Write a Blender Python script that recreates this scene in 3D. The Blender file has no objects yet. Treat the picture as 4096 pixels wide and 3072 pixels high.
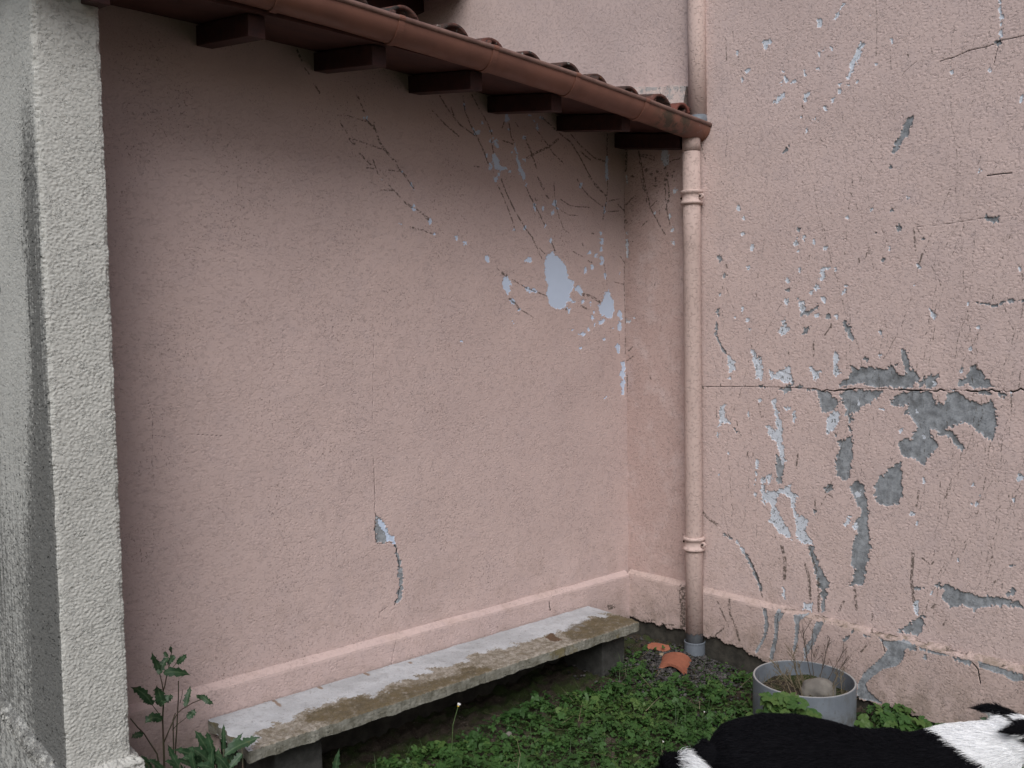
import bpy, bmesh, math, random
import numpy as np
from mathutils import Vector, Matrix

scene = bpy.context.scene
col = scene.collection
rng = np.random.default_rng(7)
random.seed(7)

# ------------------------------------------------------------------ camera, sky, sun, exposure
cam_data = bpy.data.cameras.new('camera')
cam = bpy.data.objects.new('camera', cam_data)
col.objects.link(cam)
YAW, PITCH, ROLL = 0.860084822, -0.056706315, -0.0173726706
FWD = Vector((math.cos(YAW)*math.cos(PITCH), math.sin(YAW)*math.cos(PITCH), math.sin(PITCH)))
RGT0 = Vector((math.sin(YAW), -math.cos(YAW), 0)); UP0 = RGT0.cross(FWD)
RGT = math.cos(ROLL)*RGT0 + math.sin(ROLL)*UP0
UPV = -math.sin(ROLL)*RGT0 + math.cos(ROLL)*UP0
M = Matrix((RGT, UPV, -FWD)).transposed().to_4x4()
M.translation = Vector((0, 0, 1.6))
cam.matrix_world = M
cam_data.sensor_width = 36.0
cam_data.lens = 3619.08/4096*36
cam_data.clip_start = 0.05
cam_data.clip_end = 1500
scene.camera = cam

SUN_DIR = Vector((-0.61, -0.66, 0.90)).normalized()      # towards the bright part of the overcast sky
world = bpy.data.worlds.new('World'); scene.world = world
world.use_nodes = True
wn = world.node_tree.nodes; wl = world.node_tree.links
wn.clear()
wo = wn.new('ShaderNodeOutputWorld'); bg = wn.new('ShaderNodeBackground'); sky = wn.new('ShaderNodeTexSky')
sky.sky_type = 'NISHITA'; sky.sun_disc = False
sky.sun_elevation = math.asin(SUN_DIR.z); sky.sun_rotation = math.atan2(SUN_DIR.x, SUN_DIR.y)
sky.air_density = 1.0; sky.dust_density = 4.0; sky.ozone_density = 1.0
bg.inputs['Strength'].default_value = 0.05
wl.new(sky.outputs[0], bg.inputs[0]); wl.new(bg.outputs[0], wo.inputs[0])
sun_data = bpy.data.lights.new('sun', 'SUN'); sun = bpy.data.objects.new('sun', sun_data); col.objects.link(sun)
sun_data.energy = 1.5; sun_data.angle = math.radians(40); sun_data.color = (0.965, 0.985, 1.0)
sun.rotation_euler = (-SUN_DIR).to_track_quat('-Z', 'Y').to_euler()
scene.view_settings.view_transform = 'Standard'
scene.view_settings.look = 'None'
scene.view_settings.gamma = 1.0
scene.view_settings.use_curve_mapping = False
scene.view_settings.exposure = 0.64

# ------------------------------------------------------------------ helpers
def tag(o, label=None, cat=None, group=None, kind=None):
    if label: o['label'] = label
    if cat: o['category'] = cat
    if group: o['group'] = group
    if kind: o['kind'] = kind
    return o

def empty(name, loc, label, cat, group=None):
    o = bpy.data.objects.new(name, None); col.objects.link(o)
    o.location = loc; o.empty_display_size = 0.1
    return tag(o, label, cat, group)

def link(name, me, mat=None, parent=None, smooth=True):
    o = bpy.data.objects.new(name, me); col.objects.link(o)
    if mat: me.materials.append(mat)
    if smooth and len(me.polygons): me.polygons.foreach_set('use_smooth', np.ones(len(me.polygons), dtype=bool))
    if parent is not None:
        o.parent = parent
        o.matrix_parent_inverse = Matrix.Translation(-Vector(parent.location)) if parent.type == 'EMPTY' else parent.matrix_world.inverted()
    return o

def np_mesh(name, V, quads=None, tris=None, attrs=None):
    me = bpy.data.meshes.new(name)
    V = np.asarray(V, dtype=np.float32).reshape(-1, 3)
    me.vertices.add(len(V)); me.vertices.foreach_set('co', V.ravel())
    loops = []; starts = []; tot = 0
    n = 0
    if quads is not None and len(quads):
        q = np.asarray(quads, dtype=np.int32).reshape(-1, 4); loops.append(q.ravel()); starts.append(np.arange(len(q))*4); tot = q.size; n += len(q)
    if tris is not None and len(tris):
        t = np.asarray(tris, dtype=np.int32).reshape(-1, 3); loops.append(t.ravel()); starts.append(tot + np.arange(len(t))*3); n += len(t)
    L = np.concatenate(loops).astype(np.int32); S = np.concatenate(starts).astype(np.int32)
    me.loops.add(len(L)); me.loops.foreach_set('vertex_index', L)
    me.polygons.add(n); me.polygons.foreach_set('loop_start', S)
    me.update(calc_edges=True)
    for k, a in (attrs or {}).items():
        at = me.attributes.new(k, 'FLOAT', 'POINT'); at.data.foreach_set('value', np.asarray(a, dtype=np.float32).ravel())
    return me

class MB:
    """collects simple shapes and links them as one mesh"""
    def __init__(s): s.v = []; s.f = []
    def add(s, vs, fs):
        b = len(s.v); s.v += [tuple(v) for v in vs]; s.f += [tuple(i+b for i in f) for f in fs]
    def box8(s, p):   # 8 corners: bottom 0-3, top 4-7
        s.add(p, [(3,2,1,0),(4,5,6,7),(0,1,5,4),(1,2,6,5),(2,3,7,6),(3,0,4,7)])
    def box(s, a, b):
        (x0,y0,z0),(x1,y1,z1) = a, b
        s.box8([(x0,y0,z0),(x1,y0,z0),(x1,y1,z0),(x0,y1,z0),(x0,y0,z1),(x1,y0,z1),(x1,y1,z1),(x0,y1,z1)])
    def tube(s, pts, rad, seg=8, caps=True):
        pts = [Vector(p) for p in pts]; n = len(pts)
        if not hasattr(rad, '__len__'): rad = [rad]*n
        b = len(s.v); prev = None
        for i, p in enumerate(pts):
            t = (pts[min(i+1, n-1)] - pts[max(i-1, 0)]).normalized()
            if prev is None:
                u = t.orthogonal().normalized()
            else:
                u = (prev - t*prev.dot(t)).normalized()
            prev = u; w = t.cross(u)
            for k in range(seg):
                a = 2*math.pi*k/seg
                s.v.append(tuple(p + (u*math.cos(a) + w*math.sin(a))*rad[i]))
        for i in range(n-1):
            for k in range(seg):
                k2 = (k+1) % seg
                s.f.append((b+i*seg+k, b+i*seg+k2, b+(i+1)*seg+k2, b+(i+1)*seg+k))
        if caps:
            s.f.append(tuple(b+k for k in reversed(range(seg)))); s.f.append(tuple(b+(n-1)*seg+k for k in range(seg)))
    def lathe(s, prof, c=(0,0,0), seg=48, closed=False):
        b = len(s.v); n = len(prof)
        for r, z in prof:
            for k in range(seg):
                a = 2*math.pi*k/seg; s.v.append((c[0]+r*math.cos(a), c[1]+r*math.sin(a), c[2]+z))
        for i in range(n if closed else n-1):
            i2 = (i+1) % n
            for k in range(seg):
                k2 = (k+1) % seg
                s.f.append((b+i*seg+k, b+i*seg+k2, b+i2*seg+k2, b+i2*seg+k))
    def mesh(s, name):
        me = bpy.data.meshes.new(name); me.from_pydata(s.v, [], s.f); me.update(); return me
    def build(s, name, mat=None, parent=None, smooth=False, bevel=0):
        me = s.mesh(name)
        if bevel:
            bm = bmesh.new(); bm.from_mesh(me)
            bmesh.ops.bevel(bm, geom=list(bm.edges), offset=bevel, segments=2, affect='EDGES', profile=0.5)
            bm.to_mesh(me); bm.free()
        return link(name, me, mat, parent, smooth)

def smoothstep(a, b, x):
    t = np.clip((x-a)/(b-a), 0, 1); return t*t*(3-2*t)

NT = 1024
DS = 0.0025
def band(seed, lu, lz, width=0.35, d=0.0025):
    """periodic band-passed noise tile, NT x NT samples of d metres"""
    r = np.random.default_rng(seed)
    f = np.fft.rfft2(r.standard_normal((NT, NT)))
    fz = np.fft.fftfreq(NT, d)[:, None]; fu = np.fft.rfftfreq(NT, d)[None, :]
    k = np.sqrt((fu*lu)**2 + (fz*lz)**2)
    f *= np.exp(-((k-1)/width)**2)
    n = np.fft.irfft2(f, s=(NT, NT)); return n/n.std()
def sample(tile, u, z, d=0.0025):
    iu = np.mod(np.rint(u/d).astype(int), NT); iz = np.mod(np.rint(z/d).astype(int), NT)
    return tile[iz, iu]
T_worm = band(1, 0.0195, 0.0120, 0.50)
T_fine = band(2, 0.012, 0.009, 0.6)
T_rag = band(3, 0.016, 0.016, 0.7)
T_rag2 = band(8, 0.040, 0.040, 0.7)
T_mid = band(4, 0.09, 0.09, 0.6)
T_big = band(5, 0.5, 0.5, 0.7)
T_streak = band(6, 0.03, 0.6, 0.8)

def stucco(u, z, soft=0.0):
    n = sample(T_worm, u, z) + 0.25*sample(T_mid, u*1.7, z*1.7)
    m = smoothstep(-1.0, 0.9, sample(T_mid, u+1.3, z+0.6))
    pits = smoothstep(-0.85, -1.25, n)*(0.25+0.75*m)
    return 1 - 0.75*pits + 0.25*smoothstep(0.85, 1.35, sample(T_worm, u+0.7, z+0.3))*(1-0.5*m) + 0.06*sample(T_fine, u, z)

def seg_dist(P, a, b):
    d = b-a; L = max(float(d@d), 1e-12)
    t = np.clip(((P-a)@d)/L, 0, 1)
    return np.linalg.norm(P - a - t[:, None]*d, axis=1)
def sdf_layers(text, us, zs):
    """signed distances of the traced wear marks on a grid (rows z, columns u)"""
    out = {k: np.full((len(zs), len(us)), -0.03) for k in 'WGDK'}
    for line in text.strip().split('\n'):
        p = line.split(); lay = p[0]; wd = float(p[1]); pts = np.array(list(map(float, p[2:]))).reshape(-1, 2)
        m = 0.015 + wd
        i0, i1 = np.searchsorted(us, [pts[:, 0].min()-m, pts[:, 0].max()+m]); j0, j1 = np.searchsorted(zs, [pts[:, 1].min()-m, pts[:, 1].max()+m])
        if i1 <= i0 or j1 <= j0: continue
        U, Zz = np.meshgrid(us[i0:i1], zs[j0:j1]); P = np.stack([U.ravel(), Zz.ravel()], 1)
        if wd > 0:
            dd = np.full(len(P), 9.0)
            for a, b in zip(pts[:-1], pts[1:]): dd = np.minimum(dd, seg_dist(P, a, b))
            s = wd - dd
        else:
            dd = np.full(len(P), 9.0); ins = np.zeros(len(P), bool)
            for a, b in zip(pts, np.roll(pts, -1, 0)):
                dd = np.minimum(dd, seg_dist(P, a, b))
                c = ((a[1] > P[:, 1]) != (b[1] > P[:, 1])) & (P[:, 0] < (b[0]-a[0])*(P[:, 1]-a[1])/((b[1]-a[1]) if b[1] != a[1] else 1e-9) + a[0])
                ins ^= c
            s = np.where(ins, dd, -dd)
        sub = out[lay][j0:j1, i0:i1]; np.maximum(sub, s.reshape(sub.shape), out=sub)
    return out

# ------------------------------------------------------------------ material helpers
class NG:
    def __init__(s, name):
        s.m = bpy.data.materials.new(name); s.m.use_nodes = True
        s.t = s.m.node_tree; s.n = s.t.nodes; s.l = s.t.links
        s.p = s.n['Principled BSDF']
        s.co = s.n.new('ShaderNodeTexCoord').outputs['Object']
    def _set(s, sock, v):
        if isinstance(v, bpy.types.NodeSocket): s.l.new(v, sock)
        elif v is not None:
            if isinstance(v, (tuple, list)) and len(v) == 3 and len(sock.default_value) == 4: v = (*v, 1)
            sock.default_value = v
    def map(s, scale=(1,1,1), src=None):
        n = s.n.new('ShaderNodeMapping'); s._set(n.inputs['Vector'], src or s.co); n.inputs['Scale'].default_value = scale; return n.outputs[0]
    def mapo(s, off, ys=1.0):
        n = s.n.new('ShaderNodeMapping'); s._set(n.inputs['Vector'], s.co); n.inputs['Scale'].default_value = (1, ys, 1.45); n.inputs['Location'].default_value = (off, off*1.7, off*0.6); return n.outputs[0]
    def noise(s, scale, detail=3, rough=0.55, dist=0.0, vec=None, out='Fac'):
        n = s.n.new('ShaderNodeTexNoise'); s._set(n.inputs['Vector'], vec or s.co)
        n.inputs['Scale'].default_value = scale; n.inputs['Detail'].default_value = detail
        n.inputs['Roughness'].default_value = rough; n.inputs['Distortion'].default_value = dist
        return n.outputs[out]
    def voro(s, scale, feature='F1', vec=None, out='Distance', rnd=1.0):
        n = s.n.new('ShaderNodeTexVoronoi'); n.feature = feature; s._set(n.inputs['Vector'], vec or s.co)
        n.inputs['Scale'].default_value = scale; n.inputs['Randomness'].default_value = rnd
        return n.outputs[out]
    def attr(s, name):
        n = s.n.new('ShaderNodeAttribute'); n.attribute_name = name; return n.outputs['Fac']
    def math(s, op, a, b=None, c=None, clamp=False):
        n = s.n.new('ShaderNodeMath'); n.operation = op; n.use_clamp = clamp
        s._set(n.inputs[0], a); s._set(n.inputs[1], b)
        if c is not None: s._set(n.inputs[2], c)
        return n.outputs[0]
    def step(s, v, a, b, lo=0.0, hi=1.0):
        n = s.n.new('ShaderNodeMapRange'); n.interpolation_type = 'SMOOTHSTEP'
        s._set(n.inputs['Value'], v); n.inputs['From Min'].default_value = a; n.inputs['From Max'].default_value = b
        n.inputs['To Min'].default_value = lo; n.inputs['To Max'].default_value = hi
        return n.outputs['Result']
    def mix(s, f, a, b, kind='MIX'):
        n = s.n.new('ShaderNodeMix'); n.data_type = 'RGBA'; n.blend_type = kind
        s._set(n.inputs[0], f); s._set(n.inputs[6], a); s._set(n.inputs[7], b)
        return n.outputs[2]
    def sep(s, v=None):
        n = s.n.new('ShaderNodeSeparateXYZ'); s._set(n.inputs[0], v or s.co); return n.outputs
    def bump(s, h, dist=0.002, strength=1.0, prev=None):
        n = s.n.new('ShaderNodeBump'); n.inputs['Strength'].default_value = strength; n.inputs['Distance'].default_value = dist
        s._set(n.inputs['Height'], h)
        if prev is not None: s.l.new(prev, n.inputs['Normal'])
        return n.outputs[0]
    def done(s, color, rough=0.8, normal=None, spec=0.3, metal=0.0):
        s._set(s.p.inputs['Base Color'], color); s._set(s.p.inputs['Roughness'], rough)
        s._set(s.p.inputs['Specular IOR Level'], spec); s.p.inputs['Metallic'].default_value = metal
        if normal is not None: s.l.new(normal, s.p.inputs['Normal'])
        return s.m

PINK = (0.575, 0.447, 0.415)
def curl_bump(g, dist=0.0022, fade=None, ys=1.0):
    """short curled ridges and grooves left by the float in the roughcast"""
    v = g.map((1, ys, 1.45))
    def lines(scale, seed, c, w):
        n = g.noise(scale, 2, 0.5, 0.5, g.map((1, ys, 1.45), None) if not seed else g.mapo(seed, ys))
        return g.step(g.math('ABSOLUTE', g.math('SUBTRACT', n, c)), w, w*0.25)
    a = g.math('MULTIPLY', lines(62, 0, 0.46, 0.034), g.step(g.noise(52, 1, 0.5, 0.0, v), 0.50, 0.57))
    b = g.math('MULTIPLY', lines(72, 3.7, 0.52, 0.030), g.step(g.noise(47, 1, 0.5, 0.0, g.mapo(9.1, ys)), 0.52, 0.60))
    h = g.math('SUBTRACT', g.math('MULTIPLY', b, 0.7), a)
    h = g.math('ADD', h, g.math('MULTIPLY', g.noise(260, 3, 0.6), 0.35))
    if fade is not None: h = g.math('MULTIPLY', h, fade)
    return g.bump(h, dist, 1.0)
def wall_material(name, base=PINK, speck=0.62, wmottle=True, bevel=False, relief=0.0008, eave_strip=False, white=(0.60, 0.645, 0.72), grey=(0.255, 0.272, 0.295), grime=0.0):
    g = NG(name)
    big = g.noise(1.3, 4, 0.6); mid = g.noise(9, 4, 0.6); fine = g.noise(160, 2)
    c = g.mix(g.step(big, 0.35, 0.68), base, tuple(x*y for x, y in zip(base, (0.93, 0.93, 0.94))))
    rain = g.noise(5, 4, 0.6, 0.0, g.map((1, 1, 0.12)))
    c = g.mix(g.math('MULTIPLY', g.step(rain, 0.52, 0.72), 0.30), c, tuple(x*y for x, y in zip(base, (0.86, 0.87, 0.89))))
    if eave_strip:   # deeper pink strip under the eave, between pipe and corner
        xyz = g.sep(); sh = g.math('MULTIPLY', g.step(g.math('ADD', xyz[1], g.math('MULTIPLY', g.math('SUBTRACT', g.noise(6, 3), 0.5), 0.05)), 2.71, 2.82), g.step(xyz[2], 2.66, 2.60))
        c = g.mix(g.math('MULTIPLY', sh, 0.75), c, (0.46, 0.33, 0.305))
    zs_ = g.sep()[2]
    c = g.mix(g.math('MULTIPLY', g.math('MULTIPLY', g.step(zs_, 0.75, 0.30), g.step(g.noise(11, 5, 0.7), 0.45, 0.70)), 0.35), c, (0.30, 0.225, 0.19))
    c = g.mix(g.step(mid, 0.45, 0.75), c, tuple(x*y for x, y in zip(base, (0.93, 0.94, 0.96))))
    c = g.mix(g.math('MULTIPLY', g.step(fine, 0.4, 0.7), 0.25), c, tuple(min(1, x*1.12) for x in base))
    # specks of dirt and algae caught in the render
    sp = g.math('MULTIPLY', g.step(g.noise(130, 2, 0.6), speck+0.02, speck+0.06), g.step(g.noise(4, 3), 0.40, 0.62))
    c = g.mix(g.math('MULTIPLY', sp, 0.55), c, (0.09, 0.07, 0.06))
    if grime:
        z = g.sep()[2]
        gm = g.math('MULTIPLY', g.step(z, 0.30, 0.04), g.step(g.noise(14, 5, 0.65), 0.35, 0.65))
        c = g.mix(g.math('MULTIPLY', gm, grime), c, (0.16, 0.125, 0.09))
    if bevel:
        up = g.sep(g.n.new('ShaderNodeNewGeometry').outputs['True Normal'])[2]
        bv = g.math('MULTIPLY', g.step(up, 0.35, 0.6), g.step(g.sep()[1], 2.45, 1.7, 0.25, 1.0))
        c = g.mix(g.math('MULTIPLY', bv, g.step(g.noise(13, 6, 0.72), 0.36, 0.60)), c, (0.27, 0.215, 0.175))
        c = g.mix(g.math('MULTIPLY', bv, g.step(g.noise(26, 5, 0.72, 0.6), 0.58, 0.64)), c, (0.07, 0.058, 0.048))
    jag = g.math('MULTIPLY', g.math('SUBTRACT', g.noise(110, 3, 0.6), 0.5), 0.006)
    def mask(a, k=0.0008, jitter=1.0):
        return g.step(g.math('ADD', g.attr(a), g.math('MULTIPLY', jag, jitter)), -k, k)
    gn = g.mix(g.step(g.noise(34, 6, 0.7), 0.3, 0.7), tuple(x*0.68 for x in grey), tuple(x*1.42 for x in grey))
    gn = g.mix(g.math('MULTIPLY', g.step(g.noise(7, 5, 0.7), 0.5, 0.68), 0.55), gn, (0.10, 0.105, 0.105))
    gm = mask('G'); wm = mask('W'); gm2 = gm
    if wmottle:
        hole = g.step(g.noise(70, 4, 0.7), 0.56, 0.60)
        wcol = g.mix(hole, white, gn)
    else:
        wcol = g.mix(g.noise(25, 3), white, tuple(x*0.93 for x in white))
    c = g.mix(gm, c, gn); c = g.mix(wm, c, wcol)
    # rootlets left by ivy: broken dark lines
    dm = g.math('MULTIPLY', mask('D', 0.0016, 1.5), g.step(g.noise(85, 3, 0.6), 0.39, 0.55))
    c = g.mix(g.math('MULTIPLY', dm, 0.78), c, g.mix(g.noise(60, 2), (0.028, 0.024, 0.020), (0.085, 0.07, 0.05)))
    c = g.mix(mask('K', 0.0005, 0.25), c, (0.035, 0.033, 0.034))
    nb = curl_bump(g, relief, g.math('MULTIPLY', g.math('SUBTRACT', 1.0, g.math('MULTIPLY', wm, 0.55 if wmottle else 0.96)), g.math('SUBTRACT', 1.0, g.math('MULTIPLY', gm2, 0.45))))
    return g.done(c, 0.88, nb, 0.2)

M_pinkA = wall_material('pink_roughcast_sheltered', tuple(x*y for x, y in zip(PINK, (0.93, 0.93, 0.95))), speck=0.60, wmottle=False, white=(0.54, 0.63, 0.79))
M_pinkC = wall_material('pink_roughcast', (0.600, 0.474, 0.448), speck=0.64, relief=0.0013, eave_strip=True)
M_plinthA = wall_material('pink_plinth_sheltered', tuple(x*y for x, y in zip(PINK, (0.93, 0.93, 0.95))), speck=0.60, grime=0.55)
M_plinth = wall_material('pink_plinth', tuple(x*0.95 for x in PINK), speck=0.60, grime=0.55, bevel=True, relief=0.0014)

def plain(name, col1, col2, scale=20, rough=0.7, bscale=None, bdist=0.001, spec=0.3, detail=4, speck=None):
    g = NG(name)
    c = g.mix(g.step(g.noise(scale, detail, 0.62), 0.3, 0.7), col1, col2)
    if speck: c = g.mix(g.math('MULTIPLY', g.step(g.noise(speck[0], 3), speck[1], speck[1]+0.08), speck[2]), c, speck[3])
    nb = g.bump(g.noise(bscale or scale*3, 4, 0.6), bdist, 0.8)
    return g.done(c, rough, nb, spec)

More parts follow.
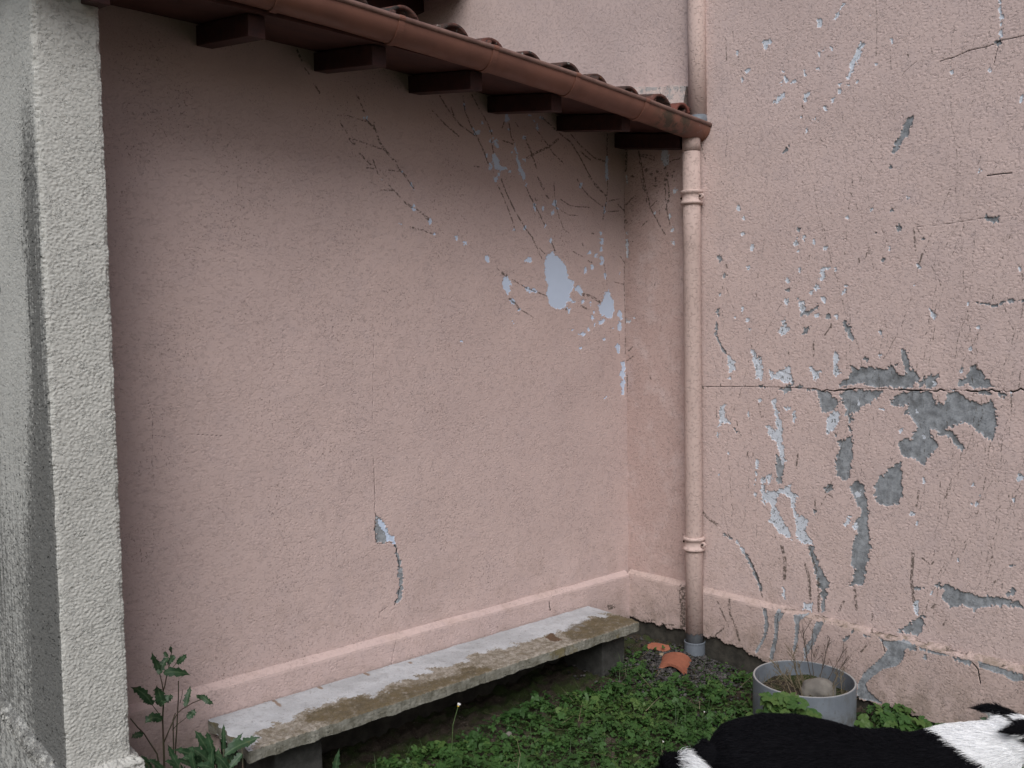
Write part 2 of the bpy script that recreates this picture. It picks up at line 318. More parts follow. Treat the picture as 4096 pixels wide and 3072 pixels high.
M_found = plain('dark_concrete', (0.030, 0.028, 0.024), (0.065, 0.06, 0.05), 18, 0.95, 60, 0.004)
M_wood = plain('red_brown_timber', (0.058, 0.022, 0.019), (0.036, 0.016, 0.016), 22, 0.6, 90, 0.0008)
M_soffit = plain('red_brown_boards', (0.078, 0.030, 0.025), (0.050, 0.020, 0.018), 12, 0.6, 70, 0.0008)
MARKS = {
'A': '''W 0 3.056 1.991 3.011 1.969 2.996 1.923 3.002 1.854 3.017 1.835 3.007 1.789 3.021 1.743 3.046 1.717 3.087 1.712 3.139 1.721 3.147 1.748 3.167 1.758 3.163 1.785 3.192 1.819 3.196 1.846 3.160 1.858 3.147 1.898 3.133 1.938 3.097 1.956
W 0 3.168 1.768 3.200 1.748 3.191 1.739 3.158 1.751
W 0 3.195 1.819 3.235 1.830 3.254 1.800 3.249 1.776 3.225 1.792
W 0 3.143 1.721 3.168 1.714 3.157 1.694
W 0 3.451 1.811 3.417 1.795 3.411 1.764 3.376 1.732 3.373 1.705 3.400 1.677 3.471 1.663 3.489 1.705 3.486 1.761 3.462 1.789
W 0 2.733 1.863 2.762 1.861 2.781 1.836 2.777 1.798 2.764 1.779 2.736 1.801 2.721 1.822 2.732 1.841
W 0 2.858 1.819 2.880 1.821 2.914 1.800 2.936 1.811 2.940 1.794 2.901 1.787 2.871 1.806
W 0 3.535 1.435 3.570 1.435 3.567 1.405 3.565 1.363 3.561 1.305 3.553 1.263 3.535 1.267 3.540 1.299 3.522 1.318 3.544 1.342 3.525 1.371 3.545 1.399
W 0 2.655 1.937 2.652 1.927 2.641 1.925 2.632 1.928 2.625 1.935 2.624 1.946 2.635 1.954 2.648 1.955 2.654 1.946
W 0 2.914 1.939 2.904 1.933 2.892 1.932 2.881 1.935 2.869 1.942 2.877 1.953 2.892 1.958 2.909 1.957 2.914 1.947
W 0 2.474 2.024 2.471 2.018 2.465 2.015 2.460 2.017 2.460 2.025 2.460 2.031 2.464 2.035 2.469 2.035 2.472 2.030
W 0 2.522 2.006 2.520 2.002 2.511 2.001 2.505 2.003 2.504 2.007 2.504 2.011 2.512 2.013 2.520 2.013 2.525 2.010
W 0 2.353 2.032 2.349 2.028 2.343 2.028 2.338 2.030 2.336 2.033 2.337 2.038 2.344 2.039 2.348 2.038 2.354 2.037
W 0 2.329 2.086 2.326 2.079 2.322 2.077 2.316 2.077 2.316 2.086 2.317 2.093 2.321 2.097 2.325 2.099 2.328 2.093
W 0 2.709 2.304 2.703 2.295 2.697 2.290 2.690 2.292 2.691 2.305 2.692 2.314 2.697 2.321 2.703 2.325 2.708 2.316
W 0 2.890 2.294 2.888 2.289 2.886 2.286 2.884 2.289 2.881 2.293 2.882 2.301 2.885 2.307 2.888 2.306 2.891 2.302
W 0 2.949 2.200 2.949 2.187 2.943 2.180 2.938 2.185 2.933 2.192 2.935 2.206 2.938 2.217 2.944 2.216 2.947 2.210
W 0 3.001 2.194 2.998 2.188 2.991 2.184 2.986 2.189 2.985 2.195 2.987 2.200 2.991 2.203 2.999 2.205 3.002 2.200
W 0 3.069 2.183 3.068 2.177 3.057 2.176 3.049 2.178 3.046 2.182 3.048 2.186 3.054 2.190 3.063 2.192 3.068 2.188
W 0 3.083 2.225 3.080 2.214 3.074 2.201 3.068 2.211 3.062 2.217 3.062 2.231 3.068 2.240 3.076 2.248 3.081 2.237
W 0 3.094 2.202 3.090 2.198 3.085 2.195 3.080 2.197 3.075 2.200 3.076 2.206 3.082 2.209 3.088 2.208 3.092 2.206
W 0 3.013 2.107 3.011 2.101 3.007 2.095 3.003 2.101 3.002 2.107 3.000 2.115 3.005 2.120 3.010 2.122 3.013 2.115
W 0 2.885 2.091 2.879 2.086 2.873 2.087 2.870 2.092 2.871 2.097 2.873 2.102 2.879 2.106 2.885 2.103 2.887 2.097
W 0 3.047 2.038 3.045 2.029 3.041 2.027 3.038 2.030 3.037 2.039 3.037 2.048 3.041 2.054 3.044 2.051 3.048 2.047
W 0 3.255 2.324 3.251 2.317 3.244 2.317 3.240 2.324 3.242 2.331 3.244 2.339 3.251 2.337 3.258 2.338 3.259 2.330
W 0 3.430 2.227 3.425 2.212 3.418 2.206 3.413 2.208 3.413 2.221 3.420 2.236 3.426 2.243 3.434 2.253 3.432 2.238
W 0 3.399 2.096 3.396 2.090 3.390 2.090 3.385 2.095 3.386 2.102 3.389 2.109 3.395 2.108 3.400 2.108 3.401 2.101
W 0 3.409 2.048 3.399 2.042 3.390 2.042 3.386 2.052 3.386 2.060 3.388 2.071 3.398 2.074 3.408 2.071 3.410 2.060
W 0 3.406 2.017 3.405 2.007 3.396 2.004 3.390 2.009 3.382 2.013 3.383 2.024 3.392 2.027 3.399 2.031 3.405 2.025
W 0 3.313 1.993 3.307 1.989 3.300 1.988 3.292 1.991 3.295 1.998 3.298 2.003 3.305 2.007 3.313 2.006 3.316 1.999
W 0 3.372 1.983 3.365 1.978 3.356 1.979 3.345 1.979 3.345 1.985 3.347 1.990 3.354 1.994 3.363 1.993 3.371 1.990
W 0 3.417 1.958 3.409 1.947 3.402 1.942 3.393 1.942 3.389 1.955 3.389 1.969 3.396 1.983 3.406 1.983 3.410 1.969
W 0 3.340 1.922 3.334 1.915 3.325 1.911 3.317 1.915 3.316 1.923 3.317 1.929 3.322 1.937 3.331 1.935 3.340 1.931
W 0 3.284 1.893 3.277 1.887 3.269 1.889 3.265 1.898 3.263 1.909 3.270 1.917 3.278 1.922 3.283 1.913 3.288 1.904
W 0 3.430 1.871 3.425 1.865 3.421 1.867 3.415 1.871 3.416 1.883 3.418 1.894 3.424 1.894 3.428 1.890 3.430 1.882
W 0 3.541 1.902 3.539 1.899 3.534 1.900 3.531 1.901 3.531 1.903 3.533 1.906 3.537 1.906 3.541 1.906 3.544 1.904
W 0 2.805 1.747 2.806 1.738 2.803 1.732 2.795 1.734 2.787 1.739 2.776 1.747 2.777 1.757 2.785 1.761 2.796 1.757
W 0 2.837 1.703 2.833 1.700 2.828 1.701 2.825 1.704 2.823 1.709 2.828 1.712 2.833 1.714 2.837 1.710 2.840 1.707
W 0 3.550 1.671 3.546 1.658 3.537 1.653 3.525 1.667 3.513 1.681 3.516 1.696 3.521 1.705 3.532 1.705 3.544 1.689
W 0 3.414 1.645 3.407 1.639 3.393 1.635 3.375 1.637 3.367 1.646 3.375 1.654 3.388 1.659 3.405 1.661 3.413 1.653
W 0 3.541 1.615 3.537 1.603 3.527 1.596 3.516 1.603 3.512 1.619 3.517 1.633 3.525 1.648 3.537 1.642 3.542 1.628
W 0 3.267 1.752 3.263 1.746 3.255 1.743 3.247 1.745 3.243 1.750 3.245 1.754 3.249 1.758 3.255 1.759 3.264 1.758
W 0 3.315 1.734 3.310 1.733 3.305 1.733 3.302 1.737 3.300 1.743 3.305 1.747 3.309 1.751 3.314 1.747 3.316 1.741
W 0 3.341 1.694 3.337 1.691 3.332 1.693 3.329 1.696 3.329 1.699 3.332 1.703 3.336 1.703 3.340 1.701 3.345 1.698
W 0 3.332 1.667 3.328 1.659 3.322 1.655 3.317 1.659 3.314 1.668 3.315 1.679 3.320 1.684 3.326 1.683 3.330 1.677
W 0 3.267 1.579 3.253 1.578 3.241 1.583 3.226 1.589 3.230 1.595 3.242 1.597 3.254 1.596 3.270 1.592 3.269 1.585
W 0 3.302 1.607 3.299 1.603 3.293 1.604 3.289 1.605 3.287 1.608 3.289 1.611 3.292 1.615 3.297 1.612 3.303 1.611
W 0 3.530 1.506 3.529 1.487 3.516 1.480 3.505 1.491 3.497 1.503 3.499 1.520 3.507 1.534 3.519 1.529 3.533 1.524
W 0 3.412 1.554 3.407 1.552 3.401 1.553 3.399 1.557 3.397 1.561 3.401 1.564 3.407 1.564 3.411 1.561 3.414 1.558
W 0 3.240 1.513 3.236 1.511 3.230 1.511 3.227 1.514 3.229 1.517 3.230 1.520 3.235 1.520 3.241 1.520 3.242 1.516
W 0 3.419 1.258 3.415 1.254 3.411 1.254 3.405 1.255 3.403 1.260 3.404 1.265 3.409 1.268 3.414 1.267 3.418 1.264
W 0 2.803 1.643 2.800 1.641 2.795 1.641 2.792 1.643 2.789 1.645 2.792 1.647 2.796 1.648 2.800 1.648 2.802 1.645
W 0 2.491 1.562 2.491 1.560 2.487 1.558 2.483 1.560 2.482 1.562 2.480 1.565 2.484 1.567 2.489 1.566 2.491 1.564
W 0 3.183 1.607 3.180 1.605 3.177 1.606 3.173 1.607 3.175 1.609 3.175 1.611 3.179 1.611 3.182 1.611 3.185 1.609
W 0 3.345 1.629 3.341 1.628 3.337 1.627 3.334 1.629 3.334 1.633 3.336 1.636 3.339 1.639 3.343 1.637 3.346 1.633
W 0 3.482 1.614 3.479 1.612 3.475 1.611 3.471 1.613 3.470 1.615 3.471 1.617 3.473 1.619 3.478 1.619 3.480 1.616
W 0 3.387 1.397 3.385 1.396 3.381 1.396 3.379 1.397 3.378 1.399 3.380 1.401 3.383 1.401 3.385 1.400 3.387 1.399
W 0 2.815 2.082 2.811 2.078 2.809 2.074 2.806 2.078 2.803 2.082 2.805 2.087 2.808 2.090 2.811 2.091 2.814 2.089
D .0033 2.706 2.288 2.738 2.235 2.769 2.179 2.793 2.133 2.813 2.078
D .0041 2.731 2.309 2.755 2.261 2.795 2.196 2.836 2.142 2.877 2.094 2.920 2.052 2.954 1.996 2.979 1.955
D .0037 2.886 2.286 2.907 2.249 2.949 2.195 2.983 2.146 3.005 2.115
D .0034 3.068 2.322 3.071 2.270 3.079 2.222 3.101 2.154
D .0046 3.048 2.033 3.066 1.994
D .0026 2.961 2.338 2.986 2.295 3.030 2.247
D .0027 3.112 2.247 3.167 2.225 3.223 2.220 3.310 2.223
D .0023 3.102 2.197 3.166 2.175 3.223 2.176
D .0031 3.226 2.357 3.254 2.319 3.301 2.283 3.360 2.254 3.409 2.234
D .0028 3.303 2.378 3.361 2.342 3.430 2.294
D .0032 3.447 2.378 3.441 2.309 3.435 2.260 3.408 2.168
D .0028 3.455 2.268 3.537 2.285
D .0028 3.439 2.211 3.531 2.222
D .0019 3.110 2.145 3.127 2.103 3.169 2.086
D .0037 3.522 2.256 3.573 2.225
D .0029 3.494 1.853 3.562 1.844
D .0029 3.538 1.988 3.567 1.960
D .0066 2.729 1.876 2.754 1.867
D .0030 2.787 1.849 2.829 1.831 2.871 1.813 2.940 1.794 3.011 1.773
D .0072 3.254 1.786 3.302 1.780 3.341 1.767 3.381 1.750
D .0047 3.243 1.728 3.281 1.715
D .0051 2.768 1.760 2.801 1.741 2.834 1.710
D .0030 2.834 1.710 2.920 1.671
D .0024 3.414 1.941 3.438 1.851
D .0047 3.296 1.954 3.320 1.948
D .0031 3.191 1.997 3.257 1.973
D .0024 3.522 1.599 3.526 1.542
D .0041 2.297 2.105 2.315 2.095
D .0055 3.258 2.040 3.263 2.030
D .0040 3.327 2.095 3.347 2.093
D .0030 2.967 2.003 2.998 1.978
D .0060 2.946 2.237 2.954 2.228
D .0034 3.012 2.259 3.034 2.244
D .0054 3.120 1.714 3.143 1.711
D .0029 2.697 1.897 2.709 1.888
D .0029 3.570 1.961 3.567 1.847 3.570 1.705 3.571 1.563 3.570 1.463
D .0057 3.577 2.320 3.575 2.229 3.576 2.130
W 0 2.562 2.522 2.589 2.511 2.612 2.511 2.607 2.496 2.579 2.491
W 0 2.685 2.492 2.709 2.488 2.722 2.454 2.710 2.449 2.691 2.471
W 0 2.693 2.425 2.714 2.402 2.725 2.371 2.763 2.368 2.773 2.357 2.734 2.348 2.701 2.350 2.681 2.384 2.682 2.409
W 0 2.816 2.483 2.829 2.459 2.837 2.416 2.856 2.374 2.881 2.343 2.887 2.322 2.865 2.317 2.843 2.350 2.832 2.386 2.825 2.425 2.816 2.461
W 0 3.436 2.494 3.450 2.496 3.452 2.380 3.434 2.370 3.429 2.410
W 0 2.653 2.399 2.648 2.393 2.644 2.394 2.640 2.398 2.639 2.406 2.640 2.417 2.646 2.417 2.650 2.416 2.654 2.410
W 0 2.681 2.358 2.675 2.348 2.669 2.340 2.661 2.342 2.655 2.351 2.660 2.363 2.663 2.376 2.671 2.373 2.678 2.370
W 0 2.627 2.353 2.623 2.351 2.618 2.349 2.613 2.349 2.609 2.350 2.609 2.353 2.612 2.356 2.619 2.357 2.623 2.356
W 0 2.792 2.348 2.788 2.345 2.782 2.344 2.778 2.347 2.779 2.352 2.783 2.357 2.788 2.356 2.794 2.356 2.795 2.352
W 0 2.708 2.301 2.702 2.297 2.697 2.296 2.694 2.300 2.692 2.308 2.694 2.317 2.700 2.321 2.705 2.318 2.709 2.312
W 0 2.724 2.321 2.720 2.319 2.717 2.319 2.715 2.323 2.715 2.329 2.716 2.336 2.720 2.336 2.724 2.336 2.724 2.329
W 0 2.808 2.436 2.805 2.431 2.801 2.431 2.798 2.432 2.795 2.436 2.798 2.441 2.801 2.443 2.804 2.443 2.808 2.442
W 0 2.887 2.410 2.880 2.407 2.874 2.407 2.869 2.409 2.866 2.413 2.871 2.417 2.877 2.419 2.883 2.419 2.886 2.415
W 0 2.889 2.519 2.884 2.515 2.879 2.513 2.872 2.512 2.869 2.518 2.872 2.524 2.877 2.527 2.883 2.528 2.889 2.525
W 0 2.677 2.468 2.673 2.463 2.667 2.464 2.665 2.469 2.663 2.474 2.667 2.479 2.672 2.481 2.677 2.479 2.676 2.474
W 0 2.532 2.602 2.528 2.593 2.525 2.591 2.523 2.595 2.522 2.608 2.523 2.623 2.526 2.631 2.530 2.632 2.531 2.618
W 0 2.787 2.591 2.781 2.580 2.772 2.572 2.762 2.577 2.762 2.590 2.763 2.601 2.770 2.610 2.779 2.611 2.785 2.602
W 0 2.635 2.550 2.632 2.547 2.629 2.548 2.625 2.549 2.626 2.553 2.627 2.557 2.631 2.557 2.635 2.557 2.637 2.554
W 0 2.680 2.521 2.679 2.517 2.674 2.516 2.670 2.514 2.668 2.518 2.669 2.522 2.671 2.525 2.675 2.526 2.677 2.524
W 0 2.953 2.599 2.949 2.595 2.946 2.593 2.942 2.596 2.940 2.599 2.941 2.605 2.945 2.609 2.949 2.607 2.952 2.604
W 0 2.974 2.577 2.973 2.567 2.967 2.561 2.963 2.566 2.960 2.571 2.961 2.579 2.963 2.586 2.968 2.591 2.971 2.584
W 0 3.009 2.624 3.000 2.619 2.990 2.620 2.980 2.621 2.979 2.626 2.985 2.632 2.996 2.632 3.003 2.632 3.008 2.629
W 0 2.234 2.232 2.231 2.229 2.227 2.225 2.223 2.228 2.222 2.235 2.224 2.241 2.228 2.244 2.232 2.244 2.234 2.238
W 0 2.248 2.134 2.245 2.129 2.239 2.124 2.234 2.129 2.232 2.135 2.234 2.141 2.239 2.146 2.244 2.144 2.250 2.141
W 0 2.330 2.089 2.325 2.083 2.321 2.077 2.315 2.079 2.312 2.085 2.313 2.092 2.316 2.097 2.322 2.100 2.326 2.096
W 0 2.353 2.031 2.350 2.028 2.345 2.028 2.340 2.029 2.337 2.033 2.340 2.037 2.345 2.039 2.351 2.038 2.353 2.035
W 0 2.473 2.021 2.468 2.017 2.463 2.017 2.461 2.023 2.461 2.028 2.464 2.032 2.468 2.033 2.472 2.031 2.473 2.026
W 0 2.521 2.007 2.518 2.004 2.513 2.002 2.507 2.002 2.505 2.006 2.504 2.010 2.509 2.013 2.515 2.012 2.522 2.011
W 0 2.925 2.627 2.925 2.623 2.917 2.623 2.912 2.623 2.906 2.623 2.910 2.627 2.913 2.630 2.920 2.631 2.924 2.629
W 0 2.792 2.540 2.789 2.535 2.786 2.534 2.784 2.534 2.781 2.539 2.783 2.544 2.785 2.547 2.789 2.550 2.790 2.545
D .0036 2.390 2.635 2.431 2.583 2.499 2.524 2.579 2.489
D .0041 2.520 2.652 2.528 2.591 2.553 2.538 2.597 2.481 2.632 2.422 2.659 2.368
D .0037 2.570 2.666 2.610 2.609 2.654 2.559 2.681 2.506
D .0032 2.391 2.530 2.438 2.502 2.489 2.474
D .0037 2.676 2.484 2.688 2.428
D .0034 2.787 2.570 2.796 2.513 2.814 2.486
D .0047 2.884 2.517 2.923 2.448 2.952 2.384
D .0057 2.892 2.422 2.964 2.460 3.037 2.491 3.101 2.537
D .0035 2.966 2.557 3.027 2.505 3.068 2.464 3.142 2.423
D .0045 2.998 2.628 3.060 2.592 3.188 2.532 3.241 2.476 3.296 2.404 3.352 2.338 3.433 2.290
D .0041 3.188 2.571 3.264 2.518 3.354 2.473 3.435 2.466
D .0046 3.253 2.493 3.320 2.462
D .0034 2.747 2.485 2.805 2.478
D .0037 2.576 2.352 2.603 2.351
D .0034 2.758 2.573 2.743 2.542
D .0047 3.449 2.604 3.445 2.499
D .0030 2.826 2.579 2.841 2.563
D .0035 2.186 2.162 2.226 2.141
D .0036 2.259 2.130 2.316 2.101
D .0035 2.216 2.057 2.281 2.047 2.339 2.035
D .0023 2.174 2.289 2.205 2.273
D .0031 2.961 2.340 3.002 2.291
D .0032 2.449 2.593 2.473 2.541
D .0024 2.345 2.564 2.395 2.530
D .0043 1.780 2.586 1.803 2.556
D .0037 1.972 2.574 2.007 2.503
D .0049 2.014 2.478 2.058 2.446 2.076 2.396 2.110 2.361 2.156 2.321
D .0029 1.895 2.449 1.923 2.415
D .0066 1.937 2.392 1.955 2.378
D .0030 1.952 2.394 2.019 2.383 2.102 2.367
D .0037 1.980 2.340 2.031 2.301
D .0030 2.043 2.321 2.064 2.265
D .0030 2.012 2.286 2.046 2.286
D .0031 2.156 2.314 2.202 2.266 2.241 2.223
D .0027 2.119 2.287 2.179 2.287
D .0027 2.074 2.201 2.137 2.204
D .0038 2.114 2.228 2.168 2.180
D .0039 2.183 2.165 2.231 2.142
D .0035 2.255 2.134 2.298 2.110
D .0035 2.216 2.057 2.296 2.045
D .0019 1.925 2.485 2.014 2.472
D .0042 1.709 2.707 1.728 2.668
D .0028 1.741 2.640 1.761 2.620
D .0037 2.052 2.477 2.051 2.458
W 0 2.023 2.486 2.027 2.478 2.022 2.474 2.017 2.473 2.013 2.479 2.009 2.488 2.012 2.493 2.016 2.496 2.021 2.495
W 0 2.080 2.251 2.080 2.247 2.076 2.244 2.073 2.245 2.070 2.247 2.071 2.252 2.073 2.256 2.077 2.256 2.079 2.254
W 0 2.248 2.134 2.243 2.129 2.238 2.126 2.233 2.129 2.229 2.134 2.230 2.142 2.236 2.147 2.244 2.147 2.248 2.140
W 0 2.240 2.225 2.236 2.223 2.231 2.221 2.229 2.225 2.226 2.228 2.228 2.232 2.233 2.234 2.238 2.233 2.240 2.229
W 0 2.186 2.286 2.184 2.282 2.182 2.282 2.180 2.283 2.179 2.286 2.180 2.290 2.182 2.292 2.184 2.291 2.186 2.290
W 0 2.170 2.064 2.167 2.063 2.165 2.063 2.163 2.063 2.161 2.065 2.163 2.067 2.166 2.068 2.168 2.067 2.170 2.066
K .0010 2.006 1.095 2.010 1.032 2.010 0.965 2.011 0.907 2.004 0.873 2.009 0.850
K .0006 2.026 1.611 2.015 1.434 2.006 1.226 2.006 1.090
K .0007 1.107 1.262 1.155 1.251 1.255 1.252 1.358 1.237
K .0006 1.093 1.393 1.109 1.327 1.099 1.148 1.107 1.065
G 0 2.010 0.843 2.027 0.834 2.050 0.812 2.062 0.779 2.069 0.760 2.063 0.729 2.047 0.720 2.011 0.729 2.002 0.784
W 0 2.019 0.835 2.045 0.818 2.060 0.788 2.062 0.761 2.103 0.736 2.103 0.710 2.087 0.716 2.063 0.733 2.054 0.762 2.029 0.797
K .0022 2.005 0.824 2.005 0.774 2.008 0.731
K .0018 2.009 0.852 2.012 0.840
K .0011 2.011 0.726 2.047 0.718 2.074 0.722 2.087 0.714
G 0 2.100 0.707 2.115 0.688 2.117 0.663 2.130 0.631 2.135 0.593 2.139 0.533 2.128 0.475 2.119 0.454 2.089 0.444 2.104 0.475 2.115 0.519 2.117 0.551 2.113 0.584 2.116 0.620 2.106 0.658 2.107 0.685
K .0020 2.102 0.704 2.112 0.684 2.110 0.657 2.122 0.628 2.124 0.595
K .0018 2.127 0.521 2.118 0.500 2.112 0.474 2.092 0.446
K .0009 2.055 0.445 2.018 0.430 2.014 0.404
D 0 2.017 0.411 2.015 0.410 2.014 0.408 2.011 0.409 2.010 0.412 2.010 0.416 2.012 0.417 2.014 0.416 2.016 0.414''',
'C': '''W 0 2.877 2.281 2.883 2.275 2.892 2.273 2.902 2.276 2.906 2.284 2.905 2.292 2.897 2.297 2.886 2.295 2.879 2.288
W 0 2.919 2.163 2.922 2.155 2.928 2.152 2.934 2.157 2.936 2.167 2.934 2.176 2.929 2.179 2.923 2.179 2.921 2.171
W 0 2.905 2.095 2.908 2.092 2.913 2.088 2.917 2.093 2.917 2.100 2.914 2.104 2.911 2.109 2.906 2.106 2.905 2.100
W 0 2.894 2.030 2.901 2.027 2.909 2.029 2.913 2.035 2.914 2.040 2.912 2.046 2.904 2.049 2.897 2.045 2.895 2.038
W 0 3.022 2.185 3.024 2.180 3.028 2.182 3.030 2.187 3.031 2.192 3.030 2.198 3.026 2.197 3.023 2.195 3.020 2.190
W 0 3.208 2.109 3.211 2.103 3.215 2.100 3.219 2.103 3.219 2.111 3.219 2.118 3.215 2.120 3.212 2.120 3.210 2.115
W 0 3.165 1.665 3.169 1.663 3.175 1.663 3.177 1.665 3.177 1.668 3.175 1.670 3.170 1.671 3.166 1.670 3.165 1.667
W 0 3.193 1.643 3.203 1.639 3.218 1.640 3.227 1.645 3.230 1.651 3.221 1.655 3.208 1.655 3.194 1.654 3.187 1.648
W 0 3.220 2.075 3.201 2.073 3.204 1.981 3.217 1.980
D .0036 3.215 2.256 3.154 2.294
D .0040 3.107 2.374 3.071 2.287 3.054 2.223 3.010 2.157 2.958 2.078
D .0035 3.054 2.223 3.009 2.252
D .0032 3.109 2.136 3.073 2.157
D .0039 2.947 2.359 2.952 2.272 2.940 2.170 2.923 2.115
D .0032 3.203 2.065 3.171 2.062
D .0037 3.211 1.491 3.182 1.513
D .0033 3.221 1.441 3.178 1.466
D .0058 3.222 1.362 3.225 1.276
D .0024 3.032 1.817 3.022 1.844
D .0048 3.059 1.359 3.055 1.345
W 0 2.974 2.510 2.939 2.504 2.929 2.452 2.935 2.422 2.960 2.414 2.980 2.452
W 0 3.205 2.388 3.207 2.377 3.209 2.370 3.213 2.371 3.215 2.385 3.215 2.400 3.212 2.407 3.208 2.409 3.206 2.399
D 0 3.216 2.623 3.114 2.605 3.120 2.542 3.168 2.546 3.201 2.539 3.207 2.430 3.222 2.424
D .0051 3.136 2.540 3.115 2.473 3.090 2.349 3.055 2.241
D .0041 2.950 2.385 2.931 2.312 2.931 2.250
D .0037 3.115 2.493 3.031 2.460
D 0 3.065 2.409 3.072 2.407 3.081 2.406 3.090 2.411 3.094 2.418 3.086 2.422 3.078 2.426 3.067 2.422 3.065 2.415
D 0 3.033 2.384 3.040 2.380 3.050 2.382 3.055 2.388 3.057 2.394 3.053 2.400 3.045 2.401 3.038 2.396 3.031 2.391
D 0 2.996 2.393 3.000 2.389 3.007 2.391 3.015 2.393 3.015 2.398 3.015 2.403 3.007 2.404 2.998 2.403 2.992 2.398
D 0 3.007 2.357 3.010 2.349 3.015 2.347 3.021 2.347 3.021 2.359 3.022 2.368 3.018 2.375 3.013 2.372 3.009 2.367
D 0 3.003 2.324 3.011 2.320 3.022 2.324 3.034 2.328 3.035 2.336 3.024 2.338 3.014 2.341 3.005 2.335 3.003 2.329
D 0 2.939 2.403 2.944 2.399 2.951 2.398 2.958 2.402 2.962 2.406 2.961 2.410 2.956 2.413 2.947 2.413 2.942 2.408
D 0 2.930 2.367 2.933 2.359 2.938 2.356 2.943 2.361 2.944 2.371 2.942 2.380 2.939 2.384 2.935 2.386 2.931 2.378
D 0 2.936 2.337 2.945 2.333 2.953 2.336 2.961 2.344 2.957 2.357 2.954 2.366 2.946 2.369 2.938 2.363 2.935 2.351
D 0 2.886 2.379 2.889 2.378 2.894 2.378 2.899 2.379 2.903 2.381 2.904 2.383 2.898 2.384 2.893 2.383 2.887 2.381
D 0 2.903 2.355 2.905 2.351 2.908 2.350 2.911 2.354 2.910 2.362 2.910 2.369 2.907 2.369 2.903 2.370 2.903 2.362
D 0 2.892 2.333 2.894 2.331 2.897 2.332 2.901 2.334 2.901 2.339 2.898 2.341 2.895 2.341 2.891 2.341 2.890 2.336
D 0 3.086 2.433 3.089 2.430 3.095 2.429 3.101 2.432 3.103 2.437 3.102 2.442 3.097 2.445 3.090 2.443 3.085 2.438
D 0 2.953 2.309 2.956 2.303 2.961 2.301 2.962 2.316 2.963 2.331 2.960 2.338 2.956 2.345 2.953 2.337 2.951 2.323
D 0 2.922 2.280 2.923 2.261 2.926 2.262 2.929 2.259 2.930 2.275 2.931 2.293 2.929 2.309 2.926 2.300 2.923 2.296
D 0 2.928 2.235 2.932 2.228 2.938 2.232 2.941 2.235 2.944 2.243 2.943 2.252 2.938 2.256 2.933 2.253 2.928 2.246
D 0 2.943 2.191 2.947 2.187 2.951 2.190 2.955 2.194 2.956 2.202 2.954 2.209 2.949 2.208 2.945 2.204 2.943 2.199
D 0 3.094 2.337 3.097 2.328 3.101 2.318 3.105 2.326 3.107 2.339 3.105 2.352 3.103 2.364 3.098 2.358 3.093 2.354
D 0 3.083 2.314 3.087 2.310 3.091 2.307 3.096 2.309 3.098 2.317 3.096 2.324 3.093 2.330 3.089 2.326 3.084 2.323
D 0 3.003 2.288 3.005 2.285 3.007 2.284 3.010 2.287 3.011 2.292 3.010 2.297 3.007 2.300 3.004 2.299 3.002 2.294
D 0 3.019 2.463 3.021 2.455 3.025 2.451 3.027 2.458 3.029 2.466 3.029 2.475 3.026 2.479 3.022 2.478 3.020 2.473
D 0 3.103 2.453 3.109 2.449 3.115 2.449 3.122 2.451 3.125 2.459 3.124 2.467 3.117 2.472 3.110 2.467 3.106 2.462
D 0 3.072 2.257 3.074 2.252 3.078 2.252 3.081 2.256 3.082 2.264 3.080 2.272 3.076 2.275 3.073 2.272 3.072 2.264
D 0 2.990 2.188 2.992 2.182 2.995 2.180 2.996 2.193 2.996 2.206 2.995 2.219 2.992 2.218 2.990 2.213 2.989 2.200
D 0 3.151 2.260 3.154 2.258 3.158 2.259 3.160 2.261 3.160 2.264 3.158 2.265 3.154 2.266 3.151 2.264 3.149 2.262
D 0 3.158 2.393 3.163 2.390 3.174 2.391 3.181 2.395 3.188 2.400 3.183 2.403 3.175 2.406 3.166 2.401 3.157 2.398
D 0 3.206 2.166 3.211 2.159 3.222 2.158 3.232 2.163 3.240 2.171 3.233 2.177 3.227 2.184 3.216 2.180 3.207 2.175
D .0031 3.114 2.500 3.034 2.480
D .0030 2.923 2.433 2.894 2.439 2.861 2.438 2.847 2.454
D .0020 3.120 2.390 3.106 2.350 3.091 2.310
D .0020 3.218 2.260 3.152 2.295
W 0 2.130 2.915 2.093 2.909 2.102 2.871 2.111 2.871
W 0 1.995 2.945 2.011 2.914 2.035 2.887 2.041 2.892 2.021 2.922 2.005 2.945
W 0 1.920 2.768 1.895 2.753 1.917 2.735 1.926 2.701 1.955 2.660 1.974 2.626 1.983 2.631 1.965 2.687 1.952 2.719 1.933 2.750
W 0 2.399 2.884 2.349 2.891 2.342 2.870 2.380 2.850 2.387 2.868
W 0 2.342 2.597 2.312 2.626 2.279 2.632 2.279 2.616 2.312 2.598
W 0 2.185 2.613 2.153 2.612 2.167 2.597 2.171 2.572 2.180 2.577
W 0 2.517 2.863 2.518 2.857 2.521 2.853 2.525 2.858 2.529 2.864 2.526 2.870 2.524 2.877 2.520 2.878 2.516 2.871
W 0 2.468 2.758 2.478 2.756 2.481 2.765 2.483 2.773 2.477 2.781 2.469 2.786 2.461 2.786 2.457 2.777 2.462 2.768
W 0 2.276 2.734 2.277 2.730 2.281 2.728 2.284 2.732 2.286 2.736 2.285 2.739 2.284 2.743 2.280 2.740 2.276 2.738
W 0 2.175 2.695 2.178 2.690 2.183 2.694 2.188 2.698 2.188 2.705 2.184 2.709 2.179 2.712 2.174 2.707 2.170 2.700
W 0 2.105 2.757 2.108 2.752 2.112 2.755 2.114 2.759 2.117 2.766 2.115 2.772 2.111 2.776 2.107 2.773 2.106 2.765
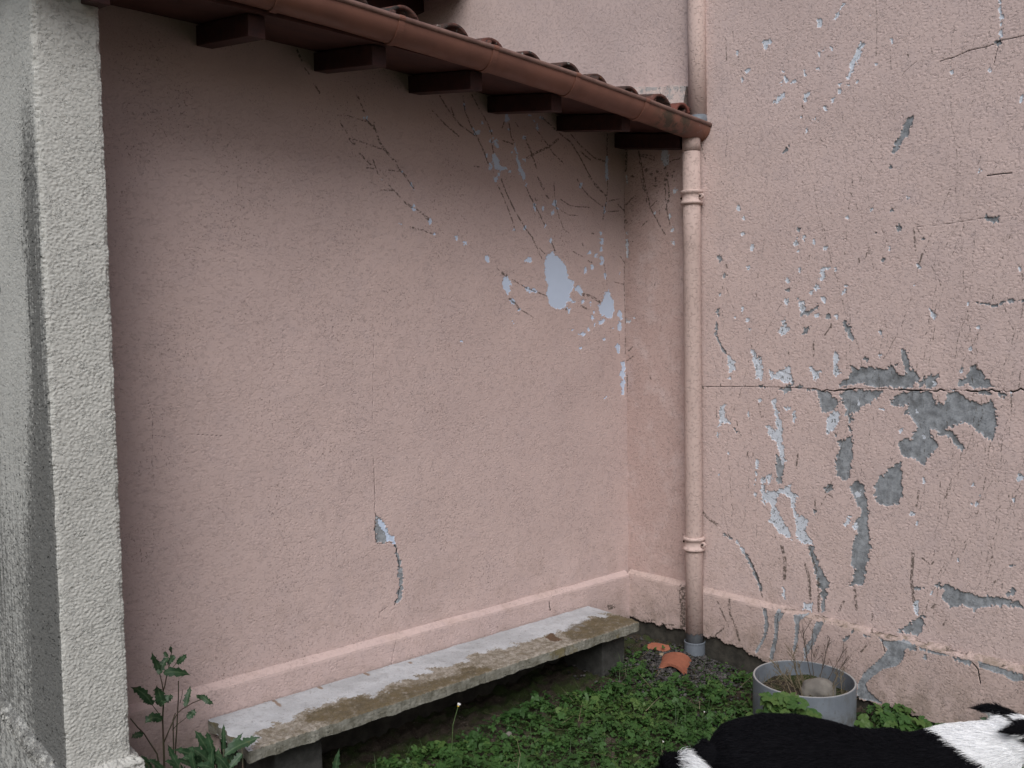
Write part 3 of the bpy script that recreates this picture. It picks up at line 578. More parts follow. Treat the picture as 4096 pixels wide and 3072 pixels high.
W 0 2.110 2.701 2.116 2.702 2.122 2.702 2.128 2.705 2.128 2.708 2.126 2.710 2.119 2.708 2.113 2.707 2.110 2.704
W 0 2.262 2.686 2.268 2.681 2.273 2.681 2.278 2.687 2.281 2.697 2.278 2.705 2.273 2.707 2.268 2.704 2.262 2.697
W 0 2.282 2.682 2.286 2.679 2.291 2.677 2.294 2.682 2.297 2.686 2.296 2.691 2.292 2.695 2.287 2.692 2.284 2.687
W 0 2.217 2.680 2.221 2.675 2.228 2.671 2.236 2.670 2.245 2.670 2.245 2.674 2.240 2.680 2.231 2.681 2.223 2.683
W 0 1.783 2.735 1.785 2.729 1.788 2.726 1.792 2.728 1.794 2.736 1.795 2.746 1.791 2.749 1.787 2.749 1.783 2.745
W 0 1.888 2.855 1.888 2.848 1.891 2.847 1.894 2.849 1.895 2.856 1.895 2.865 1.892 2.865 1.890 2.866 1.888 2.861
W 0 1.986 2.616 1.994 2.613 2.003 2.610 2.011 2.613 2.018 2.615 2.018 2.619 2.011 2.621 2.000 2.621 1.989 2.619
W 0 2.007 2.583 2.010 2.580 2.014 2.579 2.019 2.581 2.022 2.587 2.019 2.591 2.016 2.595 2.011 2.593 2.005 2.589
W 0 2.041 2.544 2.049 2.544 2.057 2.543 2.055 2.552 2.054 2.558 2.049 2.565 2.041 2.564 2.037 2.559 2.036 2.551
W 0 2.069 2.521 2.073 2.518 2.079 2.517 2.086 2.520 2.087 2.525 2.087 2.531 2.082 2.533 2.074 2.532 2.072 2.526
W 0 2.125 2.482 2.129 2.478 2.134 2.478 2.137 2.482 2.134 2.489 2.131 2.496 2.126 2.498 2.121 2.495 2.121 2.488
W 0 2.150 2.449 2.155 2.446 2.163 2.447 2.172 2.448 2.175 2.453 2.176 2.458 2.169 2.460 2.160 2.457 2.155 2.453
W 0 1.374 2.714 1.377 2.708 1.381 2.703 1.384 2.718 1.385 2.730 1.383 2.741 1.379 2.747 1.375 2.736 1.372 2.725
W 0 1.413 2.534 1.413 2.531 1.419 2.531 1.424 2.533 1.429 2.536 1.425 2.538 1.423 2.539 1.418 2.539 1.414 2.537
W 0 1.299 2.408 1.301 2.401 1.305 2.405 1.307 2.411 1.308 2.419 1.305 2.423 1.302 2.423 1.299 2.420 1.297 2.413
W 0 2.512 2.153 2.516 2.147 2.522 2.148 2.527 2.155 2.525 2.164 2.524 2.174 2.518 2.174 2.514 2.170 2.512 2.162
W 0 2.486 2.105 2.488 2.100 2.492 2.099 2.495 2.105 2.496 2.111 2.494 2.116 2.491 2.119 2.487 2.119 2.485 2.112
W 0 2.490 2.038 2.492 2.033 2.499 2.031 2.505 2.035 2.511 2.039 2.506 2.044 2.502 2.046 2.496 2.046 2.488 2.043
W 0 2.172 1.989 2.176 1.983 2.180 1.980 2.185 1.983 2.190 1.988 2.188 1.996 2.185 2.005 2.179 2.004 2.174 1.998
W 0 2.211 1.978 2.215 1.974 2.222 1.971 2.227 1.977 2.229 1.982 2.230 1.989 2.223 1.991 2.216 1.990 2.211 1.984
W 0 1.712 2.105 1.712 2.100 1.718 2.100 1.724 2.100 1.727 2.104 1.726 2.109 1.723 2.111 1.718 2.111 1.713 2.110
W 0 1.867 2.078 1.870 2.075 1.875 2.074 1.880 2.077 1.884 2.080 1.884 2.084 1.879 2.086 1.873 2.085 1.868 2.082
W 0 2.126 1.972 2.130 1.970 2.133 1.972 2.135 1.974 2.137 1.979 2.135 1.984 2.131 1.984 2.127 1.983 2.127 1.978
W 0 2.494 2.737 2.495 2.732 2.499 2.730 2.501 2.736 2.502 2.741 2.502 2.746 2.499 2.751 2.496 2.750 2.495 2.743
W 0 2.084 2.772 2.085 2.770 2.088 2.770 2.091 2.772 2.094 2.774 2.092 2.776 2.090 2.777 2.086 2.776 2.083 2.774
W 0 2.054 2.774 2.056 2.773 2.059 2.773 2.062 2.775 2.062 2.778 2.061 2.780 2.058 2.779 2.055 2.778 2.054 2.776
W 0 1.930 2.605 1.932 2.603 1.936 2.602 1.939 2.605 1.940 2.609 1.939 2.613 1.937 2.614 1.933 2.614 1.931 2.610
W 0 1.968 2.602 1.970 2.599 1.977 2.601 1.983 2.603 1.985 2.606 1.983 2.608 1.979 2.609 1.973 2.606 1.968 2.604
W 0 2.190 2.510 2.194 2.510 2.198 2.510 2.202 2.513 2.202 2.517 2.200 2.520 2.195 2.519 2.192 2.517 2.189 2.514
W 0 2.143 2.974 2.146 2.972 2.150 2.971 2.155 2.973 2.157 2.977 2.157 2.980 2.153 2.981 2.148 2.982 2.145 2.978
W 0 1.847 2.656 1.850 2.656 1.853 2.656 1.856 2.659 1.858 2.664 1.853 2.665 1.850 2.666 1.845 2.663 1.845 2.659
W .0029 1.382 2.778 1.380 2.720 1.376 2.651
G 0 1.702 2.430 1.698 2.404 1.722 2.356 1.739 2.342 1.757 2.316 1.766 2.292 1.782 2.294 1.778 2.320 1.766 2.353 1.748 2.373 1.740 2.411 1.716 2.424
G 0 2.257 2.399 2.261 2.380 2.283 2.368 2.290 2.372 2.272 2.395
G 0 1.403 2.631 1.383 2.644 1.375 2.629 1.390 2.620
G 0 1.434 2.003 1.372 1.999 1.392 1.972 1.418 1.985
G 0 1.777 2.065 1.781 2.062 1.786 2.060 1.792 2.062 1.794 2.067 1.794 2.072 1.788 2.074 1.782 2.074 1.778 2.069
G 0 1.740 1.993 1.745 1.986 1.754 1.984 1.762 1.989 1.768 1.996 1.765 2.003 1.760 2.009 1.750 2.009 1.744 2.001
G 0 2.200 2.025 2.204 2.021 2.208 2.021 2.212 2.024 2.216 2.029 2.213 2.034 2.209 2.039 2.204 2.035 2.200 2.032
G 0 1.783 2.238 1.787 2.234 1.792 2.238 1.797 2.240 1.799 2.246 1.795 2.251 1.789 2.250 1.784 2.248 1.783 2.243
G 0 1.844 1.978 1.850 1.976 1.858 1.978 1.863 1.981 1.866 1.986 1.860 1.989 1.852 1.989 1.845 1.986 1.840 1.982
G 0 1.652 1.937 1.653 1.934 1.660 1.934 1.667 1.935 1.669 1.939 1.667 1.941 1.662 1.942 1.656 1.943 1.650 1.940
K .0014 1.300 2.634 1.375 2.637 1.426 2.626 1.489 2.628 1.542 2.616 1.597 2.613
K .0009 1.688 2.634 1.735 2.605 1.747 2.591
K .0008 1.683 1.990 1.614 1.988 1.531 1.991 1.439 1.998 1.372 1.996 1.291 1.996
K .0019 1.420 2.153 1.379 2.153 1.334 2.151
K .0011 1.385 2.626 1.395 2.592 1.402 2.556
D .0027 2.588 2.958 2.584 2.924 2.581 2.849
D .0014 1.858 2.918 1.852 2.847 1.854 2.696
D .0021 2.078 2.743 2.031 2.738
D .0019 2.548 2.994 2.544 2.940
D .0027 2.516 2.851 2.514 2.833
D .0016 1.632 2.676 1.626 2.642
D .0017 1.796 2.717 1.792 2.624
D .0015 2.189 2.576 2.185 2.538
D .0027 1.724 2.671 1.718 2.652
D .0028 2.612 2.294 2.600 2.278
D .0032 2.739 2.517 2.705 2.404
W 0 2.099 1.857 2.084 1.853 2.077 1.815 2.095 1.804 2.109 1.813
W 0 2.133 1.770 2.110 1.790 2.107 1.769 2.148 1.744 2.156 1.754
W 0 1.982 1.770 1.977 1.756 2.000 1.737 2.004 1.748
W 0 2.301 1.637 2.273 1.640 2.273 1.615 2.245 1.601 2.273 1.573 2.297 1.563 2.309 1.591 2.281 1.609
W 0 2.438 1.502 2.421 1.466 2.396 1.452 2.392 1.423 2.388 1.379 2.405 1.364 2.426 1.371 2.430 1.415 2.447 1.451 2.454 1.502
W 0 2.574 1.476 2.547 1.442 2.534 1.405 2.574 1.393 2.580 1.434 2.587 1.472
W 0 2.151 1.441 2.132 1.431 2.125 1.414 2.098 1.411 2.106 1.380 2.132 1.369 2.144 1.399
W 0 2.032 1.493 2.014 1.483 2.017 1.443 2.006 1.403 2.028 1.389 2.039 1.415 2.035 1.456
W 0 2.257 1.436 2.245 1.418 2.253 1.383 2.229 1.355 2.265 1.354 2.314 1.371 2.350 1.369 2.355 1.409 2.322 1.392 2.289 1.417
W 0 2.072 1.213 2.042 1.238 2.009 1.234 2.013 1.199 2.042 1.150 2.071 1.137 2.068 1.175
W 0 2.346 1.283 2.322 1.281 2.314 1.224 2.289 1.153 2.285 1.068 2.269 0.998 2.289 0.981 2.306 1.037 2.322 1.086 2.355 1.105 2.372 1.151 2.351 1.153 2.322 1.130 2.322 1.194 2.338 1.244
W 0 2.625 1.237 2.593 1.242 2.607 1.192 2.571 1.149 2.598 1.155 2.639 1.137 2.634 1.183
W 0 1.303 1.050 1.284 1.052 1.279 1.024 1.295 1.010
W 0 2.210 1.726 2.183 1.718 2.179 1.683 2.194 1.663 2.206 1.691
W 0 2.487 2.036 2.490 2.032 2.499 2.034 2.505 2.036 2.509 2.041 2.506 2.045 2.499 2.047 2.492 2.044 2.483 2.041
W 0 2.434 1.970 2.441 1.964 2.448 1.959 2.456 1.963 2.463 1.972 2.457 1.981 2.451 1.986 2.442 1.990 2.433 1.981
W 0 2.209 1.971 2.213 1.963 2.221 1.964 2.227 1.969 2.230 1.978 2.227 1.985 2.221 1.989 2.214 1.987 2.211 1.980
W 0 2.173 1.984 2.176 1.976 2.182 1.978 2.186 1.981 2.189 1.990 2.188 2.000 2.182 2.001 2.178 1.999 2.172 1.994
W 0 2.128 1.966 2.130 1.955 2.133 1.956 2.136 1.960 2.139 1.968 2.137 1.976 2.135 1.983 2.131 1.983 2.129 1.976
W 0 2.065 1.942 2.070 1.937 2.078 1.933 2.084 1.934 2.087 1.936 2.086 1.940 2.080 1.944 2.071 1.948 2.065 1.946
W 0 2.203 1.940 2.205 1.937 2.208 1.938 2.211 1.941 2.211 1.945 2.209 1.948 2.206 1.947 2.203 1.946 2.202 1.943
W 0 2.049 1.855 2.050 1.850 2.058 1.848 2.065 1.845 2.066 1.850 2.068 1.853 2.062 1.857 2.056 1.859 2.051 1.859
W 0 2.025 1.839 2.026 1.833 2.030 1.832 2.033 1.834 2.036 1.837 2.035 1.842 2.033 1.845 2.030 1.846 2.026 1.844
W 0 2.254 1.804 2.258 1.799 2.262 1.798 2.267 1.800 2.268 1.808 2.266 1.815 2.263 1.822 2.257 1.819 2.254 1.812
W 0 2.256 1.701 2.263 1.698 2.270 1.697 2.274 1.708 2.277 1.721 2.271 1.732 2.264 1.729 2.258 1.724 2.253 1.714
W 0 2.075 1.713 2.081 1.707 2.090 1.708 2.099 1.710 2.103 1.718 2.101 1.727 2.090 1.730 2.080 1.728 2.077 1.720
W 0 2.104 1.646 2.108 1.640 2.115 1.641 2.123 1.642 2.125 1.651 2.123 1.658 2.116 1.663 2.108 1.661 2.106 1.653
W 0 2.018 1.638 2.024 1.634 2.031 1.637 2.035 1.641 2.040 1.648 2.033 1.653 2.026 1.657 2.017 1.653 2.016 1.645
W 0 2.562 1.366 2.565 1.362 2.570 1.360 2.575 1.363 2.575 1.370 2.573 1.375 2.569 1.378 2.565 1.375 2.562 1.372
W 0 2.219 1.201 2.224 1.188 2.229 1.178 2.236 1.179 2.238 1.198 2.239 1.217 2.232 1.224 2.227 1.226 2.223 1.215
W 0 2.397 1.270 2.399 1.263 2.405 1.261 2.409 1.264 2.411 1.269 2.411 1.274 2.408 1.279 2.403 1.281 2.400 1.276
W 0 2.243 1.237 2.250 1.232 2.260 1.230 2.272 1.227 2.274 1.234 2.279 1.241 2.267 1.244 2.256 1.248 2.247 1.244
W 0 1.612 1.642 1.606 1.625 1.610 1.623 1.616 1.625 1.624 1.639 1.629 1.652 1.630 1.663 1.626 1.663 1.618 1.658
W 0 2.618 1.759 2.624 1.757 2.630 1.757 2.636 1.760 2.635 1.767 2.632 1.772 2.626 1.771 2.620 1.771 2.618 1.765
W 0 2.459 1.875 2.463 1.871 2.467 1.868 2.472 1.871 2.475 1.876 2.474 1.882 2.470 1.885 2.464 1.888 2.460 1.882
W 0 2.491 1.681 2.495 1.674 2.499 1.670 2.503 1.675 2.505 1.684 2.505 1.697 2.500 1.702 2.495 1.700 2.492 1.693
W 0 2.464 1.636 2.469 1.631 2.476 1.632 2.479 1.637 2.480 1.643 2.477 1.647 2.472 1.651 2.467 1.647 2.462 1.643
W 0 2.453 1.592 2.457 1.587 2.462 1.589 2.465 1.593 2.468 1.599 2.465 1.605 2.460 1.606 2.455 1.604 2.451 1.599
W 0 1.817 1.260 1.822 1.257 1.825 1.254 1.831 1.255 1.833 1.258 1.833 1.261 1.830 1.264 1.825 1.265 1.820 1.264
W 0 1.733 1.175 1.737 1.172 1.744 1.171 1.746 1.175 1.750 1.179 1.744 1.182 1.739 1.184 1.734 1.183 1.731 1.179
W 0 1.670 1.824 1.673 1.821 1.677 1.819 1.680 1.824 1.681 1.831 1.677 1.834 1.674 1.836 1.670 1.834 1.667 1.829
W 0 2.413 0.963 2.416 0.950 2.425 0.944 2.435 0.951 2.433 0.967 2.432 0.980 2.425 0.993 2.415 0.989 2.409 0.977
W 0 2.373 0.898 2.378 0.887 2.388 0.881 2.399 0.883 2.402 0.893 2.406 0.905 2.395 0.913 2.385 0.912 2.374 0.909
W 0 1.453 0.990 1.454 0.984 1.457 0.984 1.462 0.982 1.463 0.989 1.462 0.995 1.459 1.002 1.455 1.001 1.453 0.995
G 0 2.179 1.718 2.175 1.676 2.133 1.681 2.110 1.698 2.114 1.681 2.171 1.652 2.202 1.649 2.194 1.670
G 0 2.148 1.603 2.167 1.579 2.190 1.569 2.183 1.597 2.159 1.603
G 0 2.000 1.621 1.982 1.624 1.964 1.597 1.949 1.563 1.953 1.540 1.971 1.557 1.989 1.597
G 0 2.617 1.954 2.612 1.924 2.630 1.918 2.638 1.944
G 0 2.013 1.362 1.970 1.383 1.959 1.417 1.963 1.437 1.927 1.424 1.900 1.428 1.858 1.432 1.811 1.420 1.784 1.440 1.761 1.443 1.764 1.408 1.738 1.396 1.719 1.415 1.738 1.460 1.742 1.507 1.723 1.507 1.709 1.460 1.703 1.431 1.680 1.410 1.664 1.379 1.636 1.401 1.593 1.409 1.596 1.381 1.611 1.352 1.655 1.360 1.683 1.372 1.705 1.349 1.804 1.352 1.844 1.347 1.934 1.364 1.977 1.346 2.009 1.342
G 0 1.523 1.386 1.491 1.399 1.474 1.433 1.456 1.445 1.433 1.427 1.413 1.398 1.393 1.369 1.379 1.384 1.382 1.366 1.410 1.362 1.456 1.358 1.485 1.375 1.514 1.362
G 0 2.013 1.308 1.984 1.329 1.913 1.335 1.824 1.332 1.830 1.312 1.871 1.281 1.913 1.259 1.941 1.237 1.980 1.225 1.987 1.262
G 0 2.113 1.324 2.072 1.326 2.042 1.300 2.013 1.281 2.027 1.253 2.057 1.231 2.087 1.229 2.109 1.269
G 0 1.976 1.229 1.951 1.230 1.958 1.183 1.948 1.136 1.951 1.056 1.961 0.987 1.965 0.946 1.997 0.949 2.026 0.960 2.030 1.021 2.009 1.077 2.020 1.124 2.042 1.150 1.998 1.112 1.962 1.135
G 0 1.787 1.298 1.750 1.325 1.699 1.340 1.623 1.343 1.598 1.294 1.567 1.289 1.559 1.339 1.520 1.346 1.484 1.317 1.432 1.296 1.398 1.315 1.378 1.281 1.375 1.227 1.391 1.161 1.431 1.182 1.466 1.215 1.501 1.225 1.560 1.194 1.524 1.175 1.494 1.122 1.500 1.109 1.524 1.132 1.548 1.161 1.603 1.181 1.631 1.204 1.621 1.167 1.587 1.133 1.609 1.099 1.633 1.072 1.639 1.034 1.671 1.062 1.697 1.066 1.742 1.075 1.752 1.106 1.743 1.142 1.697 1.149 1.678 1.195 1.704 1.244 1.730 1.243 1.705 1.282 1.763 1.270
G 0 2.322 1.036 2.281 0.982 2.289 0.895 2.314 0.892 2.318 0.978
G 0 2.301 1.324 2.237 1.355 2.241 1.334 2.265 1.304
G 0 1.462 1.684 1.425 1.683 1.380 1.673 1.347 1.689 1.287 1.684 1.347 1.680 1.385 1.667 1.448 1.675
G 0 2.305 1.410 2.273 1.403 2.245 1.390 2.237 1.362 2.273 1.361
G 0 2.251 1.762 2.255 1.757 2.262 1.756 2.269 1.760 2.272 1.769 2.267 1.776 2.259 1.775 2.252 1.774 2.250 1.767
G 0 2.050 1.648 2.054 1.641 2.065 1.638 2.075 1.635 2.080 1.639 2.076 1.646 2.071 1.654 2.059 1.659 2.050 1.656
G 0 1.885 1.459 1.890 1.454 1.899 1.455 1.904 1.460 1.906 1.468 1.899 1.473 1.891 1.472 1.883 1.472 1.879 1.465
G 0 2.582 1.849 2.589 1.846 2.596 1.842 2.605 1.845 2.604 1.852 2.605 1.858 2.598 1.863 2.589 1.860 2.586 1.855
G 0 2.371 1.330 2.384 1.327 2.399 1.328 2.411 1.329 2.420 1.332 2.408 1.336 2.393 1.338 2.376 1.337 2.370 1.334
G 0 2.165 1.333 2.186 1.332 2.205 1.329 2.215 1.333 2.224 1.335 2.217 1.339 2.194 1.342 2.176 1.340 2.158 1.338
G 0 1.333 1.338 1.340 1.332 1.355 1.331 1.368 1.332 1.378 1.335 1.380 1.341 1.364 1.344 1.350 1.346 1.335 1.344
G 0 1.401 1.341 1.410 1.335 1.425 1.332 1.439 1.334 1.449 1.338 1.443 1.343 1.435 1.347 1.419 1.350 1.411 1.345
G 0 2.403 1.446 2.406 1.433 2.416 1.432 2.422 1.442 2.429 1.452 2.424 1.464 2.415 1.471 2.408 1.464 2.399 1.458
G 0 2.397 1.391 2.402 1.385 2.408 1.378 2.412 1.391 2.416 1.404 2.412 1.417 2.405 1.421 2.399 1.417 2.396 1.405
G 0 2.115 1.389 2.120 1.383 2.126 1.383 2.132 1.385 2.135 1.393 2.131 1.399 2.126 1.404 2.119 1.404 2.116 1.397
G 0 2.012 1.407 2.013 1.399 2.020 1.397 2.026 1.401 2.029 1.407 2.029 1.414 2.024 1.420 2.017 1.420 2.013 1.415
G 0 2.619 1.177 2.622 1.165 2.630 1.163 2.636 1.166 2.641 1.176 2.638 1.188 2.634 1.198 2.627 1.193 2.621 1.188
G 0 2.131 1.325 2.139 1.323 2.153 1.321 2.166 1.323 2.172 1.326 2.167 1.330 2.150 1.331 2.133 1.332 2.123 1.329
G 0 1.815 1.864 1.819 1.863 1.824 1.862 1.827 1.866 1.826 1.869 1.825 1.874 1.819 1.874 1.814 1.872 1.814 1.867
G 0 2.634 1.672 2.638 1.665 2.644 1.664 2.648 1.672 2.649 1.681 2.647 1.692 2.641 1.694 2.634 1.692 2.634 1.681
G 0 2.265 1.599 2.270 1.591 2.277 1.588 2.284 1.597 2.284 1.613 2.280 1.625 2.273 1.629 2.265 1.625 2.264 1.611
G .0060 2.646 1.637 2.652 1.577
G .0064 2.646 1.562 2.614 1.509 2.596 1.483
G .0060 2.549 1.128 2.540 1.114
K .0013 2.727 1.321 2.439 1.331 2.147 1.333
K .0014 2.150 1.332 2.127 1.333 2.113 1.331 2.093 1.319
K .0020 2.093 1.319 2.071 1.331 2.053 1.326 2.037 1.325
K .0030 2.037 1.325 2.020 1.329 2.006 1.331 1.983 1.331
K .0030 1.983 1.331 1.971 1.335 1.950 1.336 1.941 1.340
K .0010 1.941 1.340 1.921 1.340 1.908 1.340 1.890 1.343
K .0010 1.890 1.343 1.873 1.342 1.864 1.342 1.843 1.344
K .0013 1.843 1.344 1.827 1.343 1.813 1.343 1.798 1.347
K .0013 1.798 1.347 1.781 1.339 1.762 1.341 1.750 1.341
K .0029 1.750 1.341 1.728 1.343 1.713 1.341 1.703 1.340
K .0028 1.703 1.340 1.685 1.341 1.667 1.341 1.655 1.342
K .0013 1.655 1.342 1.642 1.344 1.628 1.343 1.611 1.341
K .0028 1.611 1.341 1.598 1.341 1.586 1.350 1.571 1.345
K .0009 1.571 1.345 1.554 1.344 1.546 1.348 1.532 1.350
K .0009 1.532 1.350 1.512 1.349 1.500 1.346 1.486 1.349
K .0027 1.486 1.349 1.470 1.345 1.455 1.346 1.445 1.345
K .0012 1.445 1.345 1.432 1.350 1.415 1.349 1.405 1.351
K .0027 1.405 1.351 1.395 1.356 1.382 1.349 1.367 1.349
K .0009 1.367 1.349 1.353 1.356 1.345 1.347 1.328 1.352
K .0026 1.328 1.352 1.321 1.349 1.304 1.355 1.294 1.363
K .0026 1.294 1.363 1.282 1.356
D .0036 1.659 1.884 1.677 1.829
D .0040 2.133 1.537 2.132 1.476
D .0023 1.878 1.933 1.902 1.870
D .0037 2.209 1.039 2.217 0.981
D .0029 2.413 1.255 2.401 1.190
D .0036 1.694 1.986 1.687 1.899
D .0051 2.590 1.911 2.585 1.889
D .0031 2.050 1.605 2.080 1.564
D .0032 2.257 1.496 2.256 1.482
D .0038 2.470 1.023 2.479 1.000
D .0044 2.734 1.324 2.727 1.313
D .0039 2.050 1.615 2.049 1.598
D .0034 1.926 1.885 1.923 1.868
W 0 2.436 0.941 2.418 0.920 2.427 0.901
W 0 2.389 0.894 2.376 0.852 2.322 0.858 2.249 0.896 2.241 0.861 2.213 0.850 2.225 0.799 2.217 0.764 2.154 0.752 2.174 0.706 2.147 0.661 2.131 0.642 2.170 0.636 2.201 0.645 2.225 0.677 2.217 0.714 2.237 0.783 2.249 0.831 2.281 0.852 2.314 0.837 2.322 0.793 2.306 0.751 2.257 0.693 2.241 0.646 2.273 0.655 2.322 0.683 2.356 0.715 2.339 0.783 2.397 0.805 2.402 0.878
W 0 2.177 0.370 2.138 0.379 2.142 0.343 2.185 0.340
W 0 1.966 0.763 1.975 0.756 1.983 0.751 1.987 0.758 1.978 0.773 1.971 0.786 1.960 0.797 1.954 0.793 1.960 0.777
W 0 2.272 0.373 2.279 0.363 2.285 0.369 2.291 0.378 2.290 0.397 2.287 0.415 2.281 0.415 2.274 0.412 2.273 0.395
W 0 2.343 0.905 2.349 0.890 2.360 0.888 2.366 0.901 2.371 0.914 2.366 0.929 2.356 0.931 2.345 0.933 2.344 0.917
W 0 2.423 0.829 2.426 0.823 2.432 0.819 2.437 0.823 2.441 0.828 2.440 0.835 2.434 0.840 2.429 0.838 2.424 0.835
W 0 1.686 0.839 1.692 0.836 1.699 0.830 1.703 0.838 1.703 0.846 1.701 0.853 1.695 0.855 1.687 0.857 1.687 0.848
W 0 1.662 0.463 1.666 0.444 1.671 0.429 1.676 0.434 1.680 0.449 1.683 0.472 1.678 0.490 1.671 0.490 1.665 0.486
W 0 1.925 0.750 1.934 0.745 1.943 0.744 1.953 0.746 1.952 0.757 1.947 0.764 1.938 0.770 1.929 0.768 1.925 0.760
W 0 1.908 0.894 1.917 0.884 1.923 0.876 1.932 0.879 1.936 0.888 1.936 0.898 1.931 0.907 1.923 0.906 1.916 0.902
G 0 2.322 0.981 2.281 0.993 2.289 0.913 2.314 0.910
G 0 2.162 0.634 2.135 0.635 2.115 0.575 2.089 0.523 2.058 0.487 2.070 0.436 2.081 0.349 2.096 0.346 2.092 0.417 2.123 0.503 2.131 0.551 2.146 0.590
G 0 1.775 1.029 1.739 1.046 1.735 1.007 1.734 0.917 1.747 0.876 1.800 0.856 1.845 0.870 1.855 0.928 1.839 0.963 1.808 0.993
G 0 1.933 0.953 1.897 0.930 1.883 0.865 1.879 0.779 1.868 0.673 1.888 0.569 1.906 0.504 1.959 0.493 1.938 0.566 1.960 0.589 1.946 0.674 1.924 0.731 1.939 0.776 1.904 0.815 1.932 0.852 1.964 0.915
G 0 2.086 0.901 2.041 0.927 2.041 0.899 2.071 0.885
G 0 1.604 0.569 1.554 0.582 1.506 0.567 1.447 0.561 1.389 0.567 1.344 0.570 1.271 0.562 1.271 0.547 1.332 0.543 1.389 0.533 1.446 0.502 1.487 0.508 1.541 0.490 1.572 0.528 1.563 0.555
G 0 1.339 0.584 1.306 0.617 1.289 0.606 1.322 0.581
G 0 1.672 0.419 1.634 0.431 1.652 0.356 1.691 0.346 1.757 0.350 1.730 0.369 1.698 0.390
G 0 1.637 0.543 1.647 0.539 1.657 0.535 1.667 0.536 1.676 0.538 1.671 0.545 1.658 0.551 1.643 0.553 1.637 0.549
G 0 2.116 0.790 2.119 0.783 2.123 0.775 2.128 0.781 2.131 0.787 2.131 0.797 2.126 0.801 2.121 0.806 2.117 0.799
G 0 1.294 0.701 1.300 0.697 1.311 0.696 1.318 0.696 1.323 0.698 1.315 0.702 1.308 0.705 1.297 0.706 1.295 0.704
G .0089 2.502 0.550 2.458 0.497 2.424 0.436 2.403 0.389
W .0052 2.537 0.586 2.493 0.544
G .0053 2.610 0.612 2.555 0.594
D .0056 2.154 0.621 2.139 0.585 2.115 0.518
D .0073 2.170 0.543 2.154 0.497 2.146 0.399
D .0082 2.290 0.609 2.273 0.546 2.277 0.458
D .0064 2.108 0.492 2.104 0.351
D .0075 2.731 0.699 2.693 0.673 2.646 0.653
D .0051 2.467 0.518 2.441 0.471 2.407 0.403
D .0040 1.667 0.938 1.676 0.873
D .0066 1.687 0.691 1.693 0.561 1.679 0.473
D .0062 1.941 0.490 1.930 0.397
D .0043 2.010 0.372 1.988 0.419
D .0036 2.124 0.847 2.124 0.777
D .0033 1.655 0.671 1.617 0.646 1.605 0.661
D .0031 1.362 0.639 1.384 0.616
D .0031 1.402 0.704 1.385 0.719
D .0032 2.049 0.926 2.078 0.881 2.041 0.865
D .0042 2.407 0.388 2.394 0.353
D .0031 1.859 0.393 1.859 0.366
D .0040 1.597 0.491 1.609 0.475
D .0029 1.553 0.437 1.565 0.415
D .0014 1.020 0.488 1.017 0.503
D .0010 1.017 0.503 1.007 0.518
D .0014 0.985 0.605 0.969 0.631
D .0009 0.969 0.631 0.967 0.648
D .0012 0.958 0.678 0.952 0.697
D .0016 0.931 0.756 0.923 0.770
D .0012 0.918 0.798 0.912 0.816
D .0008 0.902 0.849 0.897 0.869
D .0010 1.081 1.060 1.085 1.076
D .0013 1.085 1.076 1.091 1.100
D .0014 1.091 1.100 1.092 1.127
D .0014 1.092 1.127 1.095 1.160
D .0010 1.095 1.160 1.098 1.182
D .0008 1.100 1.205 1.098 1.218
D .0008 1.098 1.218 1.096 1.238
D .0015 1.098 1.258 1.098 1.275
D .0011 1.098 1.275 1.102 1.291
W 0 1.105 1.291 1.104 1.298 1.101 1.296 1.099 1.291 1.101 1.285 1.104 1.287
D .0011 1.102 1.291 1.102 1.305
D .0010 1.102 1.305 1.098 1.332
D .0011 1.111 1.384 1.116 1.418
D .0010 1.116 1.418 1.121 1.433
D .0015 1.123 1.477 1.127 1.505
D .0010 1.127 1.505 1.134 1.529
D .0014 1.146 1.680 1.156 1.708
D .0012 1.164 1.722 1.169 1.742
D .0013 1.169 1.742 1.171 1.772
D .0012 1.179 1.821 1.186 1.852
D .0007 1.192 1.932 1.191 1.951
D .0007 1.469 0.552 1.476 0.572
D .0007 1.481 0.590 1.485 0.606
D .0009 1.504 0.659 1.512 0.690
W 0 1.517 0.690 1.513 0.699 1.509 0.696 1.506 0.690 1.510 0.683 1.513 0.683
D .0010 1.518 0.716 1.523 0.744
D .0014 1.523 0.744 1.528 0.766
D .0012 1.547 0.849 1.553 0.871
D .0012 1.557 0.918 1.567 0.939
D .0013 1.590 0.999 1.596 1.017
D .0007 1.613 1.047 1.621 1.061
D .0016 1.624 1.076 1.630 1.091
D .0007 1.646 1.144 1.653 1.161
D .0014 1.661 1.192 1.666 1.210
D .0006 1.666 1.210 1.669 1.230
D .0013 1.669 1.230 1.672 1.247
W 0 1.686 1.263 1.683 1.275 1.678 1.271 1.676 1.263 1.678 1.255 1.683 1.252
D .0009 1.691 1.293 1.696 1.324
D .0015 1.696 1.324 1.700 1.353
D .0006 1.728 1.580 1.727 1.596
D .0007 1.726 1.672 1.734 1.695
D .0011 1.734 1.695 1.742 1.718
D .0008 1.742 1.718 1.744 1.740
D .0010 1.779 1.874 1.784 1.887
D .0013 1.784 1.887 1.794 1.916
W 0 1.798 1.916 1.795 1.922 1.791 1.921 1.790 1.916 1.792 1.909 1.795 1.911
D .0007 1.794 1.916 1.804 1.941
D .0009 1.804 1.941 1.818 1.974
D .0011 1.818 1.974 1.827 1.997
D .0008 1.880 2.115 1.887 2.138
D .0011 1.907 2.187 1.910 2.203
D .0014 1.998 2.453 2.000 2.485
W 0 1.677 0.807 1.676 0.816 1.671 0.814 1.668 0.807 1.671 0.798 1.675 0.800
D .0006 1.673 0.807 1.664 0.827
D .0009 1.666 0.849 1.662 0.864
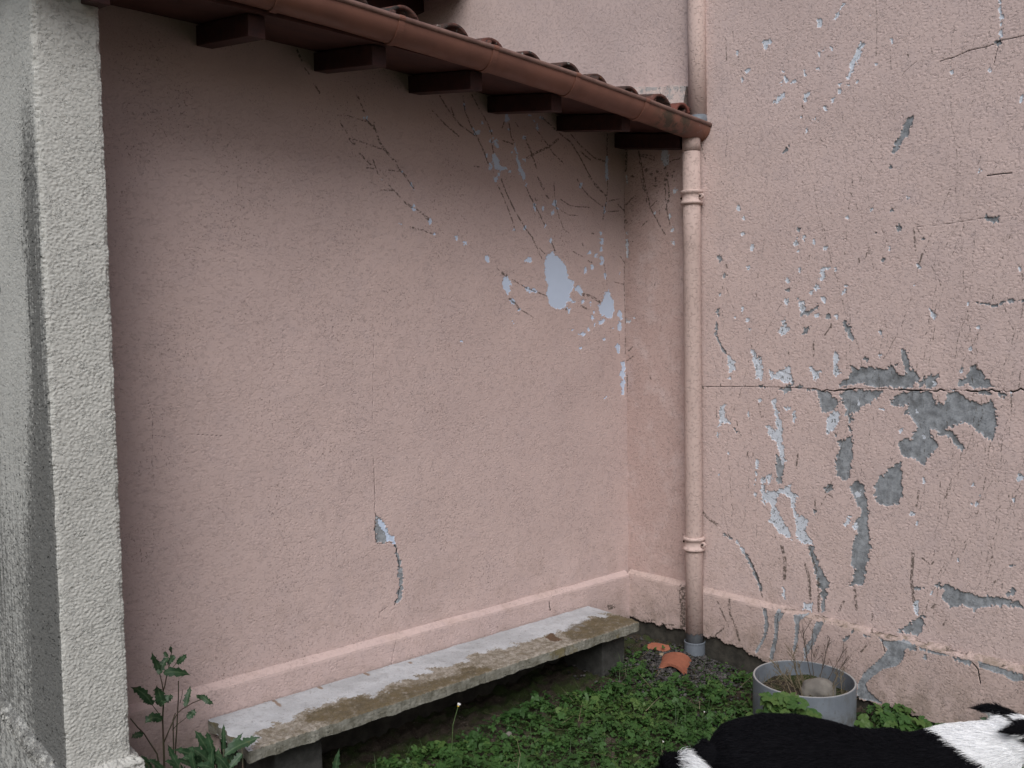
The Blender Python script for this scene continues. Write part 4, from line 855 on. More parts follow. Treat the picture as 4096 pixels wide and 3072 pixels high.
D .0015 1.662 0.864 1.654 0.896
D .0014 1.646 0.929 1.643 0.960
W 0 1.652 0.983 1.648 0.994 1.643 0.992 1.640 0.983 1.643 0.975 1.648 0.974
D .0014 1.646 0.983 1.647 1.002
D .0013 1.643 1.021 1.639 1.033
D .0012 1.645 1.079 1.647 1.093
D .0008 1.647 1.093 1.647 1.122
D .0013 1.647 1.122 1.646 1.138
D .0014 1.646 1.138 1.649 1.161
W 0 1.653 1.161 1.650 1.165 1.647 1.169 1.646 1.161 1.647 1.154 1.650 1.157
D .0015 1.649 1.161 1.651 1.178
D .0007 1.651 1.178 1.651 1.190
D .0009 1.653 1.275 1.651 1.302
D .0013 1.649 1.345 1.644 1.362
D .0014 1.644 1.362 1.650 1.395
D .0015 1.650 1.395 1.652 1.413
D .0014 1.650 1.456 1.649 1.471
D .0015 1.649 1.471 1.645 1.493
D .0013 1.645 1.493 1.638 1.521
D .0009 1.620 1.574 1.619 1.587
D .0007 1.614 1.616 1.610 1.635
D .0013 1.610 1.635 1.607 1.663
D .0008 1.607 1.663 1.602 1.684
D .0012 1.592 1.809 1.596 1.841
D .0016 1.596 1.888 1.596 1.911
D .0008 1.596 1.911 1.599 1.934
D .0014 1.777 1.044 1.776 1.062
D .0014 1.771 1.108 1.768 1.125
D .0008 1.768 1.125 1.762 1.139
D .0015 1.754 1.186 1.749 1.203
D .0011 1.741 1.237 1.731 1.262
D .0008 1.716 1.306 1.712 1.320
D .0009 1.703 1.336 1.695 1.364
D .0015 1.687 1.395 1.678 1.425
D .0014 1.678 1.425 1.675 1.450
D .0013 1.662 1.499 1.660 1.512
D .0015 1.645 1.562 1.636 1.579
D .0015 1.633 1.606 1.630 1.636
D .0008 1.617 1.667 1.618 1.700
D .0007 1.614 1.712 1.605 1.744
D .0009 1.574 1.895 1.556 1.928
D .0012 1.546 1.945 1.535 1.968
D .0015 1.535 1.968 1.520 1.998
D .0010 1.520 1.998 1.513 2.013
D .0012 1.504 2.088 1.505 2.103
D .0014 1.505 2.103 1.500 2.116
D .0006 2.422 0.588 2.428 0.611
D .0015 2.427 0.628 2.423 0.652
D .0014 2.423 0.652 2.425 0.684
D .0006 2.421 0.714 2.420 0.731
D .0009 2.421 0.790 2.420 0.818
W 0 2.434 0.866 2.434 0.872 2.431 0.873 2.430 0.866 2.431 0.862 2.433 0.862
D .0012 2.432 0.866 2.435 0.882
D .0009 2.435 0.882 2.429 0.906
D .0015 2.429 0.920 2.435 0.936
D .0009 2.434 0.968 2.440 0.997
D .0016 2.440 0.997 2.444 1.025
D .0015 2.450 1.073 2.452 1.088
D .0012 2.454 1.107 2.457 1.123
D .0009 2.457 1.123 2.458 1.155
D .0012 2.458 1.155 2.464 1.179
D .0007 2.464 1.179 2.469 1.200
W 0 2.476 1.200 2.472 1.212 2.467 1.207 2.463 1.200 2.466 1.188 2.472 1.191
D .0006 2.474 1.233 2.479 1.264
D .0014 2.479 1.264 2.482 1.282
D .0010 2.501 1.410 2.503 1.435
D .0010 2.503 1.435 2.505 1.456
D .0012 2.505 1.456 2.508 1.481
D .0007 2.508 1.481 2.512 1.510
D .0009 2.525 1.564 2.523 1.585
W 0 2.544 1.662 2.541 1.670 2.537 1.672 2.536 1.662 2.537 1.656 2.542 1.652
D .0007 2.547 1.693 2.558 1.717
D .0014 2.575 1.765 2.586 1.791
D .0008 1.241 0.624 1.235 0.652
D .0010 1.235 0.652 1.227 0.681
D .0010 1.227 0.681 1.224 0.703
D .0011 1.224 0.703 1.220 0.735
D .0015 1.220 0.735 1.218 0.765
D .0008 1.218 0.765 1.208 0.799
D .0014 1.208 0.799 1.200 0.822
D .0014 1.200 0.822 1.197 0.836
D .0013 1.197 0.836 1.190 0.855
D .0010 1.190 0.855 1.186 0.886
D .0011 1.148 0.962 1.138 0.991
D .0015 1.107 1.061 1.100 1.093
D .0015 1.100 1.093 1.094 1.115
D .0007 1.094 1.115 1.089 1.136
D .0013 1.089 1.136 1.081 1.167
D .0007 1.061 1.239 1.046 1.269
D .0012 1.046 1.269 1.033 1.303
D .0013 1.024 1.323 1.011 1.354
D .0015 1.011 1.354 1.000 1.376
D .0014 1.000 1.376 0.986 1.404
D .0008 0.971 1.431 0.958 1.462
D .0006 0.928 1.523 0.907 1.552
D .0007 0.907 1.552 0.888 1.585
D .0015 2.564 0.668 2.564 0.686
D .0015 2.564 0.706 2.557 0.726
D .0009 2.557 0.726 2.555 0.739
D .0015 2.555 0.739 2.564 0.769
D .0015 2.562 0.786 2.565 0.818
D .0010 2.565 0.818 2.568 0.850
D .0013 2.568 0.850 2.569 0.879
D .0011 2.569 0.879 2.569 0.907
D .0013 2.571 0.921 2.578 0.948
D .0007 2.579 0.967 2.580 0.986
D .0006 2.580 0.986 2.580 1.004
W 0 2.585 1.004 2.583 1.016 2.577 1.011 2.573 1.004 2.577 0.997 2.582 0.991
D .0014 2.588 1.045 2.589 1.061
D .0013 2.580 1.108 2.585 1.132
D .0007 2.592 1.180 2.593 1.199
D .0009 2.593 1.199 2.594 1.220
D .0007 2.594 1.220 2.605 1.245
D .0014 2.618 1.285 2.624 1.303
D .0012 2.622 1.319 2.623 1.339
D .0009 2.657 1.434 2.665 1.461
D .0010 2.569 1.168 2.563 1.180
D .0008 2.563 1.180 2.550 1.213
D .0007 2.550 1.213 2.541 1.236
D .0016 2.523 1.274 2.512 1.302
D .0012 2.512 1.302 2.508 1.318
D .0007 2.497 1.351 2.487 1.378
D .0011 2.487 1.378 2.482 1.393
D .0009 2.482 1.393 2.473 1.421
D .0016 2.433 1.499 2.425 1.515
D .0012 2.425 1.515 2.409 1.532
D .0008 2.393 1.557 2.371 1.588
D .0014 2.371 1.588 2.351 1.616
D .0012 2.351 1.616 2.328 1.648
D .0014 2.316 1.676 2.292 1.709
D .0008 2.246 1.774 2.230 1.801
D .0014 2.219 1.818 2.203 1.848
W 0 2.208 1.848 2.205 1.859 2.199 1.857 2.199 1.848 2.201 1.839 2.204 1.837
D .0008 2.166 1.891 2.146 1.922
D .0013 2.101 1.979 2.073 2.011
D .0008 2.044 2.042 2.028 2.058
D .0015 1.924 2.200 1.914 2.220
D .0012 1.897 2.248 1.878 2.274
D .0010 1.782 2.432 1.769 2.455
D .0009 1.438 1.001 1.427 1.032
D .0014 1.387 1.100 1.376 1.118
D .0013 1.361 1.167 1.349 1.195
D .0010 1.349 1.195 1.346 1.210
D .0016 1.345 1.226 1.335 1.244
D .0015 1.326 1.289 1.323 1.301
D .0007 1.323 1.301 1.320 1.319
D .0015 1.300 1.367 1.298 1.381
D .0013 1.298 1.381 1.297 1.409
D .0011 1.297 1.409 1.288 1.443
D .0010 1.276 1.553 1.274 1.579
D .0011 1.267 1.633 1.258 1.663
D .0013 1.251 1.691 1.243 1.718
D .0014 1.234 1.778 1.229 1.803
D .0012 1.229 1.803 1.225 1.831
D .0010 1.228 1.857 1.230 1.890
D .0013 1.230 1.890 1.229 1.924
D .0014 1.231 1.946 1.232 1.966
D .0011 1.236 1.983 1.234 2.000
W 0 1.239 2.000 1.236 2.005 1.233 2.005 1.232 2.000 1.232 1.992 1.236 1.995
D .0008 1.230 2.029 1.232 2.045
D .0014 1.230 2.159 1.234 2.177
D .0011 1.234 2.177 1.234 2.200
D .0007 1.234 2.200 1.236 2.218
D .0013 1.057 0.875 1.048 0.902
D .0010 1.048 0.902 1.042 0.929
D .0006 1.042 0.929 1.032 0.961
D .0009 1.032 0.961 1.025 0.989
D .0010 0.991 1.073 0.985 1.098
D .0014 0.985 1.098 0.970 1.128
D .0009 0.948 1.172 0.937 1.198
D .0010 0.937 1.198 0.923 1.217
D .0007 0.902 1.257 0.892 1.274
D .0008 1.018 1.367 1.002 1.394
D .0014 1.002 1.394 0.993 1.417
D .0009 0.988 1.429 0.981 1.441
D .0011 0.981 1.441 0.975 1.458
D .0013 0.966 1.476 0.956 1.507
D .0015 0.956 1.507 0.945 1.534
D .0011 0.945 1.534 0.934 1.560
D .0008 0.934 1.560 0.921 1.588
D .0008 0.921 1.588 0.910 1.605
D .0013 0.910 1.605 0.894 1.638
D .0015 1.562 1.255 1.561 1.276
D .0015 1.561 1.276 1.549 1.309
D .0009 1.549 1.309 1.543 1.326
W 0 1.544 1.341 1.542 1.347 1.538 1.347 1.537 1.341 1.538 1.334 1.542 1.335
D .0014 1.540 1.341 1.534 1.355
D .0009 1.513 1.415 1.505 1.434
W 0 1.511 1.434 1.508 1.443 1.502 1.440 1.499 1.434 1.503 1.422 1.507 1.422
D .0008 1.505 1.434 1.499 1.463
D .0011 1.499 1.463 1.485 1.482
D .0015 1.466 1.516 1.456 1.544
D .0009 1.456 1.544 1.449 1.556
D .0013 1.449 1.556 1.438 1.584
D .0010 1.433 1.600 1.427 1.621
D .0006 1.405 1.658 1.400 1.681
D .0012 1.400 1.681 1.392 1.709
D .0007 1.392 1.709 1.393 1.731
D .0006 1.379 1.805 1.365 1.835
D .0007 1.365 1.835 1.357 1.859
D .0016 1.342 1.911 1.332 1.931
D .0011 1.317 1.983 1.310 2.012
D .0009 1.310 2.012 1.297 2.042
D .0010 1.297 2.042 1.287 2.069
D .0012 1.287 2.069 1.281 2.094
D .0012 1.264 2.135 1.249 2.164
D .0015 1.213 2.225 1.209 2.237
D .0009 1.188 2.287 1.177 2.320
D .0011 1.119 2.426 1.102 2.458
D .0015 1.102 2.458 1.080 2.491
D .0007 1.072 2.508 1.063 2.533
D .0007 1.046 2.564 1.033 2.593
D .0013 1.024 2.624 1.012 2.658
D .0016 0.997 2.710 0.992 2.723
D .0015 0.970 2.798 0.953 2.824
D .0011 0.943 2.848 0.935 2.875
D .0013 0.935 2.875 0.923 2.895
D .0011 0.902 2.935 0.881 2.956
D .0008 1.908 1.410 1.912 1.436
D .0014 1.912 1.436 1.910 1.451
D .0009 1.910 1.451 1.916 1.484
D .0007 1.922 1.507 1.928 1.521
D .0015 1.928 1.521 1.937 1.551
D .0006 1.937 1.551 1.942 1.563
D .0016 1.947 1.582 1.954 1.603
D .0011 1.972 1.643 1.987 1.674
D .0009 1.995 1.690 2.002 1.710
D .0014 2.002 1.710 2.010 1.741
D .0007 2.010 1.741 2.015 1.758
D .0007 2.026 1.809 2.029 1.822
D .0014 2.029 1.822 2.037 1.836
D .0013 2.053 1.879 2.052 1.897
D .0014 2.052 1.897 2.061 1.923
D .0009 2.061 1.923 2.064 1.945
D .0011 2.064 1.945 2.071 1.965
D .0008 2.071 1.965 2.080 1.997
D .0009 2.080 1.997 2.082 2.013
D .0012 2.082 2.013 2.093 2.041
D .0006 2.093 2.041 2.102 2.057
D .0011 2.102 2.057 2.110 2.082
D .0007 2.110 2.082 2.115 2.111
D .0015 2.115 2.111 2.120 2.128
D .0008 2.120 2.128 2.122 2.158
D .0016 2.127 2.186 2.129 2.204
D .0007 2.129 2.204 2.133 2.225
D .0011 2.147 2.275 2.155 2.299
D .0007 2.155 2.299 2.160 2.325
D .0007 2.181 2.421 2.183 2.445
D .0014 2.187 2.501 2.187 2.522
D .0008 2.204 2.641 2.209 2.663
D .0015 2.209 2.663 2.210 2.685
D .0011 2.216 2.714 2.222 2.747
D .0013 1.491 0.720 1.480 0.752
D .0008 1.480 0.752 1.472 0.785
D .0009 1.460 0.826 1.447 0.846
D .0010 1.447 0.846 1.443 0.867
D .0015 1.443 0.867 1.436 0.897
D .0009 1.436 0.897 1.434 0.914
D .0009 1.434 0.914 1.429 0.938
W 0 1.435 0.938 1.432 0.948 1.426 0.948 1.424 0.938 1.427 0.929 1.431 0.930
D .0014 1.422 0.959 1.418 0.980
D .0015 1.418 0.980 1.417 0.993
D .0015 1.417 0.993 1.413 1.008
D .0015 1.415 1.028 1.413 1.045
D .0015 1.408 1.068 1.403 1.098
D .0011 1.403 1.098 1.401 1.128
D .0014 1.401 1.128 1.399 1.142
D .0014 1.399 1.142 1.390 1.169
D .0010 1.387 1.190 1.383 1.210
D .0008 1.379 1.226 1.376 1.250
D .0009 1.362 1.324 1.358 1.345
D .0006 1.358 1.345 1.354 1.361
D .0009 1.353 1.384 1.346 1.407
D .0010 1.340 1.437 1.335 1.467
D .0014 1.335 1.467 1.331 1.490
D .0014 1.327 1.524 1.319 1.557
D .0011 1.319 1.557 1.313 1.575
D .0013 1.313 1.575 1.313 1.598
D .0009 1.312 1.657 1.309 1.671
D .0015 1.309 1.671 1.303 1.700
D .0006 1.290 1.759 1.288 1.779
D .0010 1.257 1.920 1.254 1.944
D .0011 1.252 1.965 1.252 1.989
D .0016 1.246 2.029 1.241 2.058
D .0015 1.613 0.664 1.603 0.695
D .0010 1.603 0.695 1.602 0.708
D .0013 1.602 0.747 1.600 0.768
D .0015 1.600 0.768 1.601 0.784
D .0008 1.601 0.784 1.589 0.812
D .0014 1.589 0.812 1.578 0.841
D .0014 1.578 0.841 1.576 0.854
D .0012 1.571 0.871 1.573 0.889
D .0007 1.573 0.889 1.564 0.923
D .0009 1.564 0.923 1.547 0.956
D .0015 1.547 0.956 1.537 0.982
D .0014 1.515 1.039 1.500 1.071
D .0015 1.490 1.099 1.480 1.124
D .0012 1.480 1.124 1.470 1.157
D .0015 1.470 1.157 1.461 1.190
D .0010 1.446 1.206 1.441 1.225
D .0012 1.441 1.225 1.427 1.254
D .0006 1.427 1.254 1.415 1.281
D .0008 1.382 1.356 1.374 1.372
D .0012 1.371 1.396 1.365 1.420
D .0013 1.353 1.444 1.345 1.464
D .0009 1.323 1.525 1.309 1.546
D .0009 1.309 1.546 1.299 1.576
D .0013 1.299 1.576 1.287 1.593
D .0009 1.274 1.619 1.266 1.635
D .0014 1.248 1.672 1.236 1.699
D .0015 1.236 1.699 1.231 1.720
D .0010 1.231 1.720 1.217 1.742
D .0014 1.217 1.742 1.214 1.765
D .0015 1.179 1.838 1.169 1.864
D .0015 1.169 1.864 1.157 1.895
D .0014 1.157 1.895 1.148 1.911
D .0013 1.148 1.911 1.137 1.933
D .0013 1.116 1.982 1.104 1.998
D .0014 1.104 1.998 1.081 2.024
D .0009 1.081 2.024 1.066 2.049
D .0013 1.043 2.081 1.034 2.097
D .0006 1.034 2.097 1.013 2.129
D .0007 2.112 0.761 2.108 0.782
D .0016 2.098 0.815 2.089 0.837
D .0009 2.089 0.837 2.077 0.858
D .0014 2.077 0.858 2.064 0.885
D .0015 2.064 0.885 2.054 0.911
D .0011 2.054 0.911 2.047 0.925
D .0007 2.047 0.925 2.043 0.946
D .0013 2.043 0.946 2.039 0.969
D .0013 2.013 1.044 2.007 1.072
D .0014 2.007 1.072 2.000 1.097
D .0013 2.000 1.097 1.987 1.130
D .0008 1.987 1.130 1.985 1.144
D .0012 1.985 1.144 1.976 1.171
D .0015 1.976 1.171 1.971 1.189
D .0007 1.964 1.205 1.954 1.229
D .0011 1.954 1.229 1.944 1.258
D .0008 1.944 1.258 1.936 1.271
D .0007 1.936 1.271 1.925 1.285
W 0 1.930 1.285 1.928 1.296 1.922 1.295 1.921 1.285 1.922 1.273 1.927 1.272
D .0015 1.925 1.285 1.915 1.315
D .0008 1.871 1.378 1.851 1.410
D .0015 1.815 1.468 1.798 1.491
D .0011 1.798 1.491 1.791 1.505
D .0011 1.791 1.505 1.779 1.532
D .0014 1.779 1.532 1.766 1.550
D .0013 1.766 1.550 1.758 1.569
D .0008 1.747 1.585 1.739 1.605
D .0015 1.739 1.605 1.731 1.631
D .0012 1.731 1.631 1.721 1.660
D .0014 1.716 1.677 1.704 1.708
W 0 1.693 1.761 1.691 1.767 1.687 1.770 1.685 1.761 1.688 1.756 1.690 1.756
D .0008 1.681 1.794 1.681 1.811
D .0016 1.681 1.811 1.675 1.834
W 0 1.678 1.834 1.677 1.839 1.673 1.840 1.672 1.834 1.673 1.827 1.677 1.826
D .0012 1.653 1.892 1.637 1.925
D .0008 1.637 1.925 1.632 1.943
D .0010 1.632 1.943 1.618 1.973
D .0007 1.607 1.991 1.598 2.024
D .0008 1.578 2.063 1.571 2.086
D .0014 1.571 2.086 1.558 2.111
D .0013 1.558 2.111 1.551 2.126
D .0014 1.535 2.159 1.525 2.188
D .0015 1.518 2.201 1.514 2.220
D .0012 1.486 2.340 1.485 2.354
D .0009 1.485 2.354 1.478 2.372
D .0008 1.480 2.409 1.475 2.439
D .0013 1.469 2.467 1.464 2.482
D .0015 1.433 2.609 1.421 2.643
D .0007 1.420 2.673 1.410 2.705
D .0011 1.110 0.626 1.112 0.639
D .0011 1.112 0.639 1.119 0.663
D .0015 1.119 0.663 1.120 0.696
D .0007 1.120 0.696 1.126 0.729
W 0 1.129 0.753 1.127 0.763 1.124 0.761 1.121 0.753 1.123 0.745 1.128 0.744
D .0010 1.125 0.753 1.130 0.787
W 0 1.132 0.787 1.131 0.793 1.128 0.791 1.125 0.787 1.127 0.779 1.132 0.781
D .0012 1.130 0.787 1.135 0.803
D .0009 1.143 0.888 1.147 0.909
D .0014 1.153 0.938 1.158 0.955
D .0008 1.159 0.974 1.165 0.987
D .0015 1.165 0.987 1.169 1.016
D .0009 1.173 1.052 1.177 1.085
D .0013 1.177 1.085 1.187 1.102
D .0011 1.187 1.102 1.192 1.135
D .0015 1.195 1.164 1.195 1.189
D .0011 1.196 1.212 1.194 1.234
D .0011 1.211 1.299 1.219 1.329
D .0006 1.249 1.399 1.257 1.415
D .0008 1.257 1.415 1.263 1.433
D .0008 1.263 1.433 1.271 1.462
D .0009 1.318 1.568 1.322 1.582
D .0016 1.322 1.582 1.338 1.611
D .0015 1.345 1.643 1.350 1.657
D .0011 1.350 1.657 1.371 1.689
D .0007 1.382 1.710 1.398 1.735
D .0010 1.284 0.804 1.293 0.832
D .0013 1.293 0.832 1.296 0.855
D .0011 1.296 0.855 1.299 0.868
D .0012 1.304 0.884 1.315 0.911
D .0010 1.315 0.911 1.327 0.943
D .0014 1.327 0.943 1.328 0.965
D .0008 1.340 1.012 1.340 1.025
D .0006 1.340 1.025 1.340 1.058
D .0008 1.348 1.089 1.349 1.110
D .0012 1.363 1.143 1.370 1.166
D .0011 1.370 1.166 1.373 1.186
D .0008 1.405 1.290 1.408 1.308
D .0011 1.408 1.308 1.414 1.328
D .0009 1.414 1.328 1.424 1.352
D .0014 1.440 1.419 1.447 1.442
D .0008 1.447 1.442 1.457 1.473
D .0015 1.465 1.488 1.476 1.506
D .0007 1.486 1.526 1.492 1.539
D .0015 1.493 1.554 1.504 1.578
D .0007 1.504 1.578 1.512 1.603
D .0013 1.528 1.644 1.539 1.661
D .0008 1.539 1.661 1.554 1.690
D .0011 1.554 1.690 1.566 1.704
D .0015 1.586 1.755 1.596 1.784
D .0014 1.611 1.808 1.625 1.836
D .0010 1.638 1.868 1.653 1.901
D .0016 1.668 1.961 1.685 1.992
D .0016 1.834 2.211 1.842 2.226
D .0006 1.842 2.226 1.859 2.252
D .0008 1.859 2.252 1.878 2.281
D .0006 1.120 0.607 1.108 0.622
D .0014 1.100 0.646 1.090 0.664
D .0007 1.090 0.664 1.081 0.682
D .0007 1.066 0.714 1.062 0.729
D .0008 1.053 0.745 1.044 0.766
D .0009 0.997 0.842 0.987 0.856
D .0015 0.987 0.856 0.966 0.886
D .0014 0.946 0.906 0.934 0.922
D .0011 0.934 0.922 0.922 0.936
D .0013 0.908 0.951 0.884 0.975
D .0013 1.652 0.407 1.646 0.421
D .0008 1.646 0.421 1.639 0.438
D .0008 1.639 0.438 1.632 0.461
D .0011 1.632 0.461 1.626 0.495
D .0009 1.626 0.495 1.611 0.528
D .0008 1.611 0.528 1.600 0.557
D .0014 1.586 0.615 1.578 0.630
D .0014 1.578 0.630 1.565 0.651
D .0013 1.565 0.651 1.548 0.674
D .0013 1.536 0.690 1.521 0.710
D .0011 1.521 0.710 1.513 0.725
D .0015 1.494 0.748 1.477 0.770
D .0008 1.456 0.797 1.431 0.827
D .0014 1.384 0.886 1.367 0.905
D .0007 1.367 0.905 1.357 0.918
D .0009 1.357 0.918 1.337 0.941
D .0015 1.317 0.966 1.293 0.997
D .0010 1.218 1.079 1.202 1.092
D .0015 1.202 1.092 1.164 1.125
D .0015 1.164 1.125 1.139 1.153
D .0007 1.060 1.231 1.036 1.258
D .0007 0.935 1.349 0.915 1.367
D .0007 1.340 0.874 1.329 0.895
D .0014 1.326 0.913 1.318 0.946
D .0013 1.318 0.946 1.314 0.977
D .0008 1.309 1.007 1.304 1.021
D .0013 1.304 1.021 1.304 1.034
D .0006 1.293 1.057 1.283 1.074
D .0014 1.283 1.074 1.271 1.106
D .0010 1.257 1.132 1.248 1.148
D .0014 1.216 1.230 1.207 1.244
D .0008 1.207 1.244 1.199 1.276
D .0007 1.199 1.276 1.186 1.309
D .0006 1.161 1.362 1.156 1.379
D .0006 1.156 1.379 1.148 1.412
D .0010 1.148 1.412 1.142 1.446
D .0015 1.140 1.468 1.140 1.485
D .0013 1.130 1.509 1.129 1.521
D .0013 1.116 1.563 1.111 1.585
D .0011 1.111 1.585 1.104 1.605
W 0 1.108 1.605 1.106 1.615 1.102 1.612 1.101 1.605 1.101 1.600 1.106 1.598
D .0011 1.104 1.605 1.099 1.637
D .0010 1.095 1.725 1.091 1.749
D .0013 1.093 1.762 1.095 1.789
W 0 1.098 1.816 1.095 1.823 1.091 1.824 1.089 1.816 1.092 1.811 1.095 1.805
D .0012 1.090 1.858 1.089 1.890
D .0011 1.089 1.890 1.088 1.917
D .0013 1.088 1.917 1.086 1.938
D .0011 1.089 2.026 1.087 2.059
D .0006 1.083 2.072 1.084 2.093
D .0010 1.084 2.093 1.087 2.108
D .0009 1.082 2.161 1.078 2.186
D .0015 1.078 2.186 1.082 2.200
D .0012 1.082 2.200 1.083 2.226
D .0015 1.073 2.382 1.067 2.415
D .0008 1.067 2.415 1.063 2.436
D .0006 1.055 2.459 1.053 2.491
D .0009 1.421 0.722 1.428 0.753
D .0013 1.440 0.818 1.446 0.846
D .0009 1.447 0.877 1.453 0.897
W 0 1.462 0.919 1.462 0.922 1.459 0.923 1.458 0.919 1.459 0.913 1.462 0.912
D .0012 1.460 0.938 1.463 0.961
D .0014 1.462 0.987 1.460 1.009
D .0008 1.460 1.009 1.459 1.030
D .0011 1.456 1.058 1.454 1.087
D .0008 1.456 1.128 1.456 1.154
D .0010 1.456 1.154 1.460 1.183
D .0014 1.461 1.225 1.457 1.249
D .0013 1.458 1.301 1.457 1.322
D .0007 1.444 1.428 1.445 1.462
D .0011 1.446 1.495 1.453 1.510
D .0007 1.446 1.542 1.450 1.562
W 0 1.452 1.591 1.449 1.598 1.443 1.602 1.442 1.591 1.443 1.580 1.448 1.578
D .0012 2.021 1.139 2.019 1.152
D .0013 2.014 1.173 2.004 1.206
D .0016 2.004 1.206 2.002 1.220
D .0012 2.002 1.220 1.999 1.237
D .0008 1.999 1.237 1.998 1.271
D .0014 1.998 1.271 1.993 1.300
D .0011 1.987 1.326 1.981 1.357
D .0010 1.981 1.357 1.981 1.382
D .0013 1.980 1.405 1.978 1.428
D .0009 1.977 1.455 1.979 1.478
D .0008 1.979 1.478 1.977 1.507
D .0010 1.979 1.531 1.981 1.552
D .0007 1.981 1.552 1.983 1.564
D .0014 1.983 1.564 1.978 1.585
D .0009 1.980 1.634 1.987 1.665
D .0013 1.987 1.665 1.993 1.686
D .0016 1.993 1.686 1.997 1.710
D .0015 1.997 1.710 2.000 1.723
D .0011 2.000 1.723 2.005 1.741
D .0007 2.005 1.741 2.011 1.762
D .0016 2.011 1.762 2.015 1.776
D .0013 2.015 1.776 2.020 1.790
D .0014 2.020 1.790 2.028 1.824
D .0015 2.048 1.870 2.057 1.902
D .0012 2.057 1.902 2.063 1.916
D .0009 2.063 1.916 2.072 1.941
D .0013 2.072 1.941 2.078 1.968
D .0013 2.078 1.968 2.081 1.983
D .0013 2.091 2.014 2.096 2.032
D .0006 2.110 2.060 2.123 2.085
D .0012 2.150 2.167 2.159 2.179
D .0009 2.159 2.179 2.173 2.210
D .0009 2.182 2.226 2.192 2.248
D .0006 2.202 2.265 2.221 2.296
D .0015 2.257 2.357 2.277 2.386
D .0008 2.321 2.473 2.337 2.500
D .0011 2.376 2.558 2.381 2.573
D .0015 2.381 2.573 2.398 2.601
D .0011 2.412 2.627 2.424 2.648
D .0009 2.435 2.672 2.455 2.706
D .0011 2.455 2.706 2.463 2.720
D .0015 2.481 2.754 2.504 2.784
D .0013 2.560 2.851 2.566 2.867
D .0006 2.596 2.915 2.620 2.940
D .0015 1.448 0.474 1.435 0.502
D .0006 1.435 0.502 1.425 0.530
D .0013 1.408 0.583 1.405 0.599
D .0007 1.404 0.614 1.400 0.636
D .0008 1.400 0.636 1.398 0.651
D .0007 1.398 0.651 1.391 0.685
D .0009 1.391 0.685 1.383 0.711
D .0014 1.374 0.749 1.376 0.769
D .0007 1.376 0.769 1.370 0.799
D .0007 1.366 0.822 1.362 0.840
D .0015 1.362 0.840 1.361 0.871
D .0006 1.361 0.910 1.362 0.932
D .0012 1.362 0.932 1.367 0.954
D .0011 1.341 0.419 1.339 0.432
D .0007 1.345 0.484 1.343 0.514
D .0014 1.343 0.514 1.350 0.547
D .0015 1.347 0.606 1.348 0.622
D .0006 1.348 0.622 1.348 0.636
D .0014 1.348 0.636 1.344 0.649
D .0013 1.344 0.649 1.343 0.668
D .0012 1.343 0.668 1.347 0.689
D .0007 1.348 0.716 1.347 0.728
D .0011 1.340 0.786 1.337 0.806
D .0013 1.331 0.843 1.328 0.862
D .0008 1.321 0.892 1.315 0.922
W 0 1.314 0.945 1.311 0.951 1.308 0.954 1.305 0.945 1.307 0.940 1.311 0.937
D .0010 1.309 0.945 1.302 0.967
D .0011 1.292 0.999 1.285 1.019
D .0009 1.231 1.192 1.223 1.216
D .0010 1.153 1.390 1.141 1.422
D .0013 1.271 0.816 1.264 0.829
D .0011 1.264 0.829 1.256 0.857
D .0008 1.256 0.857 1.249 0.872
D .0008 1.249 0.872 1.244 0.885
D .0010 1.244 0.885 1.239 0.902
D .0015 1.239 0.902 1.235 0.921
D .0011 1.229 0.950 1.224 0.973
D .0014 1.224 0.973 1.219 1.000
D .0008 1.217 1.032 1.215 1.048
D .0007 1.212 1.099 1.210 1.119
D .0007 1.210 1.136 1.207 1.164
D .0013 1.205 1.178 1.200 1.210
D .0006 1.202 1.276 1.201 1.297
D .0009 1.202 1.312 1.198 1.337
D .0007 1.198 1.337 1.197 1.366
D .0008 1.197 1.366 1.195 1.384
D .0013 1.195 1.384 1.192 1.411
D .0011 1.192 1.411 1.187 1.441
D .0014 1.180 1.472 1.176 1.493
D .0014 1.176 1.493 1.172 1.513
D .0009 1.172 1.513 1.165 1.540
D .0014 1.165 1.540 1.158 1.557
D .0008 1.158 1.557 1.151 1.575
D .0007 1.143 1.598 1.129 1.629
D .0011 1.114 1.681 1.113 1.696
D .0009 1.068 1.814 1.062 1.848
D .0008 1.055 1.862 1.047 1.885
D .0014 1.034 1.949 1.020 1.976
D .0012 1.020 1.976 1.005 2.009
D .0009 1.002 2.024 0.992 2.047
D .0006 0.984 2.067 0.978 2.085
D .0007 0.969 2.105 0.957 2.138
D .0008 0.935 2.168 0.930 2.180
D .0011 1.530 1.474 1.526 1.487
D .0010 1.526 1.487 1.526 1.506
D .0007 1.526 1.506 1.523 1.535
D .0015 1.523 1.535 1.514 1.569
D .0015 1.506 1.594 1.494 1.617
D .0014 1.494 1.617 1.489 1.646
W 0 1.490 1.674 1.487 1.684 1.483 1.683 1.481 1.674 1.483 1.665 1.487 1.666
D .0010 1.476 1.721 1.476 1.747
D .0007 1.468 1.778 1.468 1.802
D .0013 1.465 1.820 1.466 1.842
D .0008 1.466 1.842 1.468 1.867
D .0010 1.468 1.867 1.461 1.893
D .0007 1.461 1.893 1.464 1.919
D .0015 1.464 1.919 1.460 1.936
D .0006 1.460 1.936 1.460 1.963
D .0014 1.452 1.997 1.452 2.011
D .0015 1.461 2.086 1.458 2.107
D .0007 1.452 2.141 1.449 2.166
W 0 1.455 2.166 1.451 2.173 1.447 2.178 1.442 2.166 1.447 2.156 1.451 2.157
D .0016 1.450 2.201 1.443 2.229
D .0010 1.429 2.326 1.428 2.344
D .0016 1.427 2.384 1.424 2.407
D .0010 1.424 2.407 1.423 2.419
D .0012 1.420 2.431 1.415 2.458
